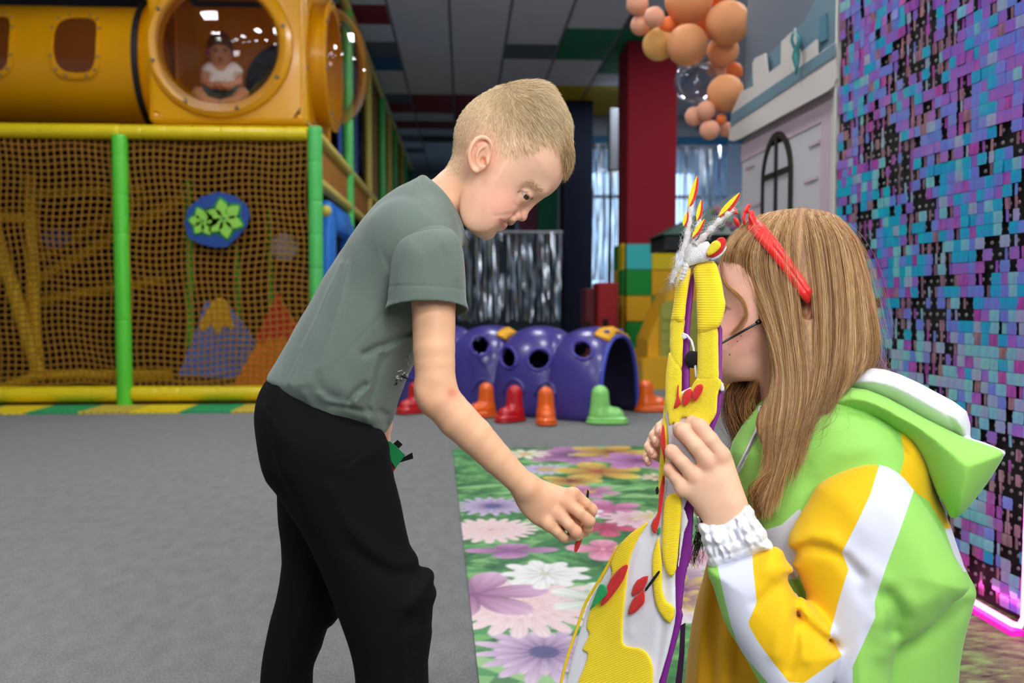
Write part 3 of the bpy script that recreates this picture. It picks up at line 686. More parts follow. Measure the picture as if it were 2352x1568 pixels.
part('ball', mat('ball_grey', '#a5a5ad', .5), ps, lambda b: b.ball(atY(652, 568, 7.3), (.11, .05, .12)), True)
# blue sign with two green flowers tied to the net
FY = PYF-.06
sg = cutout('flower_sign', mat('sign_blue', '#15438e', .5), [(424, 512), (432, 478), (462, 452), (500, 440), (540, 450), (566, 470), (574, 492), (566, 520), (545, 545), (520, 567), (494, 568), (460, 560), (432, 545)], FY, .02)
pg = mat('petal_dark_green', '#12863a', .5); pl = mat('petal_light_green', '#8fd04a', .5)
def petals(cx, cy, L, n, ph, wd):
    for k in range(n):
        a = ph+2*PI*k/n; ux, uy = math.cos(a), math.sin(a)
        for (m, l, w, dy) in ((pg, L*1.12, wd*1.4, -.006), (pl, L, wd, -.012)):
            pts = [(cx+ux*l*t-uy*w*math.sin(PI*t**.9)*s, cy+uy*l*t+ux*w*math.sin(PI*t**.9)*s) for s, ts in ((1, (.04, .25, .45, .65, .85)), (-1, (1, .85, .65, .45, .25))) for t in ts]
            cutout('petal', m, pts, FY+dy, .006, sg)
petals(467, 508, 34, 6, -2.0, 12); petals(514, 502, 46, 6, -1.75, 15)
# ---------------------------------------------------------------- crawl tube and bubble cube on top
TZ = 2.595; TY = 7.12; TR = .462
cx0 = atY(336, 150, PYF-.02).x; cx1 = atY(704, 150, PYF-.02).x; cz0 = 2.06; ch = 1.26
tube = part('crawl_tube', plast, ps, lambda b: [b.lathe([(TR, XL2-cx0+.0), (TR, -.16), (TR+.02, -.15), (TR+.045, -.14), (TR+.045, -.10), (TR+.01, -.09), (TR+.03, -.03), (TR+.04, .0)], (cx0, TY, TZ), (1, 0, 0), 48)], True, 40)
part('seam_ring', blackrub, tube, lambda b: b.lathe([(TR+.046, -.145), (TR+.056, -.142), (TR+.056, -.098), (TR+.046, -.095)], (cx0, TY, TZ), (1, 0, 0), 48), True, 40)
def tube_window(xc):
    a0 = .17; se = lambda v: math.copysign(abs(v)**.62, v)
    def Q(x, z, rr): ang = a0+z/TR; return (xc+x, TY-(TR+rr)*math.cos(ang), TZ+(TR+rr)*math.sin(ang))
    def rim(b):
        n = 40; rows = [(.19, .265, .0), (.188, .262, .014), (.155, .225, .016), (.15, .22, .002)]
        vs = [Q(w*se(math.cos(2*PI*k/n)), h*se(math.sin(2*PI*k/n)), rr) for (w, h, rr) in rows for k in range(n)]
        b.add(vs, [(i*n+k, i*n+(k+1) % n, (i+1)*n+(k+1) % n, (i+1)*n+k) for i in range(3) for k in range(n)])
    def pane(b):
        zs = [-.22*math.cos(PI*k/16) for k in range(17)]; vs = []
        for z in zs:
            t = min(1, abs(z/.22)); w = .15*(1-t**3.2)**(1/3.2)
            for s in (-1, -.33, .33, 1): vs.append(Q(w*s, z, .005))
        b.add(vs, [(i*4+k, i*4+k+1, i*4+k+5, i*4+k+4) for i in range(16) for k in range(3)])
    part('window_rim', plast, tube, rim, True, 40)
    part('window_pane', mat('tinted_pane', '#6e3607', .12, spec=.8), tube, pane, True)
    for k in range(12):
        a = 2*PI*(k+.5)/12
        part('bolt', steel, tube, lambda b: b.ball(Q(.172*se(math.cos(a)), .245*se(math.sin(a)), .015), .010, 8, 6), True)
w1 = atY(172, 120, TY-TR).x
tube_window(w1); tube_window(w1-.62)
# cube with bevelled edges, front and right faces open under clear domes
cube = empty('tmp', (0, 0, 0)); bpy.data.objects.remove(cube)
DC = Vector((atY(502, 100, PYF-.05).x, PYF-.02, atY(502, 100, PYF-.05).z)); RO = .445
cw = cx1-cx0; YB0 = PYF-.02; YB1 = YB0+cw
def holed_face(b, cen, u, v, hw, z0, z1, r, n=48):
    """square face round a circular hole"""
    cen = Vector(cen); ou = []; inn = []
    for k in range(n):
        a = 2*PI*k/n; c, s = math.cos(a), math.sin(a)
        t = min(hw[1]/c if c > 1e-6 else (hw[0]/-c if c < -1e-6 else 9e9), z1/s if s > 1e-6 else (z0/-s if s < -1e-6 else 9e9))
        ou.append(cen+u*c*t+v*s*t); inn.append(cen+u*c*r+v*s*r)
    for k in range(n):
        j = (k+1) % n; b.quad(ou[k], ou[j], inn[j], inn[k])
def cube_shell(b):
    e = .05; z0 = cz0; z1 = cz0+ch
    holed_face(b, DC, Vector((1, 0, 0)), Vector((0, 0, 1)), (DC.x-cx0-e, cx1-e-DC.x), DC.z-z0-e, z1-e-DC.z, RO)
    SC = Vector((cx1, (YB0+YB1)/2, DC.z))
    holed_face(b, SC, Vector((0, 1, 0)), Vector((0, 0, 1)), (cw/2-e, cw/2-e), DC.z-z0-e, z1-e-DC.z, RO)
    # rounded edges between faces
    def edge(p, q, n1, n2):
        prev = None
        for k in range(7):
            a = PI/2*k/6; d = (n1*math.cos(a)+n2*math.sin(a))*e-(n1+n2)*e
            cur = (Vector(p)+d, Vector(q)+d)
            if prev: b.quad(prev[0], prev[1], cur[1], cur[0])
            prev = cur
    X = Vector((1, 0, 0)); Y = Vector((0, 1, 0)); Z = Vector((0, 0, 1))
    edge((cx1, YB0, z0+e), (cx1, YB0, z1-e), -Y, X); edge((cx0, YB0, z0+e), (cx0, YB0, z1-e), -Y, -X)
    edge((cx0+e, YB0, z0), (cx1-e, YB0, z0), -Y, -Z); edge((cx1, YB0+e, z0), (cx1, YB1-e, z0), X, -Z)
    edge((cx0+e, YB0, z1), (cx1-e, YB0, z1), -Y, Z)
    for cx_, cz_ in ((cx0+e, z0+e), (cx1-e, z0+e), (cx0+e, z1-e), (cx1-e, z1-e)): b.ball((cx_, YB0+e, cz_), e, 16, 10)
    edge((cx1, YB0+e, z1), (cx1, YB1-e, z1), X, Z)
    b.box(((cx0+cx1)/2, (YB0+YB1)/2, z0+.006), (cw-2*e, cw-2*e, .012)); b.box(((cx0+cx1)/2, (YB0+YB1)/2, z1-.006), (cw-2*e, cw-2*e, .012))
    b.box(((cx0+cx1)/2, YB1-.006, (z0+z1)/2), (cw, .012, ch-.1)); b.box((cx0+.006, (YB0+YB1)/2+.3, (z0+z1)/2), (.012, cw-.7, ch-.1))
shell = part('bubble_cube', plast, ps, cube_shell, True, 35)
SC = Vector((cx1, (YB0+YB1)/2, DC.z))
clear = clear_mat('clear_acrylic', '#f4f2f0', .045)
part('flange', plast, shell, lambda b: b.lathe([(RO-.02, .06), (RO-.015, -.03), (RO+.045, -.045), (RO+.075, -.03), (RO+.085, .005)], DC, (0, 1, 0), 64), True, 40)
part('dome', clear, shell, lambda b: b.lathe([(RO*math.cos(t), -.04-.26*math.sin(t)) for t in [PI/2*k/14 for k in range(15)]], DC, (0, 1, 0), 64), True)
part('flange', plast, shell, lambda b: b.lathe([(RO+.03, 0), (RO+.03, .10), (RO+.06, .105), (RO+.06, .12), (RO-.03, .125), (RO-.03, 0)], SC, (1, 0, 0), 64), True, 40)
part('dome', clear, shell, lambda b: b.lathe([(RO*math.cos(t), .125+.27*math.sin(t)) for t in [PI/2*k/14 for k in range(15)]], SC, (1, 0, 0), 64), True)
for k in range(8):
    a = 2*PI*(k+.5)/8-.12
    part('bolt', steel, shell, lambda b: b.ball(DC+Vector((math.cos(a)*(RO+.035), -.05, math.sin(a)*(RO+.035))), .014, 8, 6), True)
    part('bolt', steel, shell, lambda b: b.ball(SC+Vector((.125, math.cos(a)*(RO+.03), math.sin(a)*(RO+.03))), .013, 8, 6), True)
    part('bolt', steel, shell, lambda b: b.ball(SC+Vector((-.004, math.cos(a)*.56, math.sin(a)*.56)), .012, 8, 6), True)
part('tunnel_mouth', mat('inner_navy', '#16263f', .7), shell, lambda b: b.lathe([(.36, 0), (.36, -.02), (.0, -.02)], ((cx0+cx1)/2+.22, YB1-.02, DC.z-.02), (0, 1, 0), 40), True, 40)
# blue plastic frame under the side rails
def bframe(b):
    y0 = atX(744, 600, PX+.02).y; y1 = atX(799, 600, PX+.02).y; z1 = atX(760, 472, PX+.02).z; z0 = .0
    y0 = max(y0, PYF+.1)
    for (ya, yb, za, zb) in ((y0, y0+.28, z0, z1), (y1-.28, y1, z0, z1-.06), (y0+.2, y1-.2, z1-.22, z1), (y0+.2, y1-.2, .45, .62), (y0+.2, y1-.2, 0, .12)):
        b.box((PX+.03, (ya+yb)/2, (za+zb)/2), (.1, yb-ya, zb-za), bev=.03)
part('climbing_frame', mat('plastic_blue', '#1673d4', .35), ps, bframe, True, 50)
part('knob', yelp, ps, lambda b: b.ball((PX+.06, PYF+.09, atX(750, 497, PX).z), .045, 12, 8), True)
# ---------------------------------------------------------------- puzzle mats along the front of the frame
tileg = mat('mat_green', '#19a060', .8); tiley = mat('mat_yellow', '#f0d312', .8); tilet = mat('mat_tan_yellow', '#cdb53a', .8)
def floor_tile(w, d):
    b = MB(); pts = [(-w/2, d/2, 0)]
    for k in range(15): pts.append((-w/2+w*k/14, -d/2+(.014 if k % 2 else 0), 0))
    pts.append((w/2, d/2, 0)); b.slab(pts, (0, 0, .014)); return b.mesh('puzzle_mat')
fx0 = atZ(-36, 945, 0).x; fw = (atZ(426, 945, 0).x-atZ(200, 945, 0).x)/2; me = floor_tile(fw-.004, .42); me.materials.append(tiley)
fy = atZ(300, 950, 0).y
seq = [(tiley, 'yellow'), (tileg, 'green'), (tilet, 'tan yellow'), (tiley, 'bright yellow'), (tileg, 'green'), (tilet, 'tan yellow'), (tileg, 'green'), (tiley, 'yellow'), (tileg, 'green')]
xs0 = atZ(85, 945, 0).x-fw
desc = ['yellow puzzle mat at the far left edge of the carpet', 'green puzzle mat left of the front green post', 'tan yellow puzzle mat in front of the green post', 'bright yellow puzzle mat right of the green post', 'green puzzle mat in front of the orange mountain', 'tan yellow puzzle mat next to the boy\'s back']
for k in range(-1, 6):
    m, nm = seq[k % 9]
    if k < 0: m, nm = tileg, 'green'
    o = inst('puzzle_mat', me, (xs0+fw*(k+.5), fy+.21, 0.0), material=m)
    tag(o, desc[k] if k >= 0 else 'green puzzle mat cut by the left picture edge', 'mat', 'puzzle mats along the play frame')
# ================================================================== caterpillar tunnel
def caterpillar():
    q1 = atZ(1372, 972, 0); q2 = atZ(1010, 944, 0); d = (q1-q2).normalized(); n = Vector((-d.y, d.x, 0))
    hw = .35; H = .60; seg = .412; base = q1+n*hw
    root = empty('caterpillar_tunnel', base-d*.8, 'purple plastic caterpillar crawl tunnel with round holes and boot feet', 'play tunnel')
    pm = mat('plastic_purple', '#403887', .32, noise=.05, nscale=6, coat=.3)
    NS, NP = 190, 60; L = seg*4.35
    def P(s, phi, off=0.0):
        t = s/seg+.06; k = .845+.155*abs(math.sin(PI*(t-.0)))**.55
        c, sn = math.cos(phi), math.sin(phi); ex = .8
        a = hw*k*math.copysign(abs(c)**ex, c)+off*c; z = H*(k*1.0)*abs(sn)**.86+off*sn
        return base-d*s+n*a+Vector((0, 0, z))
    v = []; pix = []
    for i in range(NS+1):
        for j in range(NP+1):
            p = P(L*i/NS, PI-PI*j/NP); v.append(p); e = p-CAM; pix.append((CX+FPX*e.dot(RGT)/e.dot(FWD), CY-FPX*e.dot(UPV)/e.dot(FWD), j))
    holes = [(1103, 793, 21, 20), (1168, 822, 17, 24), (1238, 825, 25, 24), (1338, 803, 22, 20), (1000, 800, 18, 22)]
    feet = [(1110, 905, 15, 34), (1180, 905, 17, 38), (1252, 910, 17, 40), (1385, 925, 16, 40), (945, 900, 15, 34)]
    f = []; far_hole = None
    for i in range(NS):
        for j in range(NP):
            q = (i*(NP+1)+j, i*(NP+1)+j+1, (i+1)*(NP+1)+j+1, (i+1)*(NP+1)+j)
            x = sum(pix[k][0] for k in q)/4; y = sum(pix[k][1] for k in q)/4; near = j < NP*.62
            if near and any(((x-a)/b)**2+((y-c)/e)**2 < 1 for a, c, b, e in holes): continue
            if not near and ((i/NS*L-.32)/.09)**2+((j-NP*.78)/4.2)**2 < 1: continue
            f.append(q)
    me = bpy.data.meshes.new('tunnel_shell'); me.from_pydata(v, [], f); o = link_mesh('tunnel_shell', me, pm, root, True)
    mo = o.modifiers.new('thickness', 'SOLIDIFY'); mo.thickness = .018; mo.offset = -1; me.materials.append(mat('tunnel_inside_shade', '#140f33', .8)); mo.material_offset = 1  # inner face coloured near black: the tunnel's shade is painted in
    # rims of the holes
    rim = mat('plastic_purple_rim', '#3f3596', .35)
    for a, c, b_, e_ in holes[:4]:
        ring = []
        for k in range(28):
            g = 2*PI*k/28; tx, ty = a+b_*1.02*math.cos(g), c+e_*1.02*math.sin(g); best = min(range(0, len(pix)), key=lambda m: (pix[m][0]-tx)**2+(pix[m][1]-ty)**2+(0 if pix[m][2] < NP*.62 else 9e9)); ring.append(best)
        pts = [Vector(v[m]) for m in ring]; ctr = sum(pts, Vector())/len(pts)
        # fit a smooth ellipse through the surface points
        ax1 = (pts[0]-pts[14])/2; ax2 = (pts[7]-pts[21])/2
        part('hole_rim', rim, root, lambda b: b.tube([ctr+ax1*1.03*math.cos(2*PI*k/28)+ax2*1.03*math.sin(2*PI*k/28) for k in range(29)], .012, 8, False), True)
    for a, c, b_, e_ in feet:
        pts = []
        for k in range(13):
            g = PI*k/12; tx, ty = a+24*math.cos(g), c-4-30*math.sin(g); pts.append(Vector(v[min((m for m in range(len(pix)) if pix[m][2] < NP*.5), key=lambda m: (pix[m][0]-tx)**2+(pix[m][1]-ty)**2)]))
        for _ in range(2): pts = [pts[0]]+[(pts[k-1]+pts[k]*2+pts[k+1])/4 for k in range(1, 12)]+[pts[12]]
        part('leg_arch', pm, root, lambda b: b.tube(pts, .013, 8), True)
    # rim of the open end
    part('mouth_rim', mat('plastic_blue_violet', '#3a49b4', .3), root, lambda b: b.tube([P(0, PI*k/40, -.004) for k in range(41)], .014, 8), True)
    part('inner_back', mat('tunnel_inside_shade', '#140f33', .8), root, lambda b: b.slab([P(L*.97, PI*k/24, -.03) for k in range(25)], d*.01))
    ym = mat('plastic_bow_yellow', '#f5b313', .35)
    def bow(s0, phis, half):
        b = MB(); N = 10; top = []; bot = []
        for k in range(N+1):
            t = k/N; phi = phis[0]+(phis[1]-phis[0])*t; w = half*(.55+.75*abs(math.cos(PI*t))) if half > .04 else half
            top.append(P(max(s0-w, -.0), phi, .012)); bot.append(P(s0+w, phi, .012))
        for k in range(N): b.quad(top[k], top[k+1], bot[k+1], bot[k])
        o = b.build('bow', ym, root, True); m = o.modifiers.new('thickness', 'SOLIDIFY'); m.thickness = .02; m.offset = 0; return o
    bw = bow(.045, (PI*.36, PI*.64), .045)
    for sgn in (.42, .58): part('bow_hole', rim, bw, lambda b: b.ball(P(.045, PI*sgn, .016), (.022, .022, .014), 12, 8), True)
    bow(seg*2.0, (PI*.50, PI*.63), .036)
    # boots
    cols = {'r': mat('boot_red', '#c4121c', .3, coat=.3), 'o': mat('boot_orange', '#f2660f', .3, coat=.3), 'g': mat('boot_green', '#8edc72', .3, coat=.3)}
    def boot(px, py, h, toe, m, sc=1.0):
        p = atZ(px, py, 0); fr = WFrame((p.x, p.y, 0)); t = Vector((math.cos(toe), math.sin(toe), 0))
        S = SDF(fr, (-.2, -.2, -.006), (.2, .2, .30), .006)
        S.cone((0, 0, .06), .058*sc, (0, 0, h-.05), .049*sc, .01)
        a = np.array((t.x*.0, t.y*.0, .055)); bq = np.array((t.x*.085*sc, t.y*.085*sc, .05)); S.cone(a, .058*sc, bq, .05*sc, .02)
        for zc, rr in ((.014, .071), (.034, .066)):
            S.cone((-t.x*.01, -t.y*.01, zc), rr*sc, (t.x*.095*sc, t.y*.095*sc, zc), rr*.95*sc, .004, flat=.22)
        S.cut((0, 0, -1), (0, 0, 0.001)); return S.build('boot_foot', m, root)
    boot(955, 948, .22, -2.4, cols['r']); boot(1117, 958, .235, -2.6, cols['o']); boot(1182, 967, .235, -2.4, cols['r']); boot(1254, 972, .235, -1.6, cols['o']); boot(1378, 973, .24, -.1, cols['g'], 1.12); boot(1483, 945, .22, -.05, cols['o'], 1.1)
    part('inner_step', cols['r'], root, lambda b: b.box(base+n*.05+Vector((0, 0, .05))-d*.5, (.16, .2, .1), bev=.02))
caterpillar()
# ================================================================== toy house behind the tunnel
def playhouse():
    Y = 7.75; th = .6
    t = empty('toy_house', (1.5, Y+.3, 0), 'yellow plastic toy house with dark green roof behind the felt figure', 'toy house')
    ym = mat('plastic_house_yellow', '#e3a90c', .4, coat=.2)
    def sl(name, pts, y, dpt, m, par=t): return part(name, m, par, lambda b: b.slab([atY(a, c, y) for a, c in pts], (0, dpt, 0)))
    base = atY(1480, 888, Y)
    sl('house_wall', [(1486, 885), (1488, 781), (1536, 672), (1600, 600), (1760, 600), (1815, 780), (1815, 885)], Y, .5, ym)
    sl('plinth', [(1476, 898), (1476, 828), (1500, 822), (1830, 822), (1830, 898)], Y-.22, .22, ym)
    sl('door', [(1517, 842), (1519, 702), (1535, 690), (1640, 690), (1640, 842)], Y-.05, .05, mat('plastic_olive', '#a3a545', .45))
    for k in range(5): sl('door_rib', [(1523, 726+k*24), (1632, 726+k*24), (1632, 734+k*24), (1523, 734+k*24)], Y-.062, .014, mat('plastic_olive', '#a3a545'))
    rg = mat('roof_green', '#083f34', .5); rk = mat('roof_under_dark', '#0a1512', .6)
    def roof(b):
        a = atY(1521, 538, Y-.3); c = atY(1880, 538, Y-.3); pk = atY(1692, 444, Y+.25)
        D = .62; ev = [a, c, Vector((c.x, c.y+D, c.z)), Vector((a.x, a.y+D, a.z))]
        for i in range(4): b.add([ev[i], ev[(i+1) % 4], pk], [(0, 1, 2)])
        b.quad(*[e-Vector((0, 0, .012)) for e in ev])
    part('roof', rg, t, roof)
    def fascia(b):
        a = atY(1527, 543, Y-.29); c = atY(1872, 543, Y-.29); z1 = a.z; z0 = atY(1510, 573, Y-.29).z
        b.ring([(a.x, a.y, z1), (c.x, a.y, z1), (c.x, a.y+.58, z1), (a.x, a.y+.58, z1)], [(a.x+.06, a.y+.06, z1), (c.x-.06, a.y+.06, z1), (c.x-.06, a.y+.52, z1), (a.x+.06, a.y+.52, z1)], (0, 0, z0-z1))
    part('eave', rk, t, fascia)
    rnd = random.Random(5)
    fl = mat('flower_purple', '#8a5aa0', .7); lf = mat('leaf_green', '#4d7a3a', .7); fp = mat('flower_pink', '#c06a90', .7)
    pot = empty('flower_garland', atY(1668, 500, Y-.35), 'bunch of pink and purple artificial flowers at the toy house roof', 'flowers')
    for k in range(26):
        p = atY(1668+rnd.uniform(-30, 34), 500+rnd.uniform(-24, 26), Y-.34+rnd.uniform(-.05, .05))
        part('petal' if k % 2 else 'leaf', [lf, fl, lf, fp][k % 4], pot, lambda b: b.ball(p, (.03, .012, .02), 8, 5, Matrix.Rotation(rnd.uniform(0, 6), 3, 'Y')), True)
    part('stem', lf, pot, lambda b: b.tube([atY(1640, 522, Y-.40), atY(1668, 505, Y-.42), atY(1700, 500, Y-.38), atY(1700, 520, Y-.31)], .008, 6), True)
playhouse()
# ================================================================== printed flower rug
def rug():
    A = atZ(1040, 1034, 0); B = atZ(1100, 1568, 0); far_r = atZ(1560, 1022, 0)
    dy = (A-B).normalized(); dx = Vector((dy.y, -dy.x, 0)); Lx = 1.16; A2 = A+dy*.02; Ly = (A2-B).length+.65; O = A2-dy*Ly
    h = .0045; nx = int(Lx/h); ny = int(Ly/h)
    X, Yv = np.meshgrid(np.arange(nx+1)*h, np.arange(ny+1)*h, indexing='ij'); X = X.ravel(); Yv = Yv.ravel()
    P = np.array(O)[None]+X[:, None]*np.array(dx)[None]+Yv[:, None]*np.array(dy)[None]
    rs = np.random.RandomState(4)
    def nz(fx, fy, ph): return np.sin(X*fx+2*np.sin(Yv*fy*.7+ph)+ph)*np.sin(Yv*fy+1.6*np.sin(X*fx*.6+ph*1.3))
    g = .5+.25*nz(23, 19, 1.)+.2*nz(51, 47, 2.4)+.12*nz(117, 90, .3)
    col = np.tile(np.array(lin('#3f8a46')), (len(X), 1)); col = mixc(col, '#8ccf74', (g-.45)*2.2); col = mixc(col, '#1f5a35', (.42-g)*3.2)
    bl = .5+.5*nz(9, 31, 5.)*nz(16, 12, 2.); col = mixc(col, '#3fae5c', (bl-.6)*2)
    # long blades and pale leaves
    for _ in range(110):
        cx, cy, a, L, w = rs.uniform(0, Lx), rs.uniform(0, Ly), rs.uniform(-.9, .9), rs.uniform(.12, .4), rs.uniform(.012, .05)
        u = (X-cx)*math.cos(a)+(Yv-cy)*math.sin(a); v = -(X-cx)*math.sin(a)+(Yv-cy)*math.cos(a)+.25*u*u/L; m = (np.abs(u) < L) & (np.abs(v) < w*(1-(u/L)**2))
        col = mixc(col, rs.choice(['#79c76a', '#2e7f45', '#a5dc8a', '#3f9c50', '#8fd47c', '#5cb562']), m*np.clip((w*(1-(u/L)**2)-np.abs(v))/.006, 0, 1)*.85)
    def flower(px, py, r, n, c_in, c_out, c_mid, rm, sq=1.0, ph=0.0, layers=1, sharp=.75, edge='#ffffff'):
        nonlocal col
        c = atZ(px, py, 0)-O; cx, cy = c.dot(dx), c.dot(dy); ex, ey = X-cx, (Yv-cy)/sq; R = np.hypot(ex, ey); T = np.arctan2(ey, ex)+ph
        sel = R < r*1.08
        for ly in range(layers):
            rr = r*(1-.26*ly); k = np.abs(np.cos(n*(T+ly*PI/n)/2))**sharp; lim = rr*(.42+.58*k)*(1+.05*np.sin(3*T+ly)); m = np.clip((lim-R)/.010, 0, 1)*sel
            f = np.clip(R/rr, 0, 1); cc = np.array(lin(c_in))[None]*(1-f[:, None])+np.array(lin(c_out))[None]*f[:, None]
            sh = .62+.46*k+.07*np.sin(T*n*4); cc = np.clip(cc*sh[:, None], 0, 1); col = col*(1-m[:, None])+cc*m[:, None]
        m = np.clip((rm-R)/.008, 0, 1); col = mixc(col, c_mid, m*(.85+.15*np.sin(ex*300)*np.sin(ey*300)))
    purple = ('#6f4d8f', '#d9bfe0', '#4c4f86'); 
    flower(1250, 1503, .165, 15, '#7b5698', '#e3c8df', '#4a4d84', .038, 1.0, .2, 2)
    flower(1132, 1165, .155, 18, '#6b4f92', '#d8c2e2', '#4a5590', .036, 1.0, .5, 2)
    flower(1128, 1220, .165, 20, '#f0b8b4', '#f3dcd8', '#e89c90', .012, 1.0, .1, 4, .35)
    flower(1200, 1392, .22, 22, '#f2b9b4', '#f2dcd9', '#e79a86', .016, 1.0, 0, 5, .3)
    flower(1090, 1370, .20, 6, '#a0568f', '#dcb0cd', '#8c4a84', .02, 1.0, .9)
    flower(1252, 1322, .135, 9, '#eef0e6', '#f4f4ee', '#c9d8a8', .02, 1.0, .4, 2, .6)
    flower(1395, 1385, .16, 7, '#c9dcb8', '#f1f2ea', '#e7eccf', .02, 1, .2)
    flower(1175, 1268, .15, 4, '#8f4a8c', '#c98fbd', '#b06ba6', .01, .55, .1)
    flower(1254, 1080, .13, 16, '#8f78b4', '#dcd0ea', '#e8c53a', .045, 1.0, .3, 2)
    flower(1315, 1047, .26, 6, '#5b2a58', '#d08ac0', '#e8e0a0', .03, 1.0, .5, 2)
    flower(1400, 1040, .22, 5, '#a8532a', '#f0cf3e', '#7a2f2a', .03, 1.0, .2)
    flower(1375, 1085, .22, 5, '#b9571f', '#f2d838', '#a8441e', .03, 1.0, .9)
    flower(1312, 1107, .14, 5, '#a2401c', '#f0d24a', '#7a2a1c', .025, 1, .1)
    flower(1355, 1132, .13, 6, '#b04a88', '#e09cc4', '#e8b640', .03, 1.0, .4)
    flower(1400, 1170, .14, 5, '#c4488a', '#ec9cc8', '#d85a98', .02, 1.0, .8)
    flower(1390, 1215, .12, 5, '#b8305c', '#e0567f', '#c43c66', .015, 1, .3)
    flower(1460, 1195, .13, 12, '#e7a0b4', '#f3d0d6', '#e0c040', .025, 1, .2, 2)
    flower(1385, 1265, .12, 4, '#e06a90', '#f0a8c0', '#f4d8e0', .012, 1, .2)
    flower(1470, 1060, .24, 6, '#8d3f86', '#d48ac4', '#59306e', .03, 1.0, .2, 2)
    flower(1205, 1045, .14, 10, '#f2e8b0', '#f4f2e4', '#e8c63a', .04, 1.0, .2)
    flower(1330, 1180, .10, 5, '#f0eee0', '#ffffff', '#e8e0a0', .015, 1, 1)
    flower(1560, 1400, .16, 9, '#e8d0d8', '#f5eeee', '#d8c060', .03, 1, .6, 2)
    flower(1520, 1290, .14, 7, '#c46a9c', '#e8b4d0', '#e0c050', .03, 1, .3)
    flower(1590, 1130, .14, 8, '#a06ab0', '#dcc0e4', '#e8c84a', .03, 1, .1)
    for _ in range(14): flower(rs.uniform(1480, 1640), rs.uniform(1060, 1500), rs.uniform(.08, .15), rs.randint(5, 14), rs.choice(['#a05a98', '#e89ab4', '#e8c84a', '#f0ece0']), rs.choice(['#e8c8e0', '#f4e4e4', '#f2d860']), rs.choice(['#e8c84a', '#5a4a80']), .02, 1, rs.uniform(0, 3))
    top = P.copy(); top[:, 2] = .006
    i, j = np.meshgrid(np.arange(nx), np.arange(ny), indexing='ij'); a = (i*(ny+1)+j).ravel(); f = np.stack([a, a+ny+1, a+ny+2, a+1], 1)
    lum = col.mean(1, keepdims=True); col = (col*.86+lum*.14)*.88
    me = fast_mesh('rug_print', top, f); colours(me, col)
    t = empty('flower_rug', O+dx*Lx/2+dy*Ly/2, 'green rug printed with large pink, purple and yellow flowers lying on the grey carpet', 'rug')
    me.materials.append(vmat('printed_vinyl', .42, .4)); link_mesh('rug_print', me, None, t)
    part('rug_backing', mat('rug_backing_dark', '#3a3f3a', .8), t, lambda b: b.slab([O, O+dx*Lx, O+dx*Lx+dy*Ly, O+dy*Ly], (0, 0, .0055)))
rug()
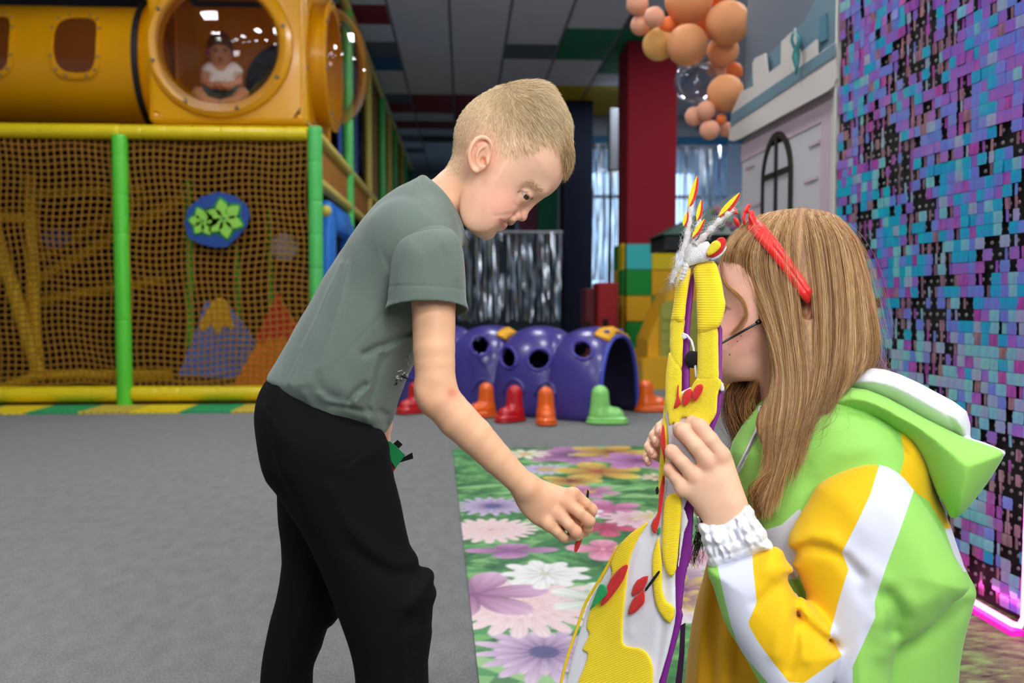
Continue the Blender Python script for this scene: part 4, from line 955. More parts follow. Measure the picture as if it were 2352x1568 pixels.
# ================================================================== castle backdrop, balloons, sequin wall
CXP = 1.262
def castle():
    t = empty('castle_backdrop', (CXP+.1, 3.4, 0), 'grey and white painted castle wall backdrop with battlements and black arched window', 'backdrop')
    wm = mat('castle_white', '#b9b5bb', .7, noise=.03, nscale=3); pm = mat('castle_pink', '#b9a3b2', .7); bm_ = mat('castle_blue_grey', '#5c7a88', .7); gm = mat('castle_grey', '#5c6672', .7, noise=.08, nscale=1.2); cm = mat('castle_cream', '#c6bfb9', .7); em = mat('castle_board_edge', '#8d8274', .7)
    def sl(name, pts, X, th, m, par=t): return part(name, m, par, lambda b: b.slab([atX(a, c, X) for a, c in pts], (th, 0, 0)))
    # lower wall: board down to the floor
    X1 = CXP
    y0 = atX(1917, 400, X1).y; y1 = atX(1704, 400, X1).y
    def low(b): b.box((X1+.02, (y0+y1)/2, .77), (.04, y1-y0, 1.54), bev=.003)
    lw = part('castle_wall', wm, t, low)
    # pink border and painted bricks
    def rect(ya, yb, za, zb, X, m, nm, par): return part(nm, m, par, lambda b: b.box((X, (ya+yb)/2, (za+zb)/2), (.004, yb-ya, zb-za)))
    rect(y0, y0+.11, 0, 1.5, X1-.002, pm, 'painted_border', lw); rect(y0+.11, y1, 1.40, 1.50, X1-.002, pm, 'painted_border', lw); rect(y0+.0, y0+.018, 0, 1.53, X1-.005, cm, 'painted_border', lw)
    for (px, py, w) in ((1722, 382, .06), (1862, 412, .06), (1870, 330, .05), (1735, 470, .06)):
        p = atX(px, py, X1-.003); rect(p.y-w, p.y+w, p.z-.006, p.z+.006, X1-.0035, pm, 'painted_brick', lw)
    # arched window: black frame with glazing bars
    bk = mat('frame_black', '#14100e', .5); gl = mat('window_fill_grey', '#aeb0b6', .6); X2 = X1-.012
    ya = atX(1822, 400, X1).y; yb = atX(1754, 400, X1).y; zt = atX(1790, 302, X1).z; zb = .78; yc = (ya+yb)/2; rw = (yb-ya)/2; zs = zt-rw*1.12
    def arch(r, s): return [(X2, yc+r*math.cos(PI*k/20), zs+r*1.12*math.sin(PI*k/20)) for k in range(21)]+[(X2, yc-r, zb+s), (X2, yc+r, zb+s)]
    wf = part('arched_window', bk, t, lambda b: b.ring(arch(rw, 0), arch(rw-.022, .022), (.014, 0, 0)))
    part('window_fill', gl, wf, lambda b: b.slab([(X2+.008, q[1], q[2]) for q in arch(rw-.015, .015)], (.003, 0, 0)))
    part('glazing_bar', bk, wf, lambda b: b.box((X2+.006, yc, (zt+zb)/2-.01), (.014, .02, zt-zb-.03)))
    for z in (zs+.02, zs-.26, zs-.54): part('glazing_bar', bk, wf, lambda b: b.box((X2+.006, yc, z), (.014, rw*2-.03, .02)))
    # battlement board, proud of the wall, and the tall grey board above it
    X3 = X1-.035
    sl('battlement', [(1673, 322), (1679, 262), (1702, 210), (1730, 198), (1728, 147), (1733, 134), (1757, 122), (1762, 170), (1793, 147), (1794, 96), (1817, 74), (1826, 80), (1838, 132), (1842, 118), (1874, 91), (1875, 126), (1917, 98), (1920, 180), (1914, 198), (1902, 208), (1700, 318), (1684, 324)], X3, .008, cm)
    sl('painted_stripe', [(1677, 290), (1679, 262), (1916, 100), (1918, 128)], X3-.004, .004, bm_)
    sl('grey_tower', [(1703, 330), (1722, -120), (1930, -120), (1920, 170)], X1+.005, .03, gm)
    sl('blue_tower', [(1700, 330), (1702, 235), (1728, 165), (1760, 130), (1800, 92), (1846, 50), (1872, 0), (1886, -120), (1935, -120), (1922, 130)], X1-.012, .010, bm_)
    sl('tower_side', [(1880, 100), (1882, 40), (1896, 30), (1898, 90)], X1-.02, .01, mat('castle_teal', '#3d6f82', .7))
    o = empty('teal_ornament', atX(1830, 120, X3-.05), 'small twisted teal ornament hanging on the castle battlement', 'ornament')
    tm_ = mat('ornament_teal', '#2f7f83', .4)
    XO = X3-.028
    pts = [(1822, 72, 2), (1832, 80, 4), (1836, 92, 5), (1833, 104, 5), (1829, 116, 7), (1828, 130, 9), (1829, 142, 7), (1830, 156, 4), (1828, 172, 1.5)]
    part('ornament_body', tm_, o, lambda b: b.tube([atX(a, c, XO) for a, c, r in pts], [r*atX(1830, 120, XO).y/FPX*1.1 for a, c, r in pts], 10), True)
    part('ornament_fin', tm_, o, lambda b: b.tube([atX(1820, 76, XO+.0), atX(1818, 92, XO), atX(1824, 108, XO)], .006, 8), True)
    part('ornament_hook', mat('hook_grey', '#9aa0a2', .4), o, lambda b: b.tube([atX(1826, 66, XO), atX(1830, 76, XO), atX(1831, 84, X3+.01)], .004, 6), True)
castle()
def balloons():
    salmon = mat('balloon_salmon', '#dd9868', .58, spec=.2, noise=.03, nscale=3, sss=.25); peach = mat('balloon_peach', '#e2a487', .58, spec=.2, sss=.25); amber = mat('balloon_amber', '#e5b068', .58, spec=.2, sss=.25); orng = mat('balloon_orange', '#ea7c40', .58, spec=.2, sss=.25); clr = clear_mat('balloon_clear', '#e3e8f2', .05)
    L = [(1582, 0, 54, 4.15, salmon, 'large salmon balloon at the top of the balloon bunch'), (1672, 53, 50, 4.05, salmon, 'large salmon balloon overlapping the grey castle board'), (1579, 104, 47, 4.05, salmon, 'large salmon balloon in the middle of the bunch beside the amber one'), (1513, 102, 37, 4.2, amber, 'amber balloon on the left above the red pillar'),
         (1464, 10, 25, 4.15, peach, 'small peach balloon at the upper left of the bunch'), (1503, 40, 24, 4.05, peach, 'small peach balloon in front of the upper left cluster'), (1471, 58, 23, 4.2, peach, 'small peach balloon lowest of the upper left cluster'), (1530, 58, 18, 4.15, orng, 'tiny orange balloon tucked between the small peach ones'),
         (1660, 118, 36, 4.2, salmon, 'salmon balloon below the one that overlaps the castle board'), (1666, 214, 42, 4.1, salmon, 'salmon balloon beside the clear balloon'), (1598, 188, 49, 4.25, clr, 'clear transparent balloon in the bunch'), (1647, 158, 25, 4.3, peach, 'pale peach balloon behind the clear balloon'),
         (1622, 254, 22, 4.1, peach, 'small peach balloon below the clear balloon'), (1595, 267, 22, 4.18, peach, 'small peach balloon leftmost of the lower cluster'), (1656, 274, 13, 4.12, orng, 'tiny orange balloon of the lower cluster'), (1630, 298, 23, 4.12, peach, 'small peach balloon lowest of the whole bunch'), (1670, 298, 17, 4.2, peach, 'small peach balloon half hidden behind the castle edge'),
         (1625, 55, 32, 4.32, orng, 'orange balloon showing between the large salmon ones'), (1684, 165, 22, 4.3, orng, 'orange balloon behind the castle edge'), (1545, 60, 24, 4.35, orng, 'orange balloon behind the upper left cluster'), (1650, -30, 40, 4.3, orng, 'orange balloon cut by the top picture edge')]
    for px, py, r, d, m, lab in L:
        c = W(px, py, d); R = r*d/FPX
        t = empty('balloon', c-Vector((0, 0, R)), lab, 'balloon', 'balloon bunch by the castle')
        rr = random.Random(px); R3 = (c-W(1620, 130, 4.4)).to_track_quat('Z', 'Y').to_matrix()
        prof = [(R*math.sin(PI*k/20)*(1 if k < 10 else 1-.10*((k-10)/10)**2), R*math.cos(PI*k/20)*(1 if k < 10 else 1+.08*((k-10)/10)**2)) for k in range(21)]
        part('balloon_skin', m, t, lambda b: b.lathe(prof, c, R3 @ Vector((0, 0, 1)), 28), True)
        part('balloon_knot', m, t, lambda b: b.lathe([(R*.03, -R*1.07), (R*.09, -R*1.16)], c, R3 @ Vector((0, 0, 1)), 8), True)
balloons()
def sequins():
    A = Vector((1.3166, 1.93, 0)); B = Vector((1.236, 2.85, 0)); d = (B-A).normalized(); n = Vector((-d.y, d.x, 0)); n = n if n.x < 0 else -n; p = .030; L = (B-A).length; Ht = 2.1
    t = empty('sequin_wall', (A+B)/2, 'glittering wall of square iridescent blue and purple sequins on black mesh', 'sequin wall')
    part('backing_board', mat('sequin_backing_black', '#08080a', .7), t, lambda b: b.slab([A-n*.03, B-n*.03, B-n*.012, A-n*.012], (0, 0, Ht)))
    part('board_edge', mat('board_edge_white', '#c9c6c2', .6), t, lambda b: b.slab([B+d*.001-n*.035, B+d*.014-n*.035, B+d*.014+n*.002, B+d*.001+n*.002], (0, 0, Ht)))
    def smat(name, c, c2, r=.11):
        m, nt, b = new_mat(name); lw = nt.nodes.new('ShaderNodeLayerWeight'); lw.inputs[0].default_value = .45
        mx = nt.nodes.new('ShaderNodeMix'); mx.data_type = 'RGBA'; mx.inputs[6].default_value = (*lin(c), 1); mx.inputs[7].default_value = (*lin(c2), 1)
        tc = nt.nodes.new('ShaderNodeTexCoord'); mp = nt.nodes.new('ShaderNodeMapping'); mp.inputs['Scale'].default_value = (1, 1, .18)
        nz = nt.nodes.new('ShaderNodeTexNoise'); nz.inputs['Scale'].default_value = 95; nz.inputs['Detail'].default_value = 1; nt.links.new(tc.outputs['Object'], mp.inputs[0]); nt.links.new(mp.outputs[0], nz.inputs['Vector'])
        cr = nt.nodes.new('ShaderNodeMapRange'); cr.inputs[1].default_value = .42; cr.inputs[2].default_value = .62
        nt.links.new(nz.outputs['Fac'], cr.inputs[0]); nt.links.new(cr.outputs[0], mx.inputs[0])
        nt.links.new(mx.outputs[2], b.inputs['Base Color']); b.inputs['Roughness'].default_value = r; b.inputs['Metallic'].default_value = .35; b.inputs['Specular IOR Level'].default_value = .8; return m
    pal = [smat('sequin_cyan', '#12c4e0', '#3aa4e6'), smat('sequin_blue', '#6f9af0', '#7f86ea'), smat('sequin_violet', '#8a78e0', '#a86fd0'), smat('sequin_purple', '#9c55c8', '#b46ac0'), smat('sequin_magenta', '#c05ac0', '#a04fae'), smat('sequin_aqua', '#86d6dc', '#7fbfe0'), smat('sequin_rose', '#b0859c', '#8a6a84'), smat('sequin_steel', '#9fc0d8', '#a0a8dc')]
    def tile(wd):
        b = MB(); b.box((0, 0, -p*.47), (wd, .0006, p*.97), bev=0); m = bmesh.new(); 
        # rounded corners, slightly cupped
        hw = wd/2; zt, zb = 0, -p*.97; r = min(.003, wd*.2); pts = []
        for cx, cz, a0 in ((hw-r, zt-r, 0), (-hw+r, zt-r, PI/2), (-hw+r, zb+r, PI), (hw-r, zb+r, 3*PI/2)):
            for k in range(3): a = a0+PI/2*k/2; pts.append((cx+r*math.cos(a), 0, cz+r*math.sin(a)))
        b = MB(); b.slab(pts, (0, .0006, 0)); m.free(); return b.mesh('sequin')
    wide = tile(p*1.13); half = tile(p*.62)
    for m in (wide, half): m.materials.append(pal[0])
    rz0 = math.atan2(d.y, d.x); rnd = random.Random(11); cells = []
    nc = int(L/p); nr = int(1.98/p)
    def fld(i, j, s): return math.sin(i*.33*s+1.3*math.sin(j*.21*s))*math.sin(j*.27*s+1.1*math.sin(i*.19*s))+.35*math.sin(i*.9+j*.7)
    for i in range(nc):
        for j in range(nr):
            s = A+d*(p*(i+.5)); z = .03+p*(j+1); hgt = z/1.9
            e = fld(i+3, j+5, 1.0)+rnd.uniform(-.8, .8)
            dens = .55 if hgt > .62 else .35
            state = 'flat' if e > -.12-(dens-.35)*.5 else ('narrow' if rnd.random() < .34 else ('strip' if rnd.random() < .5 else 'none'))
            if state == 'flat':
                if hgt > .6: w = [16, 28, 30, 10, 4, 4, 4, 4]
                elif hgt > .36: w = [38, 22, 9, 4, 4, 16, 2, 5]
                else: w = [8, 12, 6, 5, 8, 30, 4, 26]
            else: w = [1, 3, 8, 9, 9, 2, 42, 8]
            k = rnd.choices(range(8), w)[0]
            cells.append((s, z, state, k, rnd.uniform(-.06, .06), rnd.uniform(-.07, .015), rnd.uniform(0, .0028)))
    pegs = MB()
    for i in range(nc):
        for j in range(nr):
            s = A+d*(p*(i+.5))-n*.006; z = .03+p*(j+1)-p*.5; pegs.lathe([(.0055, 0), (.004, .003), (.0, .003)], Vector((s.x, s.y, z)), n, 6)
    tag(pegs.build('backing_pegs', mat('peg_grey', '#77777c', .5), t), kind='stuff')
    hid = lambda c: (CX+FPX*(Vector((c[0].x, c[0].y, c[1]))-CAM).dot(RGT)/(Vector((c[0].x, c[0].y, c[1]))-CAM).dot(FWD), CY-FPX*(Vector((c[0].x, c[0].y, c[1]))-CAM).dot(UPV)/(Vector((c[0].x, c[0].y, c[1]))-CAM).dot(FWD))
    girl = [(1640, 480), (1760, 470), (1900, 480), (1985, 560), (2020, 700), (2050, 850), (2230, 950), (2310, 1040), (2200, 1200), (2250, 1360), (2200, 1568), (1640, 1568)]
    vis = []
    for c in cells:
        if c[2] == 'none': continue
        x, y = hid(c); inside = sd_poly(girl, np.array([[x]], np.float32), np.array([[y]], np.float32))[0, 0] < 0
        vis.append((0 if (c[2] == 'flat' and 0 < x < 2352 and 0 < y < 1568 and not inside) else 1, c[0].y, c))
    vis.sort(key=lambda q: (q[0], q[1])); n_ind = 0; rest = {k: MB() for k in range(8)}
    for pr, _, (s, z, st, k, yaw, tilt, off) in vis:
        me = wide if st == 'flat' else half; loc = s+n*(off+(.004 if st == 'flat' else 0)); loc = Vector((loc.x, loc.y, z))
        rz = rz0+yaw+(0 if st == 'flat' else (1.0 if st == 'narrow' else 1.25)*(1 if yaw > 0 else -1)*0+(0 if st == 'flat' else 0)); sc = 1 if st != 'strip' else .5
        if pr == 0 and n_ind < 300: inst('sequin', me, loc, (tilt, 0, rz), material=pal[k], parent=t); n_ind += 1
        else:
            R = Matrix.Rotation(rz, 3, 'Z') @ Matrix.Rotation(tilt, 3, 'X'); rest[k].add([R @ Vector((v.co.x*sc, v.co.y, v.co.z))+loc for v in me.vertices], [tuple(f.vertices) for f in me.polygons])
    names = ['cyan', 'blue', 'violet', 'purple', 'magenta', 'aqua', 'rose', 'steel']
    for k in range(8): tag(rest[k].build('sequins_'+names[k], pal[k], t), kind='stuff')
    # pink neon rope along the foot of the wall and up its near end
    q = atZ(2347, 1458, .02); q2 = Vector((q.x-.012, q.y+.9, .034)); tz = empty('neon_rope', (q.x, q.y+.4, 0), 'glowing pink neon rope light at the foot of the sequin wall', 'neon light')
    nm = mat('neon_pink', '#ff5cc0', .4, emit=9.0); hold = mat('neon_sleeve_pink', '#e81fb0', .4, emit=.8)
    part('neon_tube', nm, tz, lambda b: b.tube([q2, Vector((q.x-.003, q.y+.03, .034)), Vector((q.x, q.y+.008, .038)), Vector((q.x+.004, q.y, .06)), Vector((q.x+.012, q.y-.004, 1.9))], .007, 10), True)
    part('neon_sleeve', hold, tz, lambda b: b.box(((q.x+q2.x)/2-.004, (q.y+q2.y)/2, .0195), (.03, q2.y-q.y-.02, .013), rz=math.atan2(q2.x-q.x, q2.y-q.y)*-1), True, 30)
    # mossy printed mat in the corner
    def moss():
        m, nt, b = new_mat('moss_print'); tc = nt.nodes.new('ShaderNodeTexCoord'); mp = nt.nodes.new('ShaderNodeMapping'); mp.inputs['Scale'].default_value = (9, 22, 9); mp.inputs['Rotation'].default_value = (0, 0, .9)
        nz = nt.nodes.new('ShaderNodeTexNoise'); nz.inputs['Scale'].default_value = 2.2; nz.inputs['Detail'].default_value = 7; nz.inputs['Roughness'].default_value = .65
        nt.links.new(tc.outputs['Object'], mp.inputs[0]); nt.links.new(mp.outputs[0], nz.inputs['Vector']); cr = nt.nodes.new('ShaderNodeValToRGB'); e = cr.color_ramp.elements
        e[0].position = .34; e[0].color = (*lin('#33291f'), 1); e[1].position = .66; e[1].color = (*lin('#7c9a52'), 1); e2 = cr.color_ramp.elements.new(.5); e2.color = (*lin('#6a6244'), 1)
        nt.links.new(nz.outputs['Fac'], cr.inputs[0]); nt.links.new(cr.outputs[0], b.inputs['Base Color']); b.inputs['Roughness'].default_value = .6; return m
    g = empty('moss_mat', (1.0, 1.9, 0), 'mat printed with brown and green moss in the corner under the sequin wall', 'mat')
    part('mat_sheet', moss(), g, lambda b: b.box((1.245, 1.85, .0095), (.58, 1.9, .006)))
    part('mat_border', mat('mat_border_dark', '#2c2a20', .7), g, lambda b: b.ring([(.955, .9, .0065), (1.535, .9, .0065), (1.535, 2.8, .0065), (.955, 2.8, .0065)], [(.965, .91, .0065), (1.525, .91, .0065), (1.525, 2.79, .0065), (.965, 2.79, .0065)], (0, 0, .008)))
sequins()
# ================================================================== the boy
FB = Frame(1000, 800, 1.25)
def bpx(pts, dw=0.0): return np.array([FB.at(x, y, dw)[:2] for x, y in pts])
boy = empty('person', atZ(830, 1500, 0) if False else Vector((FB.W(800, 1924, 0).x, FB.W(800, 1924, 0).y, 0)), 'short-haired blond child in a grey-green T-shirt and black trousers bending forward', 'person')
def B_(x, y, dw, r): return (FB.at(x, y, dw), FB.r(r, dw))
def boy_head():
    S = SDF.px(FB, 945, 1345, 170, 620, -.105, .105, .0015)
    prof = [(1052, 384), (1044, 350), (1043, 320), (1047, 294), (1059, 266), (1083, 238), (1119, 215), (1158, 200), (1198, 194), (1236, 196), (1261, 209), (1284, 238), (1302, 274), (1310, 314), (1312, 347), (1309, 374), (1301, 394), (1291, 415), (1278, 434), (1262, 448), (1243, 457), (1224, 467), (1204, 481), (1187, 494), (1171, 502), (1153, 512), (1140, 523), (1132, 534), (1125, 543), (1114, 546), (1101, 540), (1088, 526), (1077, 512), (1066, 498), (1054, 460)]
    S.pill(smooth_closed(bpx(prof), 3), .085, .073, k=.004)
    # neck
    S.chain([B_(1098, 400, 0, 62), B_(1050, 440, 0, 58), B_(1005, 482, 0, 62), B_(960, 520, 0, 70)], .018)
    # cheek, jaw and brow volumes
    for sg in (-1, 1):
        S.ell(FB.at(1141, 474, sg*.034), (.023, .020, .015), -.6, .018)
        S.ell(FB.at(1230, 427, sg*.026), (.016, .009, .013), -.75, .014)
        S.ell(FB.at(1110, 470, sg*.045), (.030, .040, .014), -.5, .016)
        S.ell(FB.at(1104, 505, sg*.024), (.022, .020, .018), -.4, .016)
    S.ell(FB.at(1119, 532, 0), (.012, .0105, .018), 0, .008)
    # nose
    S.chain([B_(1238, 452, 0, 5), B_(1215, 474, 0, 7.5), B_(1203, 488, 0, 10)], .008)
    S.ell(FB.at(1199, 497, 0), (.0076, .0074, .0092), 0, .004)
    for sg in (-1, 1):
        S.ell(FB.at(1187, 495, sg*.0120), (.0074, .0066, .0060), -.5, .0035)
        S.ell(FB.at(1193, 507, sg*.0055), (.0030, .0020, .0024), -.6, .0012, 'sub')
        pass
    # eye sockets
    for sg in (-1, 1):
        S.ell(FB.at(1214, 449, sg*.047), (.012, .009, .013), -.75, .012, 'sub')
        S.ell(FB.at(1202, 447, sg*.0300), (.0118, .0118, .0112), 0, .004)
        S.ell(FB.at(1207, 451, sg*.0420), (.0082, .0021, .0050), -.68, .0010, 'sub')
        S.chain([B_(1190, 438, sg*.0405, 1.6), B_(1198, 438, sg*.0415, 2.0), B_(1210, 444, sg*.0385, 2.0), B_(1219, 454, sg*.0300, 1.6)], .002)
    # lips and open mouth
    S.ell(FB.at(1171, 508, 0), (.0076, .0048, .022), -.30, .006); S.ell(FB.at(1153, 519, 0), (.0060, .0064, .0190), -.6, .009)
    S.ell(FB.at(1164, 512.5, 0), (.0095, .0013, .019), -.60, .0010, 'sub')
    for sg in (-1, 1): S.ell(FB.at(1148, 502, sg*.022), (.0035, .0030, .005), 0, .004, 'sub')
    S.crease(bpx([(1180, 490), (1166, 496), (1148, 500), (1132, 503)], -.03), .0008, .0022)
    S.crease(bpx([(1180, 470), (1195, 472), (1208, 470)], -.04), .0008, .002)
    # ears
    for sg in (-1, 1):
        e = lambda x, y, o=0: FB.at(x, y, sg*(.073+o)); q = lambda x, y, r, o=0: (e(x, y, o), FB.r(r))
        S.ell(e(1103, 354, -.002), (.0155, .0250, .0075), -.22, .004)
        S.ell(e(1107, 357, .008), (.0105, .0175, .0072), -.22, .003, 'sub')
        def curve(pts, k):
            A = smooth_open(np.array([list(e(x, y, o))+[FB.r(r)] for x, y, r, o in pts]), 4); S.chain([(p[:3], p[3]) for p in A], k)
        curve([(1124, 362, 4, -.002), (1129, 345, 4, .002), (1126, 327, 4.6, .005), (1113, 316, 5, .007), (1096, 319, 5, .009), (1083, 335, 5, .010), (1077, 356, 5, .009), (1080, 376, 5, .006), (1088, 391, 5.5, .003), (1095, 393, 5, .0)], .0022)
        curve([(1119, 334, 3.0, .002), (1105, 340, 3.4, .004), (1096, 354, 3.4, .005), (1096, 372, 3.2, .003), (1103, 383, 3.2, .0)], .0025)
        S.ell(e(1119, 372, .001), (.0030, .0055, .0035), -.2, .002)
        S.ell(e(1109, 370, .001), (.0042, .0062, .006), 0, .002, 'sub')
    return S
BH = boy_head()
hairline = [(1030, 398), (1030, 180), (1340, 180), (1335, 400), (1306, 396), (1294, 376), (1282, 355), (1270, 342), (1253, 330), (1233, 342), (1208, 355), (1180, 362), (1157, 360), (1140, 342), (1131, 322), (1110, 308), (1088, 316), (1074, 340), (1066, 372), (1056, 400)]
def skin_cols(x, y, v, base='#efc0a3'):
    c = np.tile(np.array(lin(base)), (len(v), 1)); return c
def boy_skin(x, y, v):
    c = skin_cols(x, y, v); g = lambda cx, cy, s: np.exp(-((x-cx)**2+(y-cy)**2)/(2*s*s))
    c = mixc(c, '#eba08e', .6*g(1150, 470, 32)); c = mixc(c, '#df9d7e', .6*g(1102, 355, 26)); c = mixc(c, '#e2a06f', .5*g(1030, 440, 45)); c = mixc(c, '#dd9a83', .5*g(1202, 498, 12))
    low = np.exp(-(d_line([(1148, 505), (1153, 513), (1158, 522), (1158, 527)], x, y)/4.6)**2); upp = np.exp(-(d_line([(1153, 503), (1165, 508), (1179, 511)], x, y)/3.2)**2)
    c = mixc(c, '#d9817a', np.clip(low*.85, 0, 1)); c = mixc(c, '#d98a7c', np.clip(upp*.7, 0, 1)); c = mixc(c, '#401a16', np.exp(-(d_line([(1151, 504), (1160, 510), (1169, 515)], x, y)/1.6)**2)*.5)
    lid = np.exp(-(d_line([(1190, 441), (1197, 437), (1208, 442), (1218, 455)], x, y)/2.2)**2); c = mixc(c, '#7a4f3c', .75*lid)
    h = in_poly(hairline, x, y, 26)*(.45+.55*np.clip((330-y+.35*(x-1180))/90, 0, 1)); c = mixc(c, '#d0b284', h*.8)
    c = mixc(c, '#8a4030', np.exp(-((x-1094)**2+(y-335)**2)/3.0)*.8)
    return c
def boy_arm():
    S = SDF.px(FB, 915, 1400, 600, 1300, -.19, .0, .0017)
    S.chain([B_(990, 590, -.110, 56), B_(996, 700, -.124, 51), B_(997, 800, -.130, 48.5), B_(1000, 870, -.132, 46.5), B_(1013, 918, -.132, 46), B_(1050, 962, -.130, 46), B_(1090, 1000, -.128, 43), B_(1140, 1052, -.124, 37), B_(1180, 1092, -.120, 32), B_(1210, 1118, -.118, 30)], .010)
    S.ell(FB.at(980, 912, -.132), (.012, .018, .02), .5, .016)
    # back of the hand
    S.pill(smooth_closed(bpx([(1190, 1120), (1222, 1096), (1256, 1106), (1288, 1116), (1322, 1126), (1338, 1142), (1330, 1165), (1312, 1192), (1290, 1214), (1262, 1218), (1228, 1204), (1200, 1178), (1184, 1150)], -.110), 3), .020, .0125, k=.008, wc=-.110)
    S.ell(FB.at(1305, 1192, -.100), (.019, .017, .013), 0, .006)
    S.chain([B_(1205, 1120, -.117, 27), B_(1245, 1150, -.112, 27)], .012, .8)
    F_ = lambda *p: S.chain([B_(*q) for q in p], .0050)
    F_((1318, 1136, -.114, 15.8), (1343, 1156, -.112, 14.1), (1358, 1170, -.105, 13.6)); F_((1358, 1170, -.105, 13.6), (1352, 1196, -.092, 12.4), (1340, 1216, -.088, 10.7))
    F_((1304, 1156, -.120, 16.4), (1330, 1176, -.126, 14.9), (1352, 1194, -.124, 14.2)); F_((1352, 1194, -.124, 14.2), (1350, 1210, -.115, 12.9), (1344, 1222, -.104, 11.3))
    F_((1284, 1182, -.120, 15.8), (1306, 1204, -.126, 14.5), (1322, 1220, -.124, 13.6)); F_((1322, 1220, -.124, 13.6), (1324, 1230, -.114, 12.4), (1328, 1232, -.104, 10.7))
    F_((1261, 1204, -.116, 14.7), (1280, 1220, -.120, 13.1), (1293, 1231, -.117, 12.0)); F_((1293, 1231, -.117, 12.0), (1299, 1236, -.108, 10.8), (1306, 1234, -.100, 9.6))
    F_((1215, 1150, -.095, 18.1), (1262, 1172, -.080, 16.9), (1310, 1196, -.080, 14.7), (1338, 1214, -.084, 12.4))
    for x, y in ((1316, 1132), (1304, 1154), (1286, 1180), (1262, 1202)): S.ell(FB.at(x, y, -.1205), (.0075, .0070, .0055), 0, .009)
    for pl in ([(1325, 1150), (1345, 1166), (1362, 1185)], [(1300, 1172), (1318, 1188), (1336, 1206)], [(1276, 1196), (1292, 1212), (1306, 1228)]): S.crease(bpx(pl, -.12), .0018, .0016)
    return S
BA = boy_arm()
def arm_skin(x, y, v):
    c = skin_cols(x, y, v, '#e6b48f'); g = lambda cx, cy, s: np.exp(-((x-cx)**2+(y-cy)**2)/(2*s*s))
    c = mixc(c, '#d4735f', .75*g(1038, 903, 9)); c = mixc(c, '#e0a283', .45*g(1300, 1170, 40)); c = mixc(c, '#d98f74', .35*(g(1322, 1134, 9)+g(1306, 1153, 9)+g(1286, 1181, 9)+g(1352, 1194, 9)+g(1322, 1222, 9))); c = mixc(c, '#dda27e', .4*g(985, 930, 30))
    nail = np.maximum(g(1294, 1236, 5), 0)*0; return c
def boy_core():
    S = SDF.px(FB, 560, 1090, 440, 1960, -.15, .22, .004)
    S.pill(smooth_closed(bpx([(960, 450), (1030, 510), (1035, 590), (960, 790), (860, 930), (780, 920), (700, 850), (700, 800), (760, 680), (840, 540)]), 3), .06, .055, k=.01)
    S.chain([B_(985, 575, -.085, 34), B_(980, 580, 0, 50), B_(960, 575, .095, 38), B_(900, 780, .13, 42), B_(868, 930, .105, 30), B_(880, 975, .095, 22)], .012)
    S.chain([B_(882, 985, .095, 18), B_(888, 1008, .09, 10), B_(892, 1030, .088, 8)], .004); S.chain([B_(876, 985, .10, 16), B_(880, 1012, .10, 9), B_(884, 1034, .098, 8)], .004)
    S.chain([B_(740, 1020, -.05, 70), B_(880, 1330, -.06, 52), B_(895, 1560, -.06, 40), B_(895, 1850, -.06, 28)], .01); S.chain([B_(740, 1020, .06, 70), B_(710, 1350, .07, 52), B_(665, 1560, .08, 40), B_(650, 1830, .09, 28)], .01)
    return S
body_mesh('body', [(BH, boy_skin), (BA, arm_skin), (boy_core(), lambda x, y, v: skin_cols(x, y, v))], SKIN, boy)
# ---------------------------------------------------------------- eyes and brows
def eye(fr, c, r, look, iris, parent):
    """eyeball with coloured iris; look: unit vector in the frame"""
    n, m = 24, 16; look = np.array(look)/np.linalg.norm(look); a = np.array((0, 1, 0)) if abs(look[1]) < .9 else np.array((1, 0, 0)); u = np.cross(look, a); u /= np.linalg.norm(u); w = np.cross(look, u)
    v = []; col = []
    rings = [0, .1, .2, .26, .36, .46, .56, .62, .66, .7, .9, 1.2, 1.57, 2.1, 2.6, 3.14]
    for t in rings:
        for k in range(n):
            g = 2*PI*k/n; v.append(c+r*(look*math.cos(t)+(u*math.cos(g)+w*math.sin(g))*math.sin(t))); col.append(lin('#080606') if t < .2 else (lin(iris) if t < .62 else lin('#bfb3ac')))
    f = [(i*n+k, i*n+(k+1) % n, (i+1)*n+(k+1) % n, (i+1)*n+k) for i in range(len(rings)-1) for k in range(n)]
    me = fast_mesh('eyeball', fr.world(np.array(v)), np.array(f)); colours(me, np.array(col)); me.materials.append(vmat('eye_wet', .08, .6)); return link_mesh('eyeball', me, None, parent)
for sg in (-1, 1): eye(FB, FB.at(1203, 448, sg*.0300), .0108, (.44, -.46, sg*.78), '#3f2a1c', boy)
def hair_on(S, mask_px, n, length, flow, parent, name, cols, width, seed, lift=.35, jit=.35, m=4, near=None):
    rs = np.random.RandomState(seed); v = S.v; x, y = S.fr.pix(v); k = in_poly(mask_px, x, y, 10)
    if near is not None: k = k*near(v)
    p = k/k.sum(); idx = rs.choice(len(v), n, p=p); q = v[idx]+rs.normal(0, S.h*.5, (n, 3)); nr = S.normal(q)
    fl = flow(q, S.fr.pix(q)); fl = fl+rs.normal(0, jit, fl.shape); fl -= (fl*nr).sum(1, keepdims=True)*nr; fl /= np.linalg.norm(fl, axis=1, keepdims=True)+1e-9
    L = length(S.fr.pix(q), q)*rs.uniform(.6, 1.15, n); t = np.linspace(0, 1, m).reshape(1, m, 1)
    lf = (lift if np.isscalar(lift) else lift(S.fr.pix(q), q).reshape(-1, 1, 1))
    path = q[:, None]+L[:, None, None]*(t*fl[:, None]+nr[:, None]*lf*(t-.45*t*t))
    cc = np.array([lin(c) for c in cols])[rs.randint(0, len(cols), n)]*rs.uniform(.8, 1.15, (n, 1))
    return strands(name, S.fr.world(path), width, HAIRM, parent, np.clip(cc, 0, 1))
crown = FB.at(1110, 235, 0)
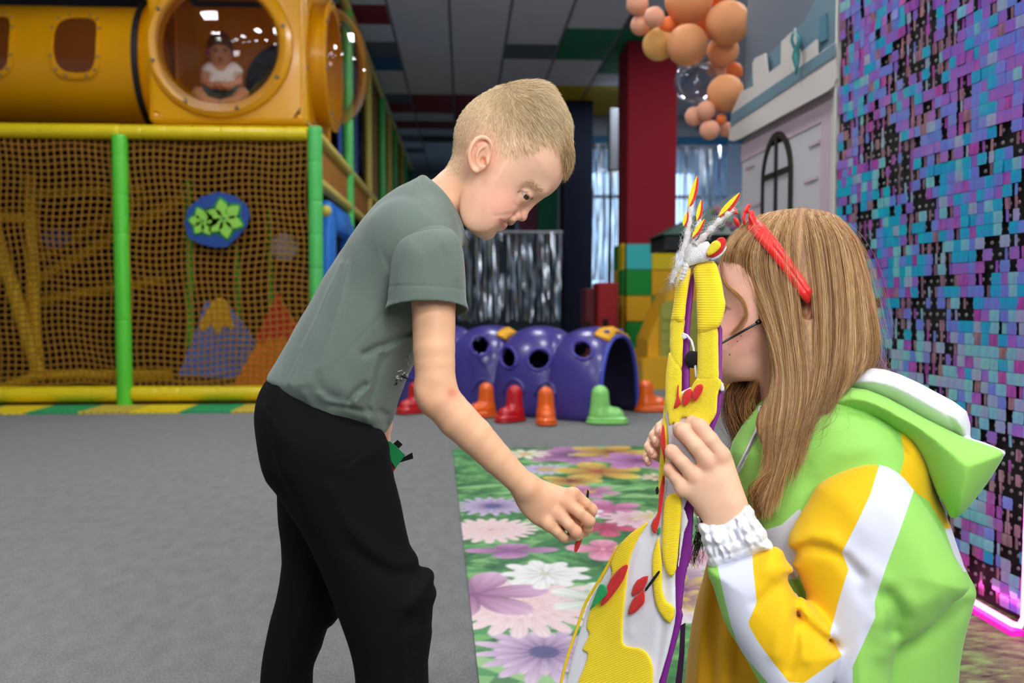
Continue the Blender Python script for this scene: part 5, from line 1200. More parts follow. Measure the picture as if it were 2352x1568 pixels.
def boy_flow(q, p):
    d = q-FB.at(1165, 215, 0)[None]; d[:, 2] *= .55; front = (p[0] > 1180)[:, None]
    return np.where(front, d/(np.linalg.norm(d, axis=1, keepdims=True)+1e-9)+np.array((.55, -.55, 0)), d/(np.linalg.norm(d, axis=1, keepdims=True)+1e-9)+np.array((.1, -.4, 0)))
def boy_len(p, q):
    x, y = p; top = np.clip((x-1120)/90, 0, 1)*np.clip((345-y)/80, .25, 1)
    return .0042+.013*top
hair = hair_on(BH, hairline, 36000, boy_len, boy_flow, boy, 'hair', ['#e2ca9e', '#cdb084', '#f0deb6', '#bd9f74', '#f6e6c0'], .00017, 3, lift=.42, jit=.28, near=lambda v: .42+.58*np.clip((345-BH.fr.pix(v)[1]+.30*(BH.fr.pix(v)[0]-1180))/100, 0, 1)**1.2)
hair['label'] = 'short cropped blond hair'
fringe = [(1285, 330), (1300, 300), (1320, 340), (1318, 380), (1300, 385)]
hair_on(BH, fringe, 900, lambda p, q: np.full(len(q), .022), lambda q, p: np.tile(np.array((.35, -1., 0)), (len(q), 1)), boy, 'fringe', ['#b8986a', '#cdb084', '#a98a60'], .0003, 9, lift=.35, jit=.2)
brow = [(1216, 416), (1222, 416), (1236, 425), (1245, 434), (1248, 441), (1240, 440), (1230, 431), (1219, 421)]
for nr_ in (lambda v: v[:, 2] < 0, lambda v: v[:, 2] > 0):
    hair_on(BH, brow, 85, lambda p, q: np.full(len(q), .0045), lambda q, p: np.tile(np.array((-.9, .55, 0)), (len(q), 1)), boy, 'eyebrow', ['#9a7858', '#a98a66'], .0002, 5, lift=.2, near=nr_)
lash = [(1196, 438), (1207, 441), (1218, 452), (1221, 459), (1213, 454), (1203, 445)]
hair_on(BH, lash, 26, lambda p, q: np.full(len(q), .005), lambda q, p: np.tile(np.array((.8, -.35, -.3)), (len(q), 1)), boy, 'eyelashes', ['#5a3d2a'], .0002, 6, lift=.6, near=lambda v: v[:, 2] < 0)
# ---------------------------------------------------------------- T-shirt
def boy_shirt():
    S = SDF.px(FB, 590, 1105, 385, 1020, -.185, .165, .0021)
    out = [(968, 416), (939, 425), (906, 442), (866, 470), (833, 510), (800, 555), (772, 597), (743, 642), (715, 694), (690, 736), (666, 780), (641, 824), (622, 854), (616, 874), (626, 912), (654, 944), (695, 968), (743, 988), (792, 997), (841, 995), (874, 1002), (900, 972), (908, 945), (920, 908), (932, 876), (950, 838), (985, 770), (1015, 700), (1040, 630), (1052, 575), (1050, 530), (1010, 470)]
    S.pill(smooth_closed(bpx(out), 2), .085, .112, k=.004)
    # yoke between the collar ring and the shoulders
    c = FB.at(1016, 486, 0); a = FB.at(1062, 556, 0)-c; w = np.array((0, 0, .052)); ring = [c+a*math.cos(t)+w*math.sin(t) for t in np.linspace(0, 2*PI, 33)]
    for i, t in enumerate(np.linspace(0, 2*PI, 33)):
        tgt = FB.at(950, 560, 0)+np.array((0, 0, .085*math.sin(t))); S.cone(ring[i], .005, tgt, .045, .012)
    for sg in (-1, 1):
        S.chain([(FB.at(965, 510, sg*.045), .036), (FB.at(975, 570, sg*.100), .036)], .04); S.ell(FB.at(935, 590, sg*.060), (.062, .062, .062), -.9, .04)
    # sleeves
    slf = smooth_closed(bpx([(880, 640), (890, 560), (940, 520), (1020, 530), (1040, 600), (1020, 660), (940, 665)], .12), 3); S.pill(slf, .045, .04, k=.012, wc=.115)
    # collar opening and ribbed edge
    nrm = np.cross(a, w); nrm /= np.linalg.norm(nrm); nrm = nrm if nrm[0] > 0 else -nrm
    for t in np.linspace(0, 2*PI, 40, endpoint=False):
        p = c+a*.86*math.cos(t)+w*.86*math.sin(t); S.cone(p+nrm*.004, .0, p+nrm*.03, .004, 0, 'sub')
    S.cone(c+nrm*.008, .046, c+nrm*.05, .05, .004, 'sub')
    for i in range(32): S.cone(ring[i]*.99+c*.01+nrm*.001, .0050, ring[i+1]*.99+c*.01+nrm*.001, .0050, .003)
    # folds
    cr = lambda pts, A, sg, dw=-.1: S.crease(bpx(pts, dw), A, sg)
    cr([(948, 757), (915, 776), (890, 790), (862, 800), (838, 812)], .0050, .0042); cr([(948, 772), (915, 792), (880, 806)], -.0030, .006)
    cr([(884, 800), (876, 830), (866, 858), (855, 900), (844, 940)], .0036, .0036); cr([(876, 806), (864, 840), (850, 890)], -.0022, .005)
    cr([(838, 884), (818, 900), (802, 920)], .0042, .0040); cr([(842, 896), (824, 912), (812, 930)], -.002, .005)
    cr([(731, 862), (736, 890), (752, 908), (775, 914)], .0026, .006); cr([(760, 930), (800, 936), (842, 948)], .0034, .0045); cr([(870, 950), (884, 962), (880, 985)], .0030, .005); cr([(846, 940), (850, 970), (846, 990)], .0018, .003)
    cr([(740, 905), (760, 925), (790, 930)], -.0030, .006); cr([(700, 905), (720, 940), (760, 955)], -.0018, .006)
    cr([(797, 604), (782, 690), (764, 750), (745, 815), (728, 862)], -.0022, .0038); cr([(778, 600), (742, 690), (704, 788), (664, 878)], -.0020, .0034); cr([(760, 640), (725, 730), (690, 800)], -.0012, .003)
    cr([(884, 716), (830, 775), (780, 830), (742, 878)], .0007, .0014)
    cr([(640, 915), (700, 957), (760, 976), (850, 980)], .0007, .0013)
    S.noise(.0005, 150, 60, 90, 1.0); return S
BS = boy_shirt()
jersey = vmat('jersey_grey_green', .92, .2, .25, 1400, sheen=.25, noise=.05, nscale=500)
def shirt_col(x, y, v):
    c = np.tile(np.array(lin('#67756c')), (len(v), 1)); return mixc(c, '#5e6b63', np.exp(-(d_line([(968, 414), (1000, 436), (1030, 474), (1048, 515), (1060, 556)], x, y)/6)**2)*.6)
shirt = BS.build('t_shirt', jersey, boy, shirt_col, label='plain grey-green cotton T-shirt')
def boy_sleeve():
    S = SDF.px(FB, 870, 1095, 490, 745, -.190, -.045, .0016)
    sl = smooth_closed(bpx([(889, 760), (890, 690), (894, 640), (900, 590), (915, 552), (950, 527), (1000, 517), (1038, 528), (1060, 562), (1068, 620), (1071, 690), (1072, 760)], -.122), 3)
    S.pill(sl, .050, .050, k=.004, wc=-.122)
    cr = lambda pts, A, sg, dw=-.14: S.crease(bpx(pts, dw), A, sg)
    cr([(911, 556), (930, 543), (950, 536), (988, 528), (1026, 526)], .0014, .0016); cr([(1010, 545), (1040, 590), (1048, 640)], -.0014, .006); cr([(940, 560), (922, 600), (916, 650)], -.0014, .006); cr([(893, 657), (940, 659), (1000, 661), (1069, 665)], .0008, .0012); cr([(960, 560), (985, 600), (1000, 650)], .0008, .010)
    U, V, Wd = np.meshgrid(*S.ax, indexing='ij', sparse=True); v0 = FB.at(980, 600, -.12)[1]
    S.F = np.where(V < v0, np.maximum(S.F, -(S.F+.0030)), S.F).astype(np.float32)
    p = FB.at(980, 693, -.165); S.cut((0, -1, -.20), p); S.cut((-.04, -1, 0), FB.at(893, 690, -.12)) if False else None
    return S
boy_sleeve().build('sleeve', jersey, shirt, shirt_col)
# printed letters and drawing low on the chest
wp = mat('print_white', '#e6e6e2', .6); kp = mat('print_black', '#0e0f0f', .5)
def on_shirt(pts, r, m, name='print_mark'):
    P_ = []
    for x, y in pts:
        q = FB.at(x, y, -.09); w = BS.front([q[0]], [q[1]])[0]
        if np.isnan(w): w = -.05
        for _ in range(3):
            q = FB.at(x, y, w); w2 = BS.front([q[0]], [q[1]])[0]; w = w if np.isnan(w2) else w2
        P_.append(FB.W(x, y, w-.0003))
    part(name, m, shirt, lambda b: b.tube(P_, r, 6), True)
on_shirt([(944.5, 814), (941.5, 813), (939.5, 816), (939.5, 820), (941.5, 823), (944.5, 822)], .0006, wp, 'print_letter')
on_shirt([(937, 829), (937, 838)], .0006, wp, 'print_letter'); on_shirt([(937, 829), (940.5, 830), (940.5, 833), (937, 833.5), (941, 835), (941, 838), (937, 838)], .0006, wp, 'print_letter')
on_shirt([(931, 824), (932, 827)], .0005, wp); on_shirt([(932.5, 824), (933.5, 827)], .0005, wp)
rr = random.Random(4)
for k in range(16):
    x = 908+rr.uniform(0, 30); y = 878-(x-908)*.85+rr.uniform(-8, 8); on_shirt([(x, y), (x+rr.uniform(-5, 5), y+rr.uniform(-4, 4)), (x+rr.uniform(-7, 7), y+rr.uniform(-5, 5))], rr.choice((.0006, .0010)), kp if k % 3 else wp)
on_shirt([(914, 853), (924, 850)], .0007, wp)
# ---------------------------------------------------------------- trousers and shoes
def boy_trousers():
    S = SDF.px(FB, 560, 1040, 850, 1900, -.165, .19, .0026)
    S.pill(smooth_closed(bpx([(660, 830), (622, 862), (597, 905), (588, 955), (594, 1010), (607, 1060), (634, 1116), (760, 1200), (880, 1090), (890, 1040), (880, 990), (870, 950), (780, 880)]), 3), .080, .110, k=.01)
    near = [(620, 940), (612, 1075), (640, 1125), (676, 1190), (712, 1253), (750, 1339), (779, 1416), (801, 1480), (812, 1523), (817, 1570), (826, 1700), (850, 1860), (955, 1860), (975, 1700), (985, 1570), (983, 1517), (993, 1454), (994, 1392), (1003, 1364), (999, 1335), (981, 1306), (965, 1298), (942, 1253), (921, 1156), (905, 1100), (894, 1048), (880, 1000), (760, 940)]
    S.pill(smooth_closed(bpx(near, -.055), 2), .060, .066, k=.022, wc=-.055)
    far = [(640, 1080), (636, 1122), (640, 1198), (648, 1292), (636, 1372), (622, 1420), (605, 1496), (599, 1568), (596, 1700), (610, 1850), (700, 1850), (716, 1700), (718, 1568), (722, 1524), (738, 1486), (753, 1440), (780, 1414), (800, 1300), (820, 1150), (760, 1050)]
    S.pill(smooth_closed(bpx(far, .075), 2), .060, .062, k=.012, wc=.075)
    cr = lambda pts, A, sg, dw=-.12: S.crease(bpx(pts, dw), A, sg)
    cr([(990, 1370), (970, 1395), (950, 1420), (940, 1440)], .005, .008); cr([(1000, 1340), (975, 1370), (950, 1400)], -.004, .009); cr([(975, 1308), (940, 1310), (890, 1290), (840, 1250), (790, 1190), (760, 1120)], -.0035, .010); cr([(960, 1330), (910, 1325), (860, 1300), (810, 1260)], .003, .010)
    cr([(930, 1420), (938, 1500), (940, 1568)], .002, .004); cr([(842, 1000), (838, 1025), (820, 1050), (795, 1066)], .0022, .003); cr([(610, 950), (618, 1010), (640, 1080), (680, 1160), (720, 1240)], .0022, .004); cr([(960, 1440), (975, 1470), (955, 1500)], .003, .008)
    S.noise(.0008, 60, 40, 50, .5); return S
boy_trousers().build('trousers', mat('trousers_black', '#0a0a0c', .9, noise=.15, nscale=120, spec=.15), boy, label='loose black jersey trousers')
for x, dw in ((905, -.055), (655, .085)):
    p = FB.W(x, 1900, dw); fr = WFrame((p.x, p.y, 0)); S = SDF(fr, (-.12, -.09, -.004), (.2, .09, .12), .005); S.cone((-.03, 0, .05), .036, (.09, 0, .03), .032, .02); S.cone((-.02, 0, .06), .033, (-.02, 0, .10), .03, .02); S.cut((0, 0, -1), (0, 0, .001)); S.build('shoe', mat('sock_dark', '#26262a', .8), boy)
# ---------------------------------------------------------------- felt pieces in his hands
felt_r = mat('felt_red', '#d2221f', .95, noise=.12, nscale=160, bump=.4, bscale=700, sheen=.3); felt_g = mat('felt_green', '#12a058', .95, noise=.1, nscale=160, bump=.4, bscale=700, sheen=.3); felt_k = mat('felt_black', '#131313', .95)
fp = empty('felt_piece', FB.W(1332, 1245, -.098), 'narrow red felt piece with a black tab pinched in the child\'s lowered hand', 'felt piece')
poly_slab('felt_leaf', felt_r, fp, [FB.W(x, y, dw) for x, y, dw in [(1342, 1206, -.100), (1346, 1216, -.098), (1338, 1238, -.094), (1330, 1258, -.092), (1324, 1268, -.091), (1319, 1266, -.092), (1321, 1250, -.096), (1330, 1222, -.100)]], FB.w*.003)
poly_slab('felt_tab', felt_k, fp, [FB.W(x, y, -.098) for x, y in [(1346, 1155), (1347, 1140), (1350, 1124), (1353, 1128), (1352, 1145), (1349, 1160)]], FB.w*.003)
fq = empty('felt_piece', FB.W(910, 1050, .08), 'green and red felt piece with two black tabs held behind the child\'s hip', 'felt piece')
poly_slab('felt_leaf', felt_g, fq, [FB.W(x, y, .082) for x, y in [(884, 1016), (895, 1013), (911, 1026), (931, 1045), (918, 1062), (909, 1075), (892, 1048)]], FB.w*.003)
poly_slab('felt_tab', felt_k, fq, [FB.W(x, y, .0865) for x, y in [(901, 1021), (913, 1010), (925, 1021), (913, 1032)]], FB.w*.003)
poly_slab('felt_tab', felt_k, fq, [FB.W(x, y, .0865) for x, y in [(916, 1056), (947, 1039), (949, 1053), (918, 1062)]], FB.w*.003)
poly_slab('felt_back', felt_r, fq, [FB.W(x, y, .0905) for x, y in [(885, 1050), (914, 1066), (902, 1086), (880, 1080)]], FB.w*.003)
# ================================================================== the girl
FG = Frame(1900, 1050, 1.30)
def gpx(pts, dw=0.0): return np.array([FG.at(x, y, dw)[:2] for x, y in pts])
def G_(x, y, dw, r): return (FG.at(x, y, dw), FG.r(r, dw))
girl = empty('person', Vector((FG.W(1900, 1870, 0).x, FG.W(1900, 1870, 0).y, 0)), 'long-haired child in a green hooded jacket and red headband holding up a felt figure', 'person')
def girl_head():
    S = SDF.px(FG, 1590, 2000, 480, 1010, -.105, .105, .0019)
    prof = [(1655, 600), (1690, 548), (1750, 516), (1830, 506), (1900, 526), (1948, 576), (1962, 640), (1950, 720), (1915, 790), (1870, 830), (1800, 850), (1745, 860), (1700, 878), (1664, 880), (1642, 868), (1634, 842), (1628, 818), (1630, 796), (1628, 778), (1632, 748), (1640, 706), (1640, 655)]
    S.pill(smooth_closed(gpx(prof), 3), .088, .075, k=.004)
    S.chain([G_(1640, 720, 0, 8), G_(1624, 752, 0, 11), G_(1618, 766, 0, 11)], .006)
    for sg in (-1, 1):
        S.ell(FG.at(1695, 790, sg*.038), (.026, .030, .018), .3, .016); S.ell(FG.at(1720, 840, sg*.03), (.03, .022, .02), .3, .014); S.ell(FG.at(1626, 768, sg*.010), (.006, .005, .005), 0, .003)
        S.ell(FG.at(1652, 712, sg*.042), (.010, .009, .014), 0, .010, 'sub'); S.ell(FG.at(1664, 712, sg*.032), (.0115, .0115, .010), 0, .003)
        e = lambda x, y, o=0: FG.at(x, y, sg*(.075+o))
        S.ell(e(1850, 705), (.014, .026, .008), .15, .004); S.ell(e(1846, 705, .008), (.009, .018, .007), .15, .003, 'sub')
        S.chain([(e(1838, 690, .004), .003), (e(1842, 672, .007), .0036), (e(1856, 668, .010), .0036), (e(1867, 684, .010), .0036), (e(1867, 710, .008), .0036), (e(1858, 735, .004), .0036)], .003)
    S.ell(FG.at(1632, 808, 0), (.006, .004, .014), 0, .004); S.ell(FG.at(1634, 826, 0), (.006, .005, .014), 0, .004)
    S.chain([G_(1800, 790, 0, 74), G_(1815, 880, 0, 72), G_(1840, 990, 0, 78)], .02)
    return S
GH = girl_head()
def girl_skin(x, y, v):
    c = skin_cols(x, y, v, '#e9b8a2'); g = lambda cx, cy, s: np.exp(-((x-cx)**2+(y-cy)**2)/(2*s*s))
    c = mixc(c, '#e2998c', .6*g(1690, 760, 34)); c = mixc(c, '#d98f74', .6*g(1855, 705, 22)); c = mixc(c, '#c8655f', .8*np.maximum(g(1632, 808, 6), g(1634, 826, 6))); c = mixc(c, '#7a5040', .7*np.exp(-(d_line([(1648, 706), (1660, 702), (1676, 710)], x, y)/3)**2)); return c
def girl_hand():
    S = SDF.px(FG, 1500, 1790, 930, 1320, -.225, -.08, .0016)
    S.pill(smooth_closed(gpx([(1625, 1198), (1598, 1170), (1574, 1142), (1560, 1118), (1572, 1095), (1590, 1075), (1612, 1050), (1640, 1030), (1662, 1027), (1680, 1045), (1692, 1080), (1701, 1110), (1714, 1162), (1692, 1188), (1655, 1202)], -.165), 3), .028, .0165, k=.008, wc=-.165)
    S.chain([G_(1640, 1110, -.165, 42), G_(1666, 1178, -.160, 48), G_(1700, 1250, -.155, 50)], .012, .62)
    F_ = lambda *p: S.chain([G_(*q) for q in p], .0055)
    F_((1654, 1044, -.170, 20.7), (1632, 1010, -.178, 19.0), (1607, 980, -.175, 17.8)); F_((1607, 980, -.175, 17.8), (1590, 970, -.163, 16.1), (1584, 976, -.148, 13.1))
    F_((1627, 1060, -.174, 20.2), (1599, 1024, -.182, 18.6), (1570, 992, -.178, 17.4)); F_((1570, 992, -.178, 17.4), (1560, 984, -.164, 15.4), (1558, 992, -.148, 13.1))
    F_((1594, 1092, -.172, 19.0), (1568, 1062, -.179, 17.6), (1546, 1040, -.175, 16.8)); F_((1546, 1040, -.175, 16.8), (1542, 1034, -.161, 14.7), (1548, 1042, -.146, 12.5))
    F_((1570, 1120, -.166, 17.3), (1553, 1098, -.172, 15.4), (1540, 1080, -.168, 14.7)); F_((1540, 1080, -.168, 14.7), (1538, 1072, -.155, 13.1), (1544, 1078, -.142, 11.3))
    F_((1690, 1150, -.145, 23.8), (1660, 1080, -.125, 20.2), (1630, 1030, -.115, 16.6), (1610, 1000, -.110, 14.3))
    for x, y in ((1652, 1046), (1624, 1062), (1592, 1094), (1568, 1122)): S.ell(FG.at(x, y, -.1735), (.0090, .0085, .0060), 0, .010)
    for pl in ([(1640, 1040), (1612, 1008), (1590, 984)], [(1606, 1072), (1578, 1044), (1556, 1018)], [(1578, 1102), (1556, 1078), (1540, 1058)]): S.crease(gpx(pl, -.17), .0016, .0016)
    return S
def girl_far_hand():
    S = SDF.px(FG, 1465, 1720, 940, 1300, -.15, .06, .002)
    S.ell(FG.at(1556, 1030, -.080), (.034, .040, .014), .3, .008)
    F_ = lambda *p: S.chain([G_(*q) for q in p], .0025)
    F_((1550, 990, -.09, 15), (1528, 972, -.108, 13.5), (1517, 980, -.122, 12.5), (1514, 994, -.128, 10.5)); F_((1545, 1015, -.09, 15), (1512, 988, -.105, 13.5), (1502, 1000, -.120, 12.5), (1508, 1017, -.128, 10))
    F_((1540, 1040, -.09, 14), (1498, 1012, -.103, 12.8), (1490, 1026, -.116, 12), (1501, 1045, -.124, 9.6)); F_((1540, 1060, -.085, 13), (1494, 1040, -.100, 11), (1485, 1050, -.108, 10), (1489, 1062, -.114, 8.6))
    F_((1580, 1060, -.08, 18), (1600, 1010, -.095, 15), (1596, 975, -.105, 12))
    S.chain([G_(1562, 1050, -.078, 34), G_(1600, 1120, -.05, 32), G_(1670, 1230, 0, 40)], .012)
    return S
def hand_skin(x, y, v):
    c = skin_cols(x, y, v, '#ebbf9f'); g = lambda cx, cy, s: np.exp(-((x-cx)**2+(y-cy)**2)/(2*s*s))
    for cx, cy in ((1650, 1048), (1624, 1066), (1592, 1096), (1612, 985), (1572, 996), (1548, 1042), (1541, 1082)): c = mixc(c, '#e09a84', .4*g(cx, cy, 13))
    return c
def far_skin(x, y, v):
    c = hand_skin(x, y, v); g = lambda cx, cy, s: np.exp(-((x-cx)**2+(y-cy)**2)/(2*s*s))
    for cx, cy in ((1514, 992), (1507, 1015), (1500, 1043), (1488, 1060)): c = mixc(c, '#f0a692', .8*g(cx, cy, 7))
    return c
def girl_core():
    S = SDF.px(FG, 1620, 2260, 880, 1900, -.13, .15, .005)
    S.pill(smooth_closed(gpx([(1780, 930), (1900, 930), (2060, 1050), (2150, 1250), (2180, 1450), (2100, 1850), (1760, 1850), (1740, 1500), (1720, 1250), (1730, 1080)]), 3), .08, .07, k=.01)
    S.chain([G_(1990, 1140, -.08, 60), G_(1950, 1500, -.11, 48), G_(1900, 1520, -.12, 46), G_(1720, 1290, -.15, 40)], .01); S.chain([G_(1850, 1100, .1, 55), G_(1800, 1400, .10, 45), G_(1660, 1230, 0, 36)], .01)
    return S
body_mesh('body', [(GH, girl_skin), (girl_hand(), hand_skin), (girl_far_hand(), far_skin), (girl_core(), lambda x, y, v: skin_cols(x, y, v))], SKIN, girl)
for sg in (-1, 1): eye(FG, FG.at(1662, 713, sg*.0325), .0112, (-.75, -.1, sg*.5), '#5a6a78', girl)
dotm = mat('face_paint_black', '#2a1c1a', .6)
for x, y in ((1673, 791), (1676, 814), (1694, 784), (1701, 811), (1702, 771), (1669, 768)):
    q = FG.at(x, y, -.05); w = GH.front([q[0]], [q[1]])[0]; q = FG.at(x, y, w); w = GH.front([q[0]], [q[1]])[0]
    part('face_paint_dot', dotm, girl, lambda b: b.ball(FG.W(x, y, w-.0002), (.0007, .0006, .0016), 8, 6), True)
nailm = mat('fingernail', '#f3c0b0', .25, coat=.4)
for x, y, w in ((1512, 988, -.1365), (1504, 1010, -.1360), (1497, 1036, -.1315), (1486, 1056, -.1205)):
    part('fingernail', nailm, girl, lambda b: b.ball(FG.W(x, y, w), (.0036, .0016, .0048), 12, 8), True)
# ---------------------------------------------------------------- hair
def girl_hair():
    S = SDF.px(FG, 1630, 2060, 465, 1230, -.125, .13, .0024)
    cap = [(1654, 606), (1668, 564), (1700, 529), (1740, 500), (1800, 485), (1860, 483), (1920, 497), (1968, 544), (1992, 612), (2010, 690), (2022, 770), (2014, 830), (1975, 862), (1920, 888), (1870, 885), (1830, 870), (1790, 850), (1770, 810), (1748, 762), (1718, 704), (1692, 664)]
    S.pill(smooth_closed(gpx(cap), 2), .090, .089, k=.01)
    fall = [(1735, 730), (1768, 830), (1770, 880), (1752, 930), (1740, 972), (1752, 1018), (1772, 1052), (1760, 1085), (1782, 1104), (1808, 1086), (1830, 1060), (1858, 1010), (1898, 930), (1950, 870), (1985, 850), (1960, 740), (1900, 640), (1800, 620), (1760, 680)]
    S.pill(smooth_closed(gpx(fall, -.08), 2), .045, .022, k=.03, wc=-.092, wslope=(0, .19))
    back = [(1668, 892), (1760, 860), (1800, 950), (1764, 1040), (1722, 1092), (1692, 1050), (1672, 980)]
    S.pill(smooth_closed(gpx(back, .03), 2), .035, .03, k=.008, wc=.035)
    # open a window for the ear and for the face
    S.ell(FG.at(1852, 706, -.092), (.010, .019, .016), .15, .004, 'sub')
    for pl in ([(1690, 560), (1712, 660), (1752, 760), (1778, 880)], [(1760, 520), (1768, 640), (1790, 760), (1800, 900)], [(1880, 540), (1900, 680), (1905, 840)], [(1935, 560), (1955, 700), (1960, 830)], [(1835, 640), (1842, 660)], [(1790, 900), (1775, 1000), (1785, 1060), (1760, 1130)], [(1830, 880), (1815, 980), (1790, 1100)]): S.crease(gpx(pl, -.08), .0022, .004)
    S.noise(.0008, 160, 20, 60, .3); return S
GR = girl_hair()
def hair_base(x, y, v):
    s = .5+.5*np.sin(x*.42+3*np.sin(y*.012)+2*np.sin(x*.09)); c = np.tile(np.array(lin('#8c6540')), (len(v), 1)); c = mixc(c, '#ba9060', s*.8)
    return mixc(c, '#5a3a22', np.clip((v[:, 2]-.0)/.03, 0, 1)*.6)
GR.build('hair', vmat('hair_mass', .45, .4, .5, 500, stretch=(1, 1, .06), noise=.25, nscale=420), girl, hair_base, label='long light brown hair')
guides = [[(1745, 497), (1700, 525), (1667, 565), (1655, 604), (1674, 640), (1704, 690), (1738, 740), (1760, 800), (1768, 860), (1756, 915), (1738, 960), (1745, 1005), (1768, 1045)],
          [(1775, 488), (1735, 520), (1705, 570), (1700, 620), (1725, 680), (1752, 740), (1775, 800), (1785, 870), (1772, 940), (1765, 1010), (1772, 1066), (1748, 1106), (1738, 1140)],
          [(1800, 486), (1775, 520), (1760, 580), (1765, 640), (1785, 710), (1800, 780), (1808, 860), (1805, 940), (1795, 1020), (1785, 1090), (1770, 1150), (1764, 1198)],
          [(1825, 485), (1815, 520), (1812, 580), (1816, 640), (1822, 700), (1832, 780), (1842, 860), (1838, 930), (1825, 1000), (1812, 1060), (1795, 1120), (1780, 1178)],
          [(1850, 485), (1860, 530), (1872, 600), (1880, 680), (1882, 760), (1880, 850), (1868, 930), (1850, 990), (1835, 1050), (1815, 1110)],
          [(1880, 488), (1905, 540), (1918, 620), (1925, 700), (1925, 780), (1918, 850), (1905, 900), (1885, 950), (1860, 1010)],
          [(1905, 494), (1942, 545), (1960, 620), (1968, 700), (1972, 780), (1965, 840), (1945, 880), (1915, 910)],
          [(1918, 498), (1962, 550), (1986, 616), (2003, 690), (2014, 765), (2008, 825), (1985, 858), (1955, 875)]]
def resample(P, m):
    P = smooth_open(np.array(P, float), 8); d = np.r_[0, np.cumsum(np.linalg.norm(np.diff(P, axis=0), axis=1))]; t = np.linspace(0, d[-1], m); return np.stack([np.interp(t, d, P[:, k]) for k in range(2)], 1)
def girl_strands(n, m, seed, name, off, wid, cols, spread, smin=0.0, smax=1.0, jit=2.5):
    rs = np.random.RandomState(seed); G = np.array([resample(g, m) for g in guides]); s = rs.uniform(smin, smax, n)*(len(guides)-1); i = np.minimum(s.astype(int), len(guides)-2); f = (s-i)[:, None, None]
    P = G[i]*(1-f)+G[i+1]*f; t = np.linspace(0, 1, m)[None, :]; cl = np.sin(s*14.0)[:, None]   # clumping
    P[:, :, 0] += rs.normal(0, jit, (n, 1))+spread*t**2*rs.normal(0, 1, (n, 1))*10+6.5*np.sin(t*9+s[:, None]*1.1+rs.uniform(-.5, .5, (n, 1)))*np.clip(t-.45, 0, 1)**1.2*2+1.2*np.sin(t*rs.uniform(5, 16, (n, 1))+rs.uniform(0, 6, (n, 1)))*t
    P[:, :, 1] += rs.normal(0, 3, (n, 1)); L = rs.uniform(.72, 1.0, (n, 1)); st = rs.uniform(0, .12, (n, 1)); tt = st+(L-st)*t
    Q = np.empty_like(P); ar = np.linspace(0, 1, m)
    for k in range(n): Q[k, :, 0] = np.interp(tt[k], ar, P[k, :, 0]); Q[k, :, 1] = np.interp(tt[k], ar, P[k, :, 1])
    out = np.empty((n, m, 3)); w = np.full((n, m), -.085)
    for it in range(3):
        U = np.empty((n*m, 2)); qx, qy, qw = Q[:, :, 0].ravel(), Q[:, :, 1].ravel(), w.ravel()
        r = np.array(FWD)[None]+np.array(RGT)[None]*((qx-CX)/FPX)[:, None]-np.array(UPV)[None]*((qy-CY)/FPX)[:, None]
        tw_ = (qw+FG.k)/(r @ FG.R[2]); p = r*tw_[:, None]+np.array(CAM)-FG.on; loc = p @ FG.R.T
        nw = GR.front(loc[:, 0], loc[:, 1]).reshape(n, m)
        for k in range(m):
            bad = np.isnan(nw[:, k]); nw[bad, k] = (nw[bad, k-1] if k else -.03)
        nw = np.where(np.isnan(nw), -.03, nw); k3 = np.array([.25, .5, .25])
        for _ in range(3): nw[:, 1:-1] = nw[:, :-2]*.25+nw[:, 1:-1]*.5+nw[:, 2:]*.25
        w = nw
    w = w-np.abs(rs.normal(0, off, (n, 1)))-.0008
    r = np.array(FWD)[None]+np.array(RGT)[None]*((Q[:, :, 0].ravel()-CX)/FPX)[:, None]-np.array(UPV)[None]*((Q[:, :, 1].ravel()-CY)/FPX)[:, None]
    tw_ = (w.ravel()+FG.k)/(r @ FG.R[2]); pts = (r*tw_[:, None]+np.array(CAM)[None]).reshape(n, m, 3)
    ok = ~((((Q[:, :, 0]-1853)/13)**2+((Q[:, :, 1]-708)/30)**2) < 1).any(1); pts = pts[ok]; s = s[ok]; n = len(s); wid = wid if np.isscalar(wid) else wid[ok]
    ci = (np.clip((np.sin(s*9.0)+rs.normal(0, .7, n)+1.5)/3*len(cols), 0, len(cols)-1)).astype(int)
    cc = np.array([lin(c) for c in cols])[ci]*rs.uniform(.8, 1.2, (n, 1))
    return strands(name, pts, wid, HAIRM, girl, np.clip(cc, 0, 1))
hc = ['#875c38', '#a8784a', '#c79a66', '#deb580', '#b98a58', '#efcf9e']
girl_strands(9500, 24, 21, 'hair_strands', .0022, .00024, hc, .45)
girl_strands(600, 26, 22, 'loose_hair', .007, .00018, hc, 1.5, jit=6)
# curls behind the jaw and stray wisps at the back
def wisps(n, ctl, seed, wid, cols, spread, amp, name='loose_hair'):
    rs = np.random.RandomState(seed); m = 22; base = smooth_open(np.array(ctl, float), 6); d = np.linspace(0, len(base)-1, m); B = np.stack([np.interp(d, np.arange(len(base)), base[:, k]) for k in range(3)], 1); t = np.linspace(0, 1, m)
    out = np.empty((n, m, 3))
    for k in range(n):
        q = B.copy(); ph = rs.uniform(0, 6); q[:, 0] += rs.normal(0, spread)*(.3+t)+amp*np.sin(t*rs.uniform(6, 11)+ph)*t; q[:, 1] += rs.normal(0, spread*.7)+amp*.5*np.cos(t*9+ph)*t; q[:, 2] += rs.normal(0, .006)
        out[k] = [FG.W(*p) for p in q]
    cc = np.array([lin(c) for c in cols])[rs.randint(0, len(cols), n)]*rs.uniform(.8, 1.2, (n, 1)); strands(name, out, wid, HAIRM, girl, np.clip(cc, 0, 1))
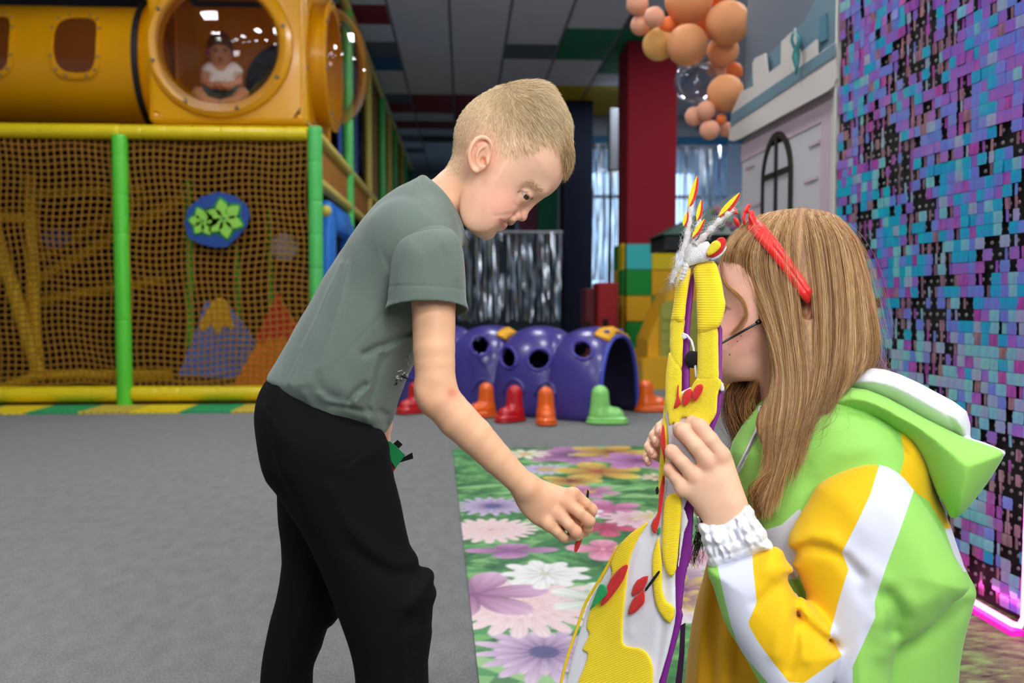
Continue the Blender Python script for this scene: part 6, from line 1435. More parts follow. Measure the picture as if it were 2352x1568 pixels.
wisps(420, [(1700, 880, .0), (1680, 920, .0), (1690, 970, -.01), (1720, 1020, -.01), (1700, 1070, -.01)], 31, .0004, ['#6b4426', '#8a5c34', '#a8743f', '#5a3a22'], 16, 10)
wisps(260, [(1740, 870, -.02), (1720, 930, -.02), (1740, 980, -.03), (1770, 1030, -.05)], 32, .0004, ['#8a5c34', '#a8743f', '#c09258'], 12, 9)
wisps(300, [(1780, 1040, -.11), (1790, 1075, -.112), (1750, 1110, -.11), (1738, 1140, -.105), (1752, 1185, -.10)], 33, .0004, ['#9a6a3c', '#b98a52', '#7a5030'], 9, 8)
wisps(70, [(1612, 1190, -.09), (1606, 1230, -.085), (1598, 1265, -.08), (1592, 1295, -.075)], 38, .0004, ['#2c1c12', '#3a2618'], 7, 6)
wisps(60, [(1655, 600, -.03), (1665, 650, -.06), (1705, 690, -.085), (1712, 730, -.085), (1680, 770, -.07)], 34, .0003, ['#a8743f', '#c09258'], 3, 3)
wisps(70, [(1985, 720, -.03), (2010, 790, -.02), (2020, 850, 0), (1985, 900, -.02)], 35, .0002, ['#b08d60', '#8a6a48'], 16, 14)
wisps(40, [(1840, 484, 0), (1950, 530, 0), (2010, 650, 0), (2040, 790, 0)], 36, .00016, ['#c4a273', '#a88258'], 9, 5)
wisps(50, [(1930, 860, -.09), (1900, 920, -.115), (1870, 980, -.125), (1790, 1010, -.13)], 37, .0002, ['#9a774e', '#7d5c3c'], 22, 14)
# ---------------------------------------------------------------- headband with bow
hb = empty('headband', FG.W(1735, 530, -.06), 'red satin headband with a bow worn in the light brown hair', 'headband')
satin = mat('satin_red', '#e0231a', .38, sheen=.2)
def band_pt(x, y, off):
    w = -.06
    for _ in range(4):
        q = FG.at(x, y, w); nw = GR.front([q[0]], [q[1]])[0]; w = w if np.isnan(nw) else nw
    return np.array((*FG.at(x, y, w-off)[:2], w-off))
cl = resample([(1716, 508), (1738, 524), (1770, 560), (1803, 603), (1834, 648), (1864, 690)], 24); V = []; Fc = []
tan = np.gradient(cl, axis=0); tan /= np.linalg.norm(tan, axis=1, keepdims=True); nrm2 = np.stack([-tan[:, 1], tan[:, 0]], 1)
cen = [band_pt(x, y, .006) for x, y in cl]
for i in range(24):
    for k, (s, o) in enumerate(((-17, 0), (-16, .003), (-3, .0040), (-1, .0034), (1, .0040), (16, .0035), (17, 0))):
        x, y = cl[i]+nrm2[i]*s*(1-.25*(i/23)); q = FG.at(x, y, cen[i][2]-o+.002); V.append(FG.world(q))
for i in range(23):
    for k in range(6): Fc.append((i*7+k, i*7+k+1, i*7+k+8, i*7+k+7))
o = link_mesh('band', fast_mesh('band', np.array(V), np.array(Fc)), satin, hb); md = o.modifiers.new('thickness', 'SOLIDIFY'); md.thickness = .003; md.offset = 0
def sdf_part(name, m, parent, x0, x1, y0, y1, w0, w1, h, fn, **k):
    S = SDF.px(FG, x0, x1, y0, y1, w0, w1, h); fn(S); return S.build(name, m, parent, **k)
def bow_(S):
    S.pill(smooth_closed(gpx([(1703, 496), (1711, 477), (1722, 468), (1732, 486), (1739, 512), (1743, 540), (1731, 548), (1718, 534), (1708, 514)], -.06), 3), .014, .013, k=.003, wc=-.06)
    S.pill(smooth_closed(gpx([(1681, 482), (1690, 477), (1699, 495), (1711, 505), (1703, 521), (1689, 518), (1684, 502)], -.055), 3), .012, .012, k=.003, wc=-.055)
    S.ell(FG.at(1708, 505, -.058), (.007, .010, .014), .4, .003)
    S.crease(gpx([(1713, 500), (1722, 512), (1732, 538)], -.07), .006, .003); S.crease(gpx([(1715, 492), (1722, 476)], -.07), .006, .0028); S.crease(gpx([(1687, 488), (1700, 504)], -.07), .006, .0028); S.crease(gpx([(1701, 490), (1700, 508), (1704, 520)], -.07), .006, .0024); S.crease(gpx([(1715, 488), (1716, 506), (1712, 522)], -.07), .006, .0022)
sdf_part('bow', satin, hb, 1668, 1756, 455, 560, -.085, -.02, .0014, bow_)
# ---------------------------------------------------------------- headset microphone
hs = empty('headset_microphone', FG.W(1700, 765, -.07), 'thin black headset microphone boom across the girl\'s cheek', 'microphone')
blk = mat('mic_black', '#0b0b0c', .3); foamk = mat('mic_foam', '#121213', .95, bump=.8, bscale=900)
part('boom', blk, hs, lambda b: b.tube([FG.W(1752, 734, -.072), FG.W(1744, 739, -.082), FG.W(1735, 744, -.086), FG.W(1700, 764, -.088), FG.W(1664, 784, -.086), FG.W(1640, 798, -.10), FG.W(1612, 814, -.125), FG.W(1596, 824, -.140)], .0018, 8), True)
part('ear_clip', blk, hs, lambda b: b.tube([FG.W(1744, 738, -.084), FG.W(1738, 742, -.088)], [.0042, .003], 8), True)
part('foam_tip', foamk, hs, lambda b: b.ball(FG.W(1591, 825, -.147), (.0115, .0115, .0125), 20, 12), True)
# ---------------------------------------------------------------- jacket
fab = vmat('softshell_fabric', .72, .3, .12, 1500, sheen=.15, noise=.02, nscale=300)
GREEN, YEL, WHT = '#96d462', '#f0c000', '#d9dcec'
def torso():
    S = SDF.px(FG, 1600, 2290, 845, 1720, -.14, .16, .0028)
    T = [(1683, 1012), (1742, 928), (1800, 885), (1880, 872), (1960, 882), (2060, 960), (2105, 1040), (2150, 1130), (2182, 1205), (2214, 1300), (2238, 1342), (2242, 1368), (2226, 1420), (2210, 1480), (2200, 1568), (2196, 1700), (1690, 1700), (1690, 1480), (1700, 1320), (1720, 1240), (1700, 1180), (1692, 1120), (1678, 1060)]
    S.pill(smooth_closed(gpx(T), 2), .10, .105, k=.004)
    S.ell(FG.at(1960, 1040, -.05), (.10, .07, .065), -.5, .03); S.ell(FG.at(1960, 1040, .05), (.10, .07, .065), -.5, .03)
    cr = lambda pts, A, sg: S.crease(gpx(pts, -.1), A, sg)
    cr([(1890, 944), (1960, 945), (2020, 958), (2062, 990), (2090, 1035)], .006, .006); cr([(1880, 1080), (1920, 1040), (1990, 1030)], -.003, .012); cr([(1760, 1180), (1800, 1120), (1850, 1070)], .003, .012)
    cr([(1850, 970), (1780, 1060), (1740, 1150)], -.003, .012); cr([(2100, 1480), (2160, 1450), (2225, 1400)], .004, .012)
    S.noise(.0009, 40, 30, 40, .7); return S
TORSO_PANELS = [
    ([(2068, 985), (2112, 1028), (2152, 1118), (2188, 1211), (2172, 1215), (2132, 1149), (2062, 1103), (2072, 1072), (2077, 1049)], YEL),
    ([(2170, 1214), (2190, 1212), (2232, 1310), (2206, 1314)], WHT),
    ([(1756, 1217), (1795, 1205), (1838, 1166), (1860, 1250), (1830, 1330), (1700, 1330), (1720, 1230)], WHT)]
GT = torso(); jacket = panelled('jacket', GT, GREEN, TORSO_PANELS, girl, label='bright green hooded jacket with yellow and white panels')
def sleeve():
    S = SDF.px(FG, 1600, 2270, 1040, 1690, -.235, -.02, .0026)
    U = [(2015, 1066), (1960, 1072), (1904, 1096), (1862, 1142), (1826, 1200), (1812, 1250), (1820, 1300), (1850, 1360), (1880, 1450), (1900, 1560), (1920, 1660), (2040, 1660), (2050, 1568), (2058, 1492), (2088, 1474), (2138, 1440), (2186, 1384), (2228, 1350), (2190, 1270), (2145, 1190), (2098, 1124), (2060, 1084)]
    S.pill(smooth_closed(gpx(U, -.12), 2), .075, .062, k=.004, wc=-.115)
    Fo = [(1624, 1300), (1680, 1284), (1740, 1266), (1782, 1254), (1813, 1286), (1826, 1325), (1842, 1372), (1880, 1420), (1926, 1488), (1932, 1506), (1900, 1600), (1860, 1660), (1760, 1620), (1744, 1568), (1694, 1484), (1660, 1420), (1638, 1350)]
    S.pill(smooth_closed(gpx(Fo, -.165), 2), .055, .046, k=.010, wc=-.160)
    cr = lambda pts, A, sg, dw=-.17: S.crease(gpx(pts, dw), A, sg)
    cr([(1816, 1286), (1834, 1266), (1862, 1256), (1900, 1262), (1940, 1280), (1975, 1320)], .008, .008); cr([(1830, 1250), (1866, 1232), (1910, 1238)], -.005, .012)
    cr([(1808, 1330), (1822, 1370), (1830, 1412), (1832, 1424)], .007, .006, -.2); cr([(1832, 1420), (1852, 1446), (1890, 1476), (1920, 1500)], .0055, .007, -.2); cr([(1830, 1420), (1826, 1480), (1812, 1540)], .005, .006, -.2); cr([(1812, 1400), (1790, 1450), (1780, 1500)], -.004, .009, -.2); cr([(1850, 1410), (1880, 1430), (1905, 1460)], -.005, .009, -.2); cr([(1845, 1460), (1850, 1510)], -.004, .008, -.2)
    cr([(1740, 1385), (1780, 1350), (1815, 1345)], .004, .008, -.2); cr([(1760, 1310), (1800, 1310)], -.003, .010, -.2)
    cr([(2040, 1372), (2056, 1392), (2062, 1420), (2056, 1452)], .013, .012); cr([(2012, 1390), (2030, 1440), (2030, 1500)], -.005, .014); cr([(2080, 1380), (2110, 1390), (2160, 1370)], -.004, .014)
    cr([(1945, 1290), (1980, 1360), (2010, 1400)], .004, .010); cr([(1930, 1270), (1990, 1300), (2030, 1330)], -.003, .012); cr([(1880, 1120), (1940, 1150), (1990, 1220)], -.0025, .016)
    cr([(2060, 1180), (2110, 1260), (2150, 1330)], -.003, .02); S.noise(.0008, 45, 38, 40, 2.2); return S
SLEEVE_PANELS = [([(1900, 1040), (1990, 1040), (2022, 1078), (1999, 1135), (1970, 1197), (1934, 1268), (1949, 1307), (1925, 1383), (1906, 1455), (1936, 1500), (1840, 1500), (1780, 1320), (1780, 1220), (1830, 1150)], YEL), ([(2022, 1060), (2060, 1080), (2100, 1124), (2066, 1221), (2037, 1297), (2009, 1380), (2011, 1416), (1980, 1483), (1958, 1531), (1960, 1680), (1850, 1680), (1846, 1566), (1934, 1506), (1906, 1455), (1925, 1383), (1949, 1307), (1934, 1268), (1970, 1197), (1999, 1135)], WHT), ([(1729, 1240), (1729, 1297), (1738, 1383), (1718, 1431), (1738, 1469), (1776, 1521), (1812, 1566), (1846, 1568), (1934, 1506), (1906, 1455), (1860, 1400), (1850, 1330), (1830, 1240)], YEL), ([(1645, 1290), (1646, 1302), (1663, 1369), (1679, 1435), (1700, 1495), (1762, 1566), (1800, 1600), (1846, 1568), (1812, 1566), (1776, 1521), (1738, 1469), (1718, 1431), (1738, 1383), (1729, 1297), (1728, 1250)], WHT), ([(1560, 1250), (1646, 1290), (1663, 1369), (1679, 1435), (1700, 1495), (1770, 1575), (1700, 1700), (1560, 1600)], GREEN)]
panelled('sleeve', sleeve(), GREEN, SLEEVE_PANELS, jacket, label='near sleeve with yellow and white stripes')
def far_sleeve(S): S.chain([G_(1820, 1180, .09, 60), G_(1760, 1330, .07, 58), G_(1680, 1240, .0, 46)], .01)
sdf_part('sleeve', fab, jacket, 1610, 1900, 1090, 1420, -.06, .16, .004, far_sleeve, colour=GREEN)
def cuff(S):
    S.pill(smooth_closed(gpx([(1604, 1206), (1625, 1198), (1660, 1192), (1700, 1168), (1716, 1156), (1742, 1188), (1766, 1238), (1776, 1262), (1742, 1272), (1690, 1292), (1636, 1308), (1618, 1262)], -.16), 3), .034, .036, k=.003, wc=-.158)
    rs = np.random.RandomState(3)
    for k in range(34):
        t = rs.uniform(0, 1); x = 1616+t*135+rs.uniform(-6, 6); y0 = 1212-t*40+rs.uniform(0, 60); L = rs.uniform(14, 34); dx = .42*L+rs.uniform(-7, 7)
        S.crease(gpx([(x, y0), (x+dx*.5+rs.uniform(-3, 3), y0+L*.5), (x+dx, y0+L)], -.185), rs.choice([.0034, .0026, -.0026, -.003]), rs.uniform(.0020, .0034))
    S.crease(gpx([(1604, 1232), (1660, 1222), (1728, 1186)], -.185), .0022, .003); S.crease(gpx([(1612, 1256), (1680, 1246), (1744, 1214)], -.185), .0022, .003); S.crease(gpx([(1620, 1282), (1690, 1268), (1758, 1240)], -.185), .0022, .003)
    S.noise(.0010, 420, 300, 260, .4)
sdf_part('cuff', fab, jacket, 1590, 1800, 1140, 1325, -.21, -.1, .0018, cuff, colour='#e9ebf4', label='white gathered elastic cuff')
def hood(S):
    H = [(1890, 938), (1950, 888), (2036, 912), (2128, 962), (2216, 1005), (2300, 1034), (2292, 1070), (2256, 1125), (2212, 1178), (2184, 1192), (2162, 1150), (2122, 1062), (2086, 1014), (2040, 988), (1990, 958), (1920, 944)]
    S.pill(smooth_closed(gpx(H, -.06), 2), .075, .085, .14, k=.004, wc=-.055)
    S.crease(gpx([(2090, 1030), (2130, 1080), (2165, 1140)], -.12), -.003, .010); S.crease(gpx([(2040, 960), (2110, 1020), (2150, 1100), (2180, 1180)], -.12), .0025, .012); S.noise(.0008, 35, 30, 30, 1.9)
sdf_part('hood', fab, jacket, 1870, 2330, 870, 1215, -.16, .12, .0026, hood, colour=GREEN, label='green hood hanging on the back')
def lining(S):
    S.pill(smooth_closed(gpx([(1940, 872), (1998, 846), (2065, 860), (2150, 902), (2218, 945), (2226, 1004), (2224, 1020), (2130, 990), (2036, 935), (1950, 905)], 0), 2), .05, .09, .07, k=.004)
    S.crease(gpx([(2000, 866), (2080, 880), (2160, 930), (2204, 1010)], -.05), .0016, .003)
    S.pill(smooth_closed(gpx([(2215, 1000), (2308, 1033), (2306, 1050), (2290, 1074), (2284, 1050), (2210, 1022)], -.05), 2), .02, .06, k=.002, wc=-.03)
sdf_part('hood_lining', fab, jacket, 1920, 2330, 830, 1090, -.12, .12, .0028, lining, colour='#e4e5ea', label='white hood lining')
zp = [(1748, 935), (1744, 975), (1728, 1015), (1710, 1052), (1694, 1086), (1682, 1120)]
def zip_pts(off):
    out = []
    for x, y in resample(zp, 20):
        w = -.02
        for _ in range(4):
            q = FG.at(x, y, w); nw = GT.front([q[0]], [q[1]])[0]; w = w if np.isnan(nw) else nw
        out.append(FG.W(x, y, w-off))
    return out
zt = part('zip_tape', mat('zip_tape_grey', '#e2e4ea', .6), jacket, lambda b: b.tube(zip_pts(.0005), .0042, 8), True)
zz = zip_pts(.005)
part('zip_teeth', mat('zip_silver', '#b9bcc4', .3, .7), zt, lambda b: [b.box(zz[i]*(1-f)+zz[i+1]*f, (.0035, .002, .0012)) for i in range(19) for f in (0, .33, .66)])
def skirt(S):
    S.pill(smooth_closed(gpx([(1660, 1230), (1615, 1330), (1596, 1400), (1584, 1470), (1572, 1580), (1556, 1720), (1540, 1868), (2160, 1868), (2190, 1600), (2150, 1450), (1800, 1300)]), 2), .09, .10, k=.004)
    for k, x in enumerate((1606, 1636, 1668, 1700)): S.crease(gpx([(x+26-k*6, 1310), (x+8, 1440), (x, 1600)], -.06), .006 if k % 2 else -.005, .008)
    S.cut((0, -1, 0), FG.at(1800, 1876, 0))
sdf_part('dress', fab, girl, 1520, 2230, 1210, 1885, -.13, .13, .004, skirt, colour='#c99200', label='ochre yellow dress under the jacket')
br = part('bracelet', mat('bracelet_silver', '#c9c9cc', .2, .9), girl, lambda b: [b.ball(FG.W(1603+3*math.sin(k*.9), 1188+k*4.2, -.165+.006*k), .0026, 8, 6) for k in range(8)], True)
# ================================================================== the felt figure held between the hands
ff = empty('felt_figure', FG.W(1500, 1640, -.13), 'tall yellow and white felt animal figure with purple lining and red felt pieces stuck on', 'felt figure')
U0 = FG.at(1525, 1000, -.138)[0]; SLOPE = -.29
def plane_w(u): return -.138+SLOPE*(u-U0)
def cord_mat(name, colour, ang, scale):
    m, nt, b = new_mat(name); tc = nt.nodes.new('ShaderNodeTexCoord'); mp = nt.nodes.new('ShaderNodeMapping'); mp.inputs['Rotation'].default_value = (0, ang, 0)
    wv = nt.nodes.new('ShaderNodeTexWave'); wv.bands_direction = 'Z'; wv.inputs['Scale'].default_value = scale; wv.inputs['Distortion'].default_value = .6; wv.inputs['Detail Scale'].default_value = 2
    nt.links.new(tc.outputs['Object'], mp.inputs[0]); nt.links.new(mp.outputs[0], wv.inputs['Vector'])
    cr = nt.nodes.new('ShaderNodeMix'); cr.data_type = 'RGBA'; c = lin(colour); cr.inputs[6].default_value = (*[v*.92 for v in c], 1); cr.inputs[7].default_value = (*c, 1); nt.links.new(wv.outputs['Fac'], cr.inputs[0]); nt.links.new(cr.outputs[2], b.inputs['Base Color'])
    bp = nt.nodes.new('ShaderNodeBump'); bp.inputs['Strength'].default_value = .35; bp.inputs['Distance'].default_value = .0010; nt.links.new(wv.outputs['Fac'], bp.inputs['Height']); nt.links.new(bp.outputs[0], b.inputs['Normal'])
    b.inputs['Roughness'].default_value = .9; b.inputs['Sheen Weight'].default_value = .3; return m
fy_ = mat('felt_yellow', '#ffe220', .95, noise=.1, nscale=220, bump=.6, bscale=800, sheen=.35); fw_ = mat('felt_white', '#e2e2ea', .95, noise=.05, nscale=120, bump=.15, bscale=700, sheen=.3); fpu = mat('lining_purple', '#7d1f8a', .55, noise=.12, nscale=25)
cordH = cord_mat('corduroy_yellow', '#ffe220', 0.0, 90); cordD = cord_mat('corduroy_yellow_diagonal', '#ffe01c', .62, 125); cordF = cord_mat('corduroy_yellow_fine', '#ffe01c', .08, 150)
def felt(name, m, pts, layer, thick=.0024, D=.005, parent=ff, h=.0016, sm=2, marks=(), dz=0.0, **k):
    """sheet of felt cut to the outline, lying on the figure's slanting plane, layer metres in front of it"""
    c = np.mean(np.array(pts, float), 0); w0 = plane_w(FG.at(c[0], c[1], -.145)[0])-layer; P = gpx(pts, w0); P = smooth_closed(P, sm) if sm > 1 else P
    wc = plane_w(P[:, 0].mean())-layer; ex = abs(SLOPE)*(P[:, 0].max()-P[:, 0].min())*.55+thick+.008
    S = SDF(FG, (P[:, 0].min()-.006, P[:, 1].min()-.006, wc-ex), (P[:, 0].max()+.006, P[:, 1].max()+.006, wc+ex), h)
    S.pill(P, D, thick, k=.001, wc=wc, wslope=(SLOPE, 0))
    for pl, A, sg in marks: S.crease(gpx(pl, w0), A, sg, wlim=1.0)
    return S.build(name, m, parent, **k)
felt('lining', fpu, [(1586, 636), (1596, 629), (1591, 700), (1585, 757), (1585, 882), (1582, 908), (1566, 902), (1567, 811), (1570, 757), (1574, 704)], -.006, .004, .006, label='purple lining')
felt('lining', fpu, [(1646, 758), (1661, 756), (1660, 850), (1663, 900), (1656, 950), (1642, 985), (1614, 1090), (1594, 1165), (1598, 1200), (1592, 1270), (1578, 1335), (1572, 1390), (1563, 1440), (1546, 1500), (1528, 1570), (1512, 1660), (1470, 1660), (1530, 1400), (1550, 1180), (1590, 1000), (1635, 900)], -.008, .0035, .006, label='purple lining', marks=[([(1600, 1180), (1580, 1280), (1568, 1400)], .002, .004)])
body_ = felt('felt_body', fw_, [(1531, 930), (1534, 977), (1537, 1023), (1531, 1070), (1528, 1130), (1508, 1178), (1470, 1212), (1438, 1236), (1416, 1260), (1397, 1296), (1376, 1332), (1346, 1382), (1325, 1442), (1304, 1506), (1288, 1570), (1272, 1660), (1496, 1670), (1516, 1570), (1537, 1496), (1554, 1424), (1556, 1381), (1555, 1309), (1564, 1210), (1570, 1180), (1596, 1110), (1636, 975), (1646, 920), (1590, 890)], .0, .004, .006, marks=[([(1530, 1330), (1526, 1420), (1506, 1560)], .002, .006), ([(1470, 1250), (1452, 1330), (1446, 1450)], -.0015, .008)])
felt('felt_edge', fy_, [(1528, 900), (1522, 960), (1516, 1030), (1512, 1090), (1512, 1140), (1520, 1150), (1530, 1090), (1538, 1020), (1536, 960)], -.004, .003)
# arms round the opening
felt('felt_arm', cordH, [(1558, 616), (1553, 645), (1546, 698), (1540, 738), (1550, 736), (1556, 742), (1572, 738), (1576, 704), (1583, 650), (1588, 620), (1578, 612)], .006, .008, .011)
felt('felt_arm', fy_, [(1541, 728), (1538, 775), (1535, 810), (1529, 850), (1527, 890), (1530, 950), (1560, 962), (1566, 896), (1569, 811), (1572, 757), (1573, 730)], .003, .006, .009, marks=[([(1536, 800), (1550, 830), (1568, 850)], .0015, .002)])
felt('felt_arm', cordH, [(1590, 616), (1598, 668), (1601, 757), (1612, 764), (1632, 760), (1652, 752), (1662, 729), (1668, 700), (1664, 682), (1661, 660), (1651, 621), (1640, 600), (1612, 602)], .008, .009, .013)
felt('felt_arm', fy_, [(1602, 754), (1601, 811), (1600, 852), (1602, 876), (1648, 878), (1652, 846), (1651, 793), (1648, 750), (1620, 758)], .004, .007, .010)
felt('felt_chest', fy_, [(1587, 890), (1601, 868), (1648, 866), (1661, 882), (1654, 897), (1650, 918), (1648, 950), (1634, 972), (1625, 984), (1600, 972), (1575, 958), (1562, 962), (1556, 978), (1550, 992), (1546, 970), (1540, 975), (1534, 972), (1531, 940), (1540, 915), (1560, 905)], .007, .0034, .005, sm=2)
felt('felt_tag', fw_, [(1650, 870), (1662, 880), (1664, 898), (1652, 896)], .001, .002, .003)
# corduroy patches on the skirt of the figure
felt('felt_patch', cordD, [(1494, 1194), (1460, 1216), (1432, 1240), (1408, 1278), (1400, 1298), (1404, 1312), (1396, 1340), (1372, 1366), (1350, 1403), (1340, 1446), (1349, 1458), (1335, 1486), (1331, 1500), (1345, 1505), (1332, 1545), (1318, 1580), (1306, 1650), (1500, 1660), (1505, 1568), (1505, 1526), (1493, 1497), (1472, 1484), (1444, 1482), (1431, 1470), (1433, 1411), (1440, 1347), (1446, 1296), (1456, 1262), (1473, 1228), (1498, 1192)], .0055, .0026, .004)
felt('felt_patch', cordF, [(1525, 1152), (1536, 1136), (1553, 1132), (1565, 1143), (1567, 1173), (1561, 1241), (1554, 1309), (1541, 1324), (1528, 1309), (1519, 1262), (1521, 1198)], .0085, .005, .007)
felt('felt_patch', cordF, [(1512, 1232), (1498, 1271), (1496, 1313), (1501, 1368), (1512, 1403), (1541, 1431), (1553, 1395), (1530, 1378), (1521, 1345), (1522, 1300), (1516, 1250)], .006, .0036, .005)
felt('felt_flap', fw_, [(1566, 1160), (1582, 1196), (1572, 1222), (1560, 1300), (1556, 1300), (1562, 1220)], .001, .002, .003)
# ---------------------------------------------------------------- loose red pieces stuck on the figure (each lifts off)
def fpiece(label, c): return empty('felt_piece', FG.W(c[0], c[1], plane_w(FG.at(c[0], c[1], -.145)[0])-.012), label, 'felt piece', 'felt pieces on the figure')
def ridge(pts): return [(pts, .0012, .0012)]
t = fpiece('red felt leaf with green tip lying on the diagonal yellow patch', (1408, 1340))
felt('felt_leaf', felt_r, [(1376, 1392), (1385, 1366), (1399, 1332), (1421, 1306), (1439, 1294), (1445, 1300), (1434, 1330), (1410, 1364), (1388, 1388)], .0145, .0028, .004, t, marks=[([(1400, 1360), (1420, 1330), (1436, 1304)], .001, .001)])
felt('felt_tip', felt_g, [(1376, 1342), (1391, 1343), (1397, 1360), (1382, 1378), (1366, 1392), (1351, 1404), (1362, 1376)], .0185, .0024, .003, t)
t = fpiece('red felt butterfly with a black stick on the white part of the figure', (1465, 1365))
felt('felt_wing', felt_r, [(1450, 1356), (1462, 1332), (1491, 1320), (1481, 1350), (1466, 1362), (1452, 1370)], .0085, .003, .004, t); felt('felt_wing', felt_r, [(1441, 1412), (1445, 1390), (1457, 1370), (1470, 1360), (1480, 1352), (1482, 1382), (1470, 1396), (1459, 1407)], .011, .003, .004, t)
felt('felt_stick', felt_k, [(1480, 1352), (1512, 1310), (1517, 1310), (1516, 1316), (1484, 1358)], .0125, .002, .0025, t)
t = fpiece('long red felt piece hanging down the left edge below the hands', (1512, 1160))
felt('felt_strip', felt_r, [(1524, 1087), (1528, 1104), (1524, 1151), (1517, 1190), (1507, 1226), (1499, 1222), (1494, 1208), (1500, 1192), (1510, 1177), (1513, 1138), (1519, 1105)], .010, .003, .004, t); felt('felt_tab', felt_k, [(1505, 1122), (1512, 1116), (1514, 1132), (1507, 1136)], .006, .002, .003, t); felt('felt_tip', felt_g, [(1508, 1222), (1516, 1206), (1518, 1222), (1512, 1230)], .0065, .002, .003, t)
t = fpiece('narrow red felt piece beside the fingertips of the far hand', (1523, 1020))
felt('felt_strip', felt_r, [(1524, 970), (1529, 1006), (1528, 1070), (1522, 1042), (1515, 1011), (1519, 990)], .010, .003, .004, t)
t = fpiece('red felt butterfly on the yellow chest above the hands', (1580, 910))
felt('felt_wing', felt_r, [(1556, 884), (1560, 884), (1560, 910), (1566, 926), (1552, 938), (1546, 936), (1553, 915)], .0125, .003, .004, t); felt('felt_body_piece', felt_r, [(1566, 912), (1572, 898), (1586, 892), (1592, 900), (1588, 918), (1578, 930), (1568, 932)], .0145, .0034, .005, t); felt('felt_wing', felt_r, [(1590, 900), (1598, 886), (1610, 881), (1617, 888), (1612, 904), (1598, 922), (1590, 918)], .0165, .003, .004, t)
# ---------------------------------------------------------------- head of the figure: white felt block, wool antlers with leaf tips, ear
felt('felt_head', mat('felt_white_bright', '#efeef0', .95, noise=.04, nscale=120, bump=.6, bscale=600, sheen=.3), [(1574, 562), (1600, 559), (1628, 556), (1636, 578), (1631, 600), (1604, 605), (1576, 610), (1572, 590)], .016, .009, .012)
felt('felt_ear', felt_r, [(1620, 586), (1632, 566), (1648, 548), (1662, 545), (1669, 556), (1661, 578), (1640, 592)], .024, .003, .004); felt('felt_ear_inner', fy_, [(1622, 580), (1634, 557), (1650, 553), (1658, 566), (1645, 580), (1627, 588)], .029, .003, .004)
felt('felt_ear_edge', fw_, [(1630, 594), (1656, 582), (1668, 566), (1670, 572), (1658, 588), (1640, 597)], .022, .003, .004)
def wool(pts, r, fuzz, seed):
    P = resample([(p[0], p[1]) for p in pts], 18); ws = np.interp(np.linspace(0, 1, 18), np.linspace(0, 1, len(pts)), [p[2] for p in pts]); L = [FG.at(P[i, 0], P[i, 1], ws[i]) for i in range(18)]
    part('wool_strand', mat('wool_white', '#e9e6e6', .95, bump=.8, bscale=500, sheen=.4), ff, lambda b: b.tube([Vector(FG.world(q)) for q in L], [r*(.85+.25*math.sin(k*1.7+seed)) for k in range(18)], 10), True)
    rs = np.random.RandomState(seed); n = fuzz; idx = rs.randint(0, 17, n); q = np.array(L)[idx]+rs.normal(0, r*.5, (n, 3)); d = rs.normal(0, 1, (n, 3)); d /= np.linalg.norm(d, axis=1, keepdims=True); t_ = np.linspace(0, 1, 6)[None, :, None]
    al = (np.array(L)[np.minimum(idx+1, 17)]-np.array(L)[idx]); al /= np.linalg.norm(al, axis=1, keepdims=True)+1e-9
    path = q[:, None]+(d[:, None]*.35+al[:, None]*rs.choice([-1, 1], (n, 1))[:, None])*t_*rs.uniform(.005, .016, (n, 1, 1))+d[:, None]*t_**2*rs.uniform(.0, .008, (n, 1, 1))
    strands('wool_fuzz', FG.world(path), .00017, HAIRM, ff, np.tile(np.array(lin('#efecec')), (n, 1)))
wz = -.172
wool([(1576, 600, wz+.010), (1577, 560, wz), (1582, 510, wz), (1588, 465, wz)], .0044, 300, 1); wool([(1598, 562, wz), (1625, 535, wz-.004), (1655, 505, wz-.006), (1684, 480, wz-.006)], .0048, 300, 2); wool([(1580, 545, wz-.004), (1566, 580, wz-.008), (1552, 620, wz-.006), (1542, 650, wz)], .0040, 420, 3); wool([(1576, 606, wz-.004), (1572, 622, wz-.006), (1565, 642, wz-.004)], .0044, 160, 4); wool([(1590, 562, wz+.004), (1600, 530, wz+.006), (1606, 505, wz+.008)], .0034, 160, 5)
def tip(a, b_, wid, w, bend=0.0):
    ax, ay = a; bx, by = b_; L = math.hypot(bx-ax, by-ay); ux, uy = (bx-ax)/L, (by-ay)/L; nx, ny = -uy, ux
    def leaf(o, s, sc): return [FG.W(ax+ux*L*t_+nx*(wid*math.sin(PI*t_**.8)*sg*s+o), ay+uy*L*t_+ny*(wid*math.sin(PI*t_**.8)*sg*s+o), w-sc) for sg, ts in ((1, (.02, .2, .4, .6, .8, .95)), (-1, (1, .85, .65, .45, .25))) for t_ in ts]
    lf = poly_slab('leaf_tip', felt_r, ff, leaf(0, 1, 0), FG.w*.003); poly_slab('leaf_inner', fy_, lf, leaf(-wid*.45, .62, .003), FG.w*.003)
tip((1583, 478), (1604, 404), 8, wz-.004); tip((1651, 500), (1702, 444), 9, wz-.010); tip((1602, 508), (1613, 458), 6.5, wz+.004); tip((1590, 548), (1620, 503), 6.5, wz-.006); tip((1571, 520), (1580, 486), 6, wz-.006)
part('cord_loop', fw_, ff, lambda b: b.tube([FG.W(1568, 768, -.150), FG.W(1578, 770, -.152), FG.W(1588, 782, -.152), FG.W(1593, 800, -.150), FG.W(1596, 830, -.150), FG.W(1599, 866, -.156)], .0018, 8), True)
felt('cord_tag', fw_, [(1564, 764), (1578, 766), (1578, 778), (1564, 778)], .005, .002, .003)
part('ribbon', mat('ribbon_dark_purple', '#2d0a2e', .4), ff, lambda b: b.slab([FG.W(x, y, -.138) for x, y in [(1563, 1436), (1574, 1430), (1572, 1500), (1566, 1568), (1556, 1680), (1542, 1680), (1551, 1568), (1560, 1500)]], FG.w*.002))

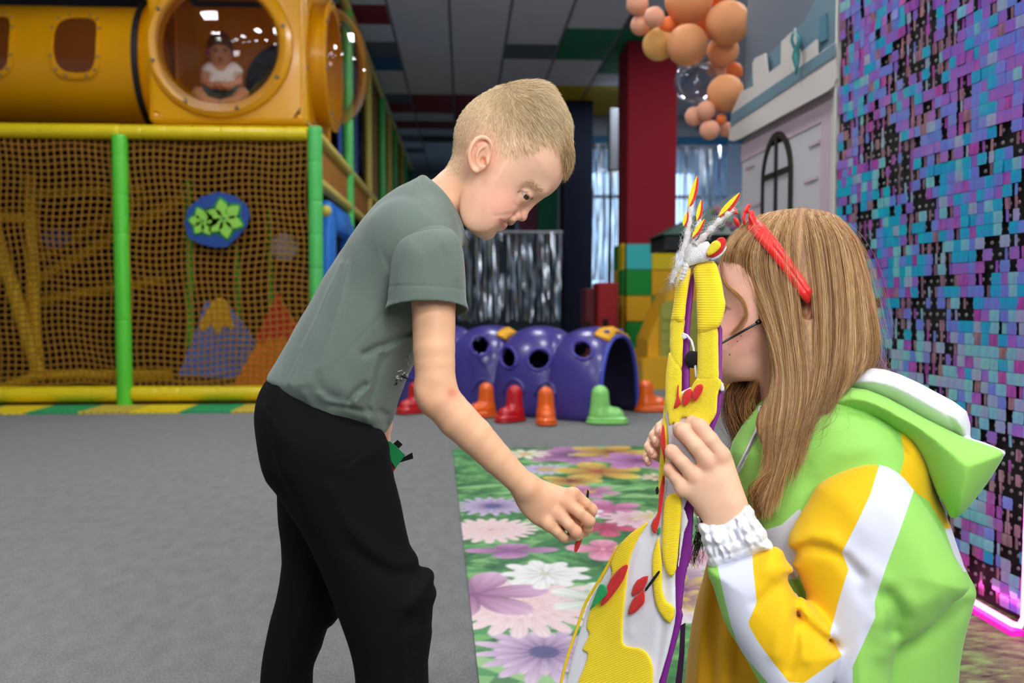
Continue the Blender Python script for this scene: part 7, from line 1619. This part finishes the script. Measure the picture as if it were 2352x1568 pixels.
pp = resample([(1440, 1238), (1416, 1262), (1397, 1297), (1376, 1333), (1346, 1383), (1325, 1443), (1304, 1507), (1288, 1571), (1273, 1655)], 30)
part('piping', mat('piping_yellow', '#f5cf1e', .8), ff, lambda b: b.tube([FG.W(x, y, plane_w(FG.at(x, y, -.13)[0])) for x, y in pp], .0022, 8), True)
# ================================================================== small child sitting behind the bubble window
FT = Frame(505, 165, 7.02)
kid = empty('person', FT.W(505, 238, 0), 'toddler in a white top sitting behind the clear bubble window', 'person')
def tpx(pts, dw=0.0): return np.array([FT.at(x, y, dw)[:2] for x, y in pts])
def T_(x, y, dw, r): return (FT.at(x, y, dw), FT.r(r, dw))
def kid_body():
    S = SDF.px(FT, 430, 585, 70, 250, -.26, .16, .005)
    S.ell(FT.at(506, 120, 0), (.092, .125, .10), 0, .01); S.ell(FT.at(506, 135, -.03), (.075, .075, .075), 0, .03); S.ell(FT.at(506, 128, -.10), (.014, .016, .02), 0, .01)
    for sg in (-1, 1):
        S.ell(FT.at(506+sg*27, 122, 0), (.018, .03, .02), 0, .01); S.ell(FT.at(506+sg*11, 117, -.105), (.018, .012, .02), 0, .01, 'sub')
    S.chain([T_(506, 140, 0, 15), T_(506, 165, 0, 16)], .02); S.pill(smooth_closed(tpx([(478, 150), (535, 150), (540, 225), (475, 225)]), 3), .08, .09, k=.02)
    S.chain([T_(470, 160, -.02, 10), T_(470, 188, -.06, 8.5), T_(488, 197, -.15, 7), T_(500, 193, -.18, 6.5)], .01); S.chain([T_(545, 162, -.02, 10), T_(548, 190, -.05, 9), T_(524, 199, -.15, 7.5), T_(502, 194, -.18, 6.5)], .01)
    for dx, dy in ((-6, -2), (-3, 3), (2, 4), (5, -1), (0, -4)): S.chain([T_(501, 193, -.18, 5), T_(501+dx, 193+dy, -.20, 3.2)], .004)
    S.chain([T_(495, 222, -.02, 20), T_(456, 214, -.12, 13.5), T_(472, 231, -.18, 10), T_(500, 236, -.20, 8)], .015); S.chain([T_(520, 222, -.02, 20), T_(556, 215, -.12, 14), T_(540, 231, -.18, 10.5), T_(512, 236, -.22, 8)], .015)
    return S
def kid_skin(x, y, v):
    c = skin_cols(x, y, v, '#c98d68'); g = lambda cx, cy, s: np.exp(-((x-cx)**2+(y-cy)**2)/(2*s*s)); fr_ = v[:, 2] < -.04
    for cx, cy in ((495, 116), (517, 116)): c = mixc(c, '#3a2418', .9*g(cx, cy, 3.2)*fr_)
    c = mixc(c, '#6b3026', .9*g(506, 137, 4)*fr_); return mixc(c, '#4a3526', np.clip((104-y)/6, 0, 1))
body_mesh('body', [(kid_body(), kid_skin)], SKIN, kid)
def kpart(name, m, x0, x1, y0, y1, w0, w1, h, fn, colour=None, **k):
    S = SDF.px(FT, x0, x1, y0, y1, w0, w1, h); fn(S); return S.build(name, m, kid, colour, **k)
kpart('top', mat('cotton_white', '#f4f2ee', .85), 440, 575, 125, 205, -.16, .16, .005, lambda S: [S.pill(smooth_closed(tpx([(462, 156), (478, 142), (495, 148), (506, 152), (518, 148), (536, 142), (554, 154), (558, 168), (544, 182), (538, 200), (478, 200), (476, 176), (464, 170)]), 3), .07, .115, k=.004), S.cone(FT.at(506, 140, 0), FT.r(15), FT.at(506, 150, -.1), FT.r(12), .01, 'sub')], label='white short-sleeved top')
kpart('hair', mat('hair_brown', '#6a4a30', .6, noise=.3, nscale=60), 470, 545, 68, 135, -.13, .14, .005, lambda S: [S.ell(FT.at(506, 106, .015), (.101, .110, .108), 0, .004), S.ell(FT.at(506, 126, -.09), (.085, .075, .09), 0, .01, 'sub'), S.ell(FT.at(506, 78, .0), (.03, .03, .03), 0, .01)])
kpart('shorts', mat('denim_dark', '#3d4a4c', .85), 465, 575, 195, 245, -.2, .12, .006, lambda S: [S.chain([T_(495, 220, -.02, 23), T_(474, 216, -.08, 20)], .02), S.chain([T_(520, 220, -.02, 23), T_(542, 216, -.08, 20)], .02), S.ell(FT.at(508, 222, .0), (.10, .07, .10), 0, .03)])
for sg in (-1, 1): part('hair_tie', mat('tie_purple', '#8a3aa0', .5), kid, lambda b: b.ball(FT.W(506+sg*27, 120, -.02), .018, 10, 8), True)
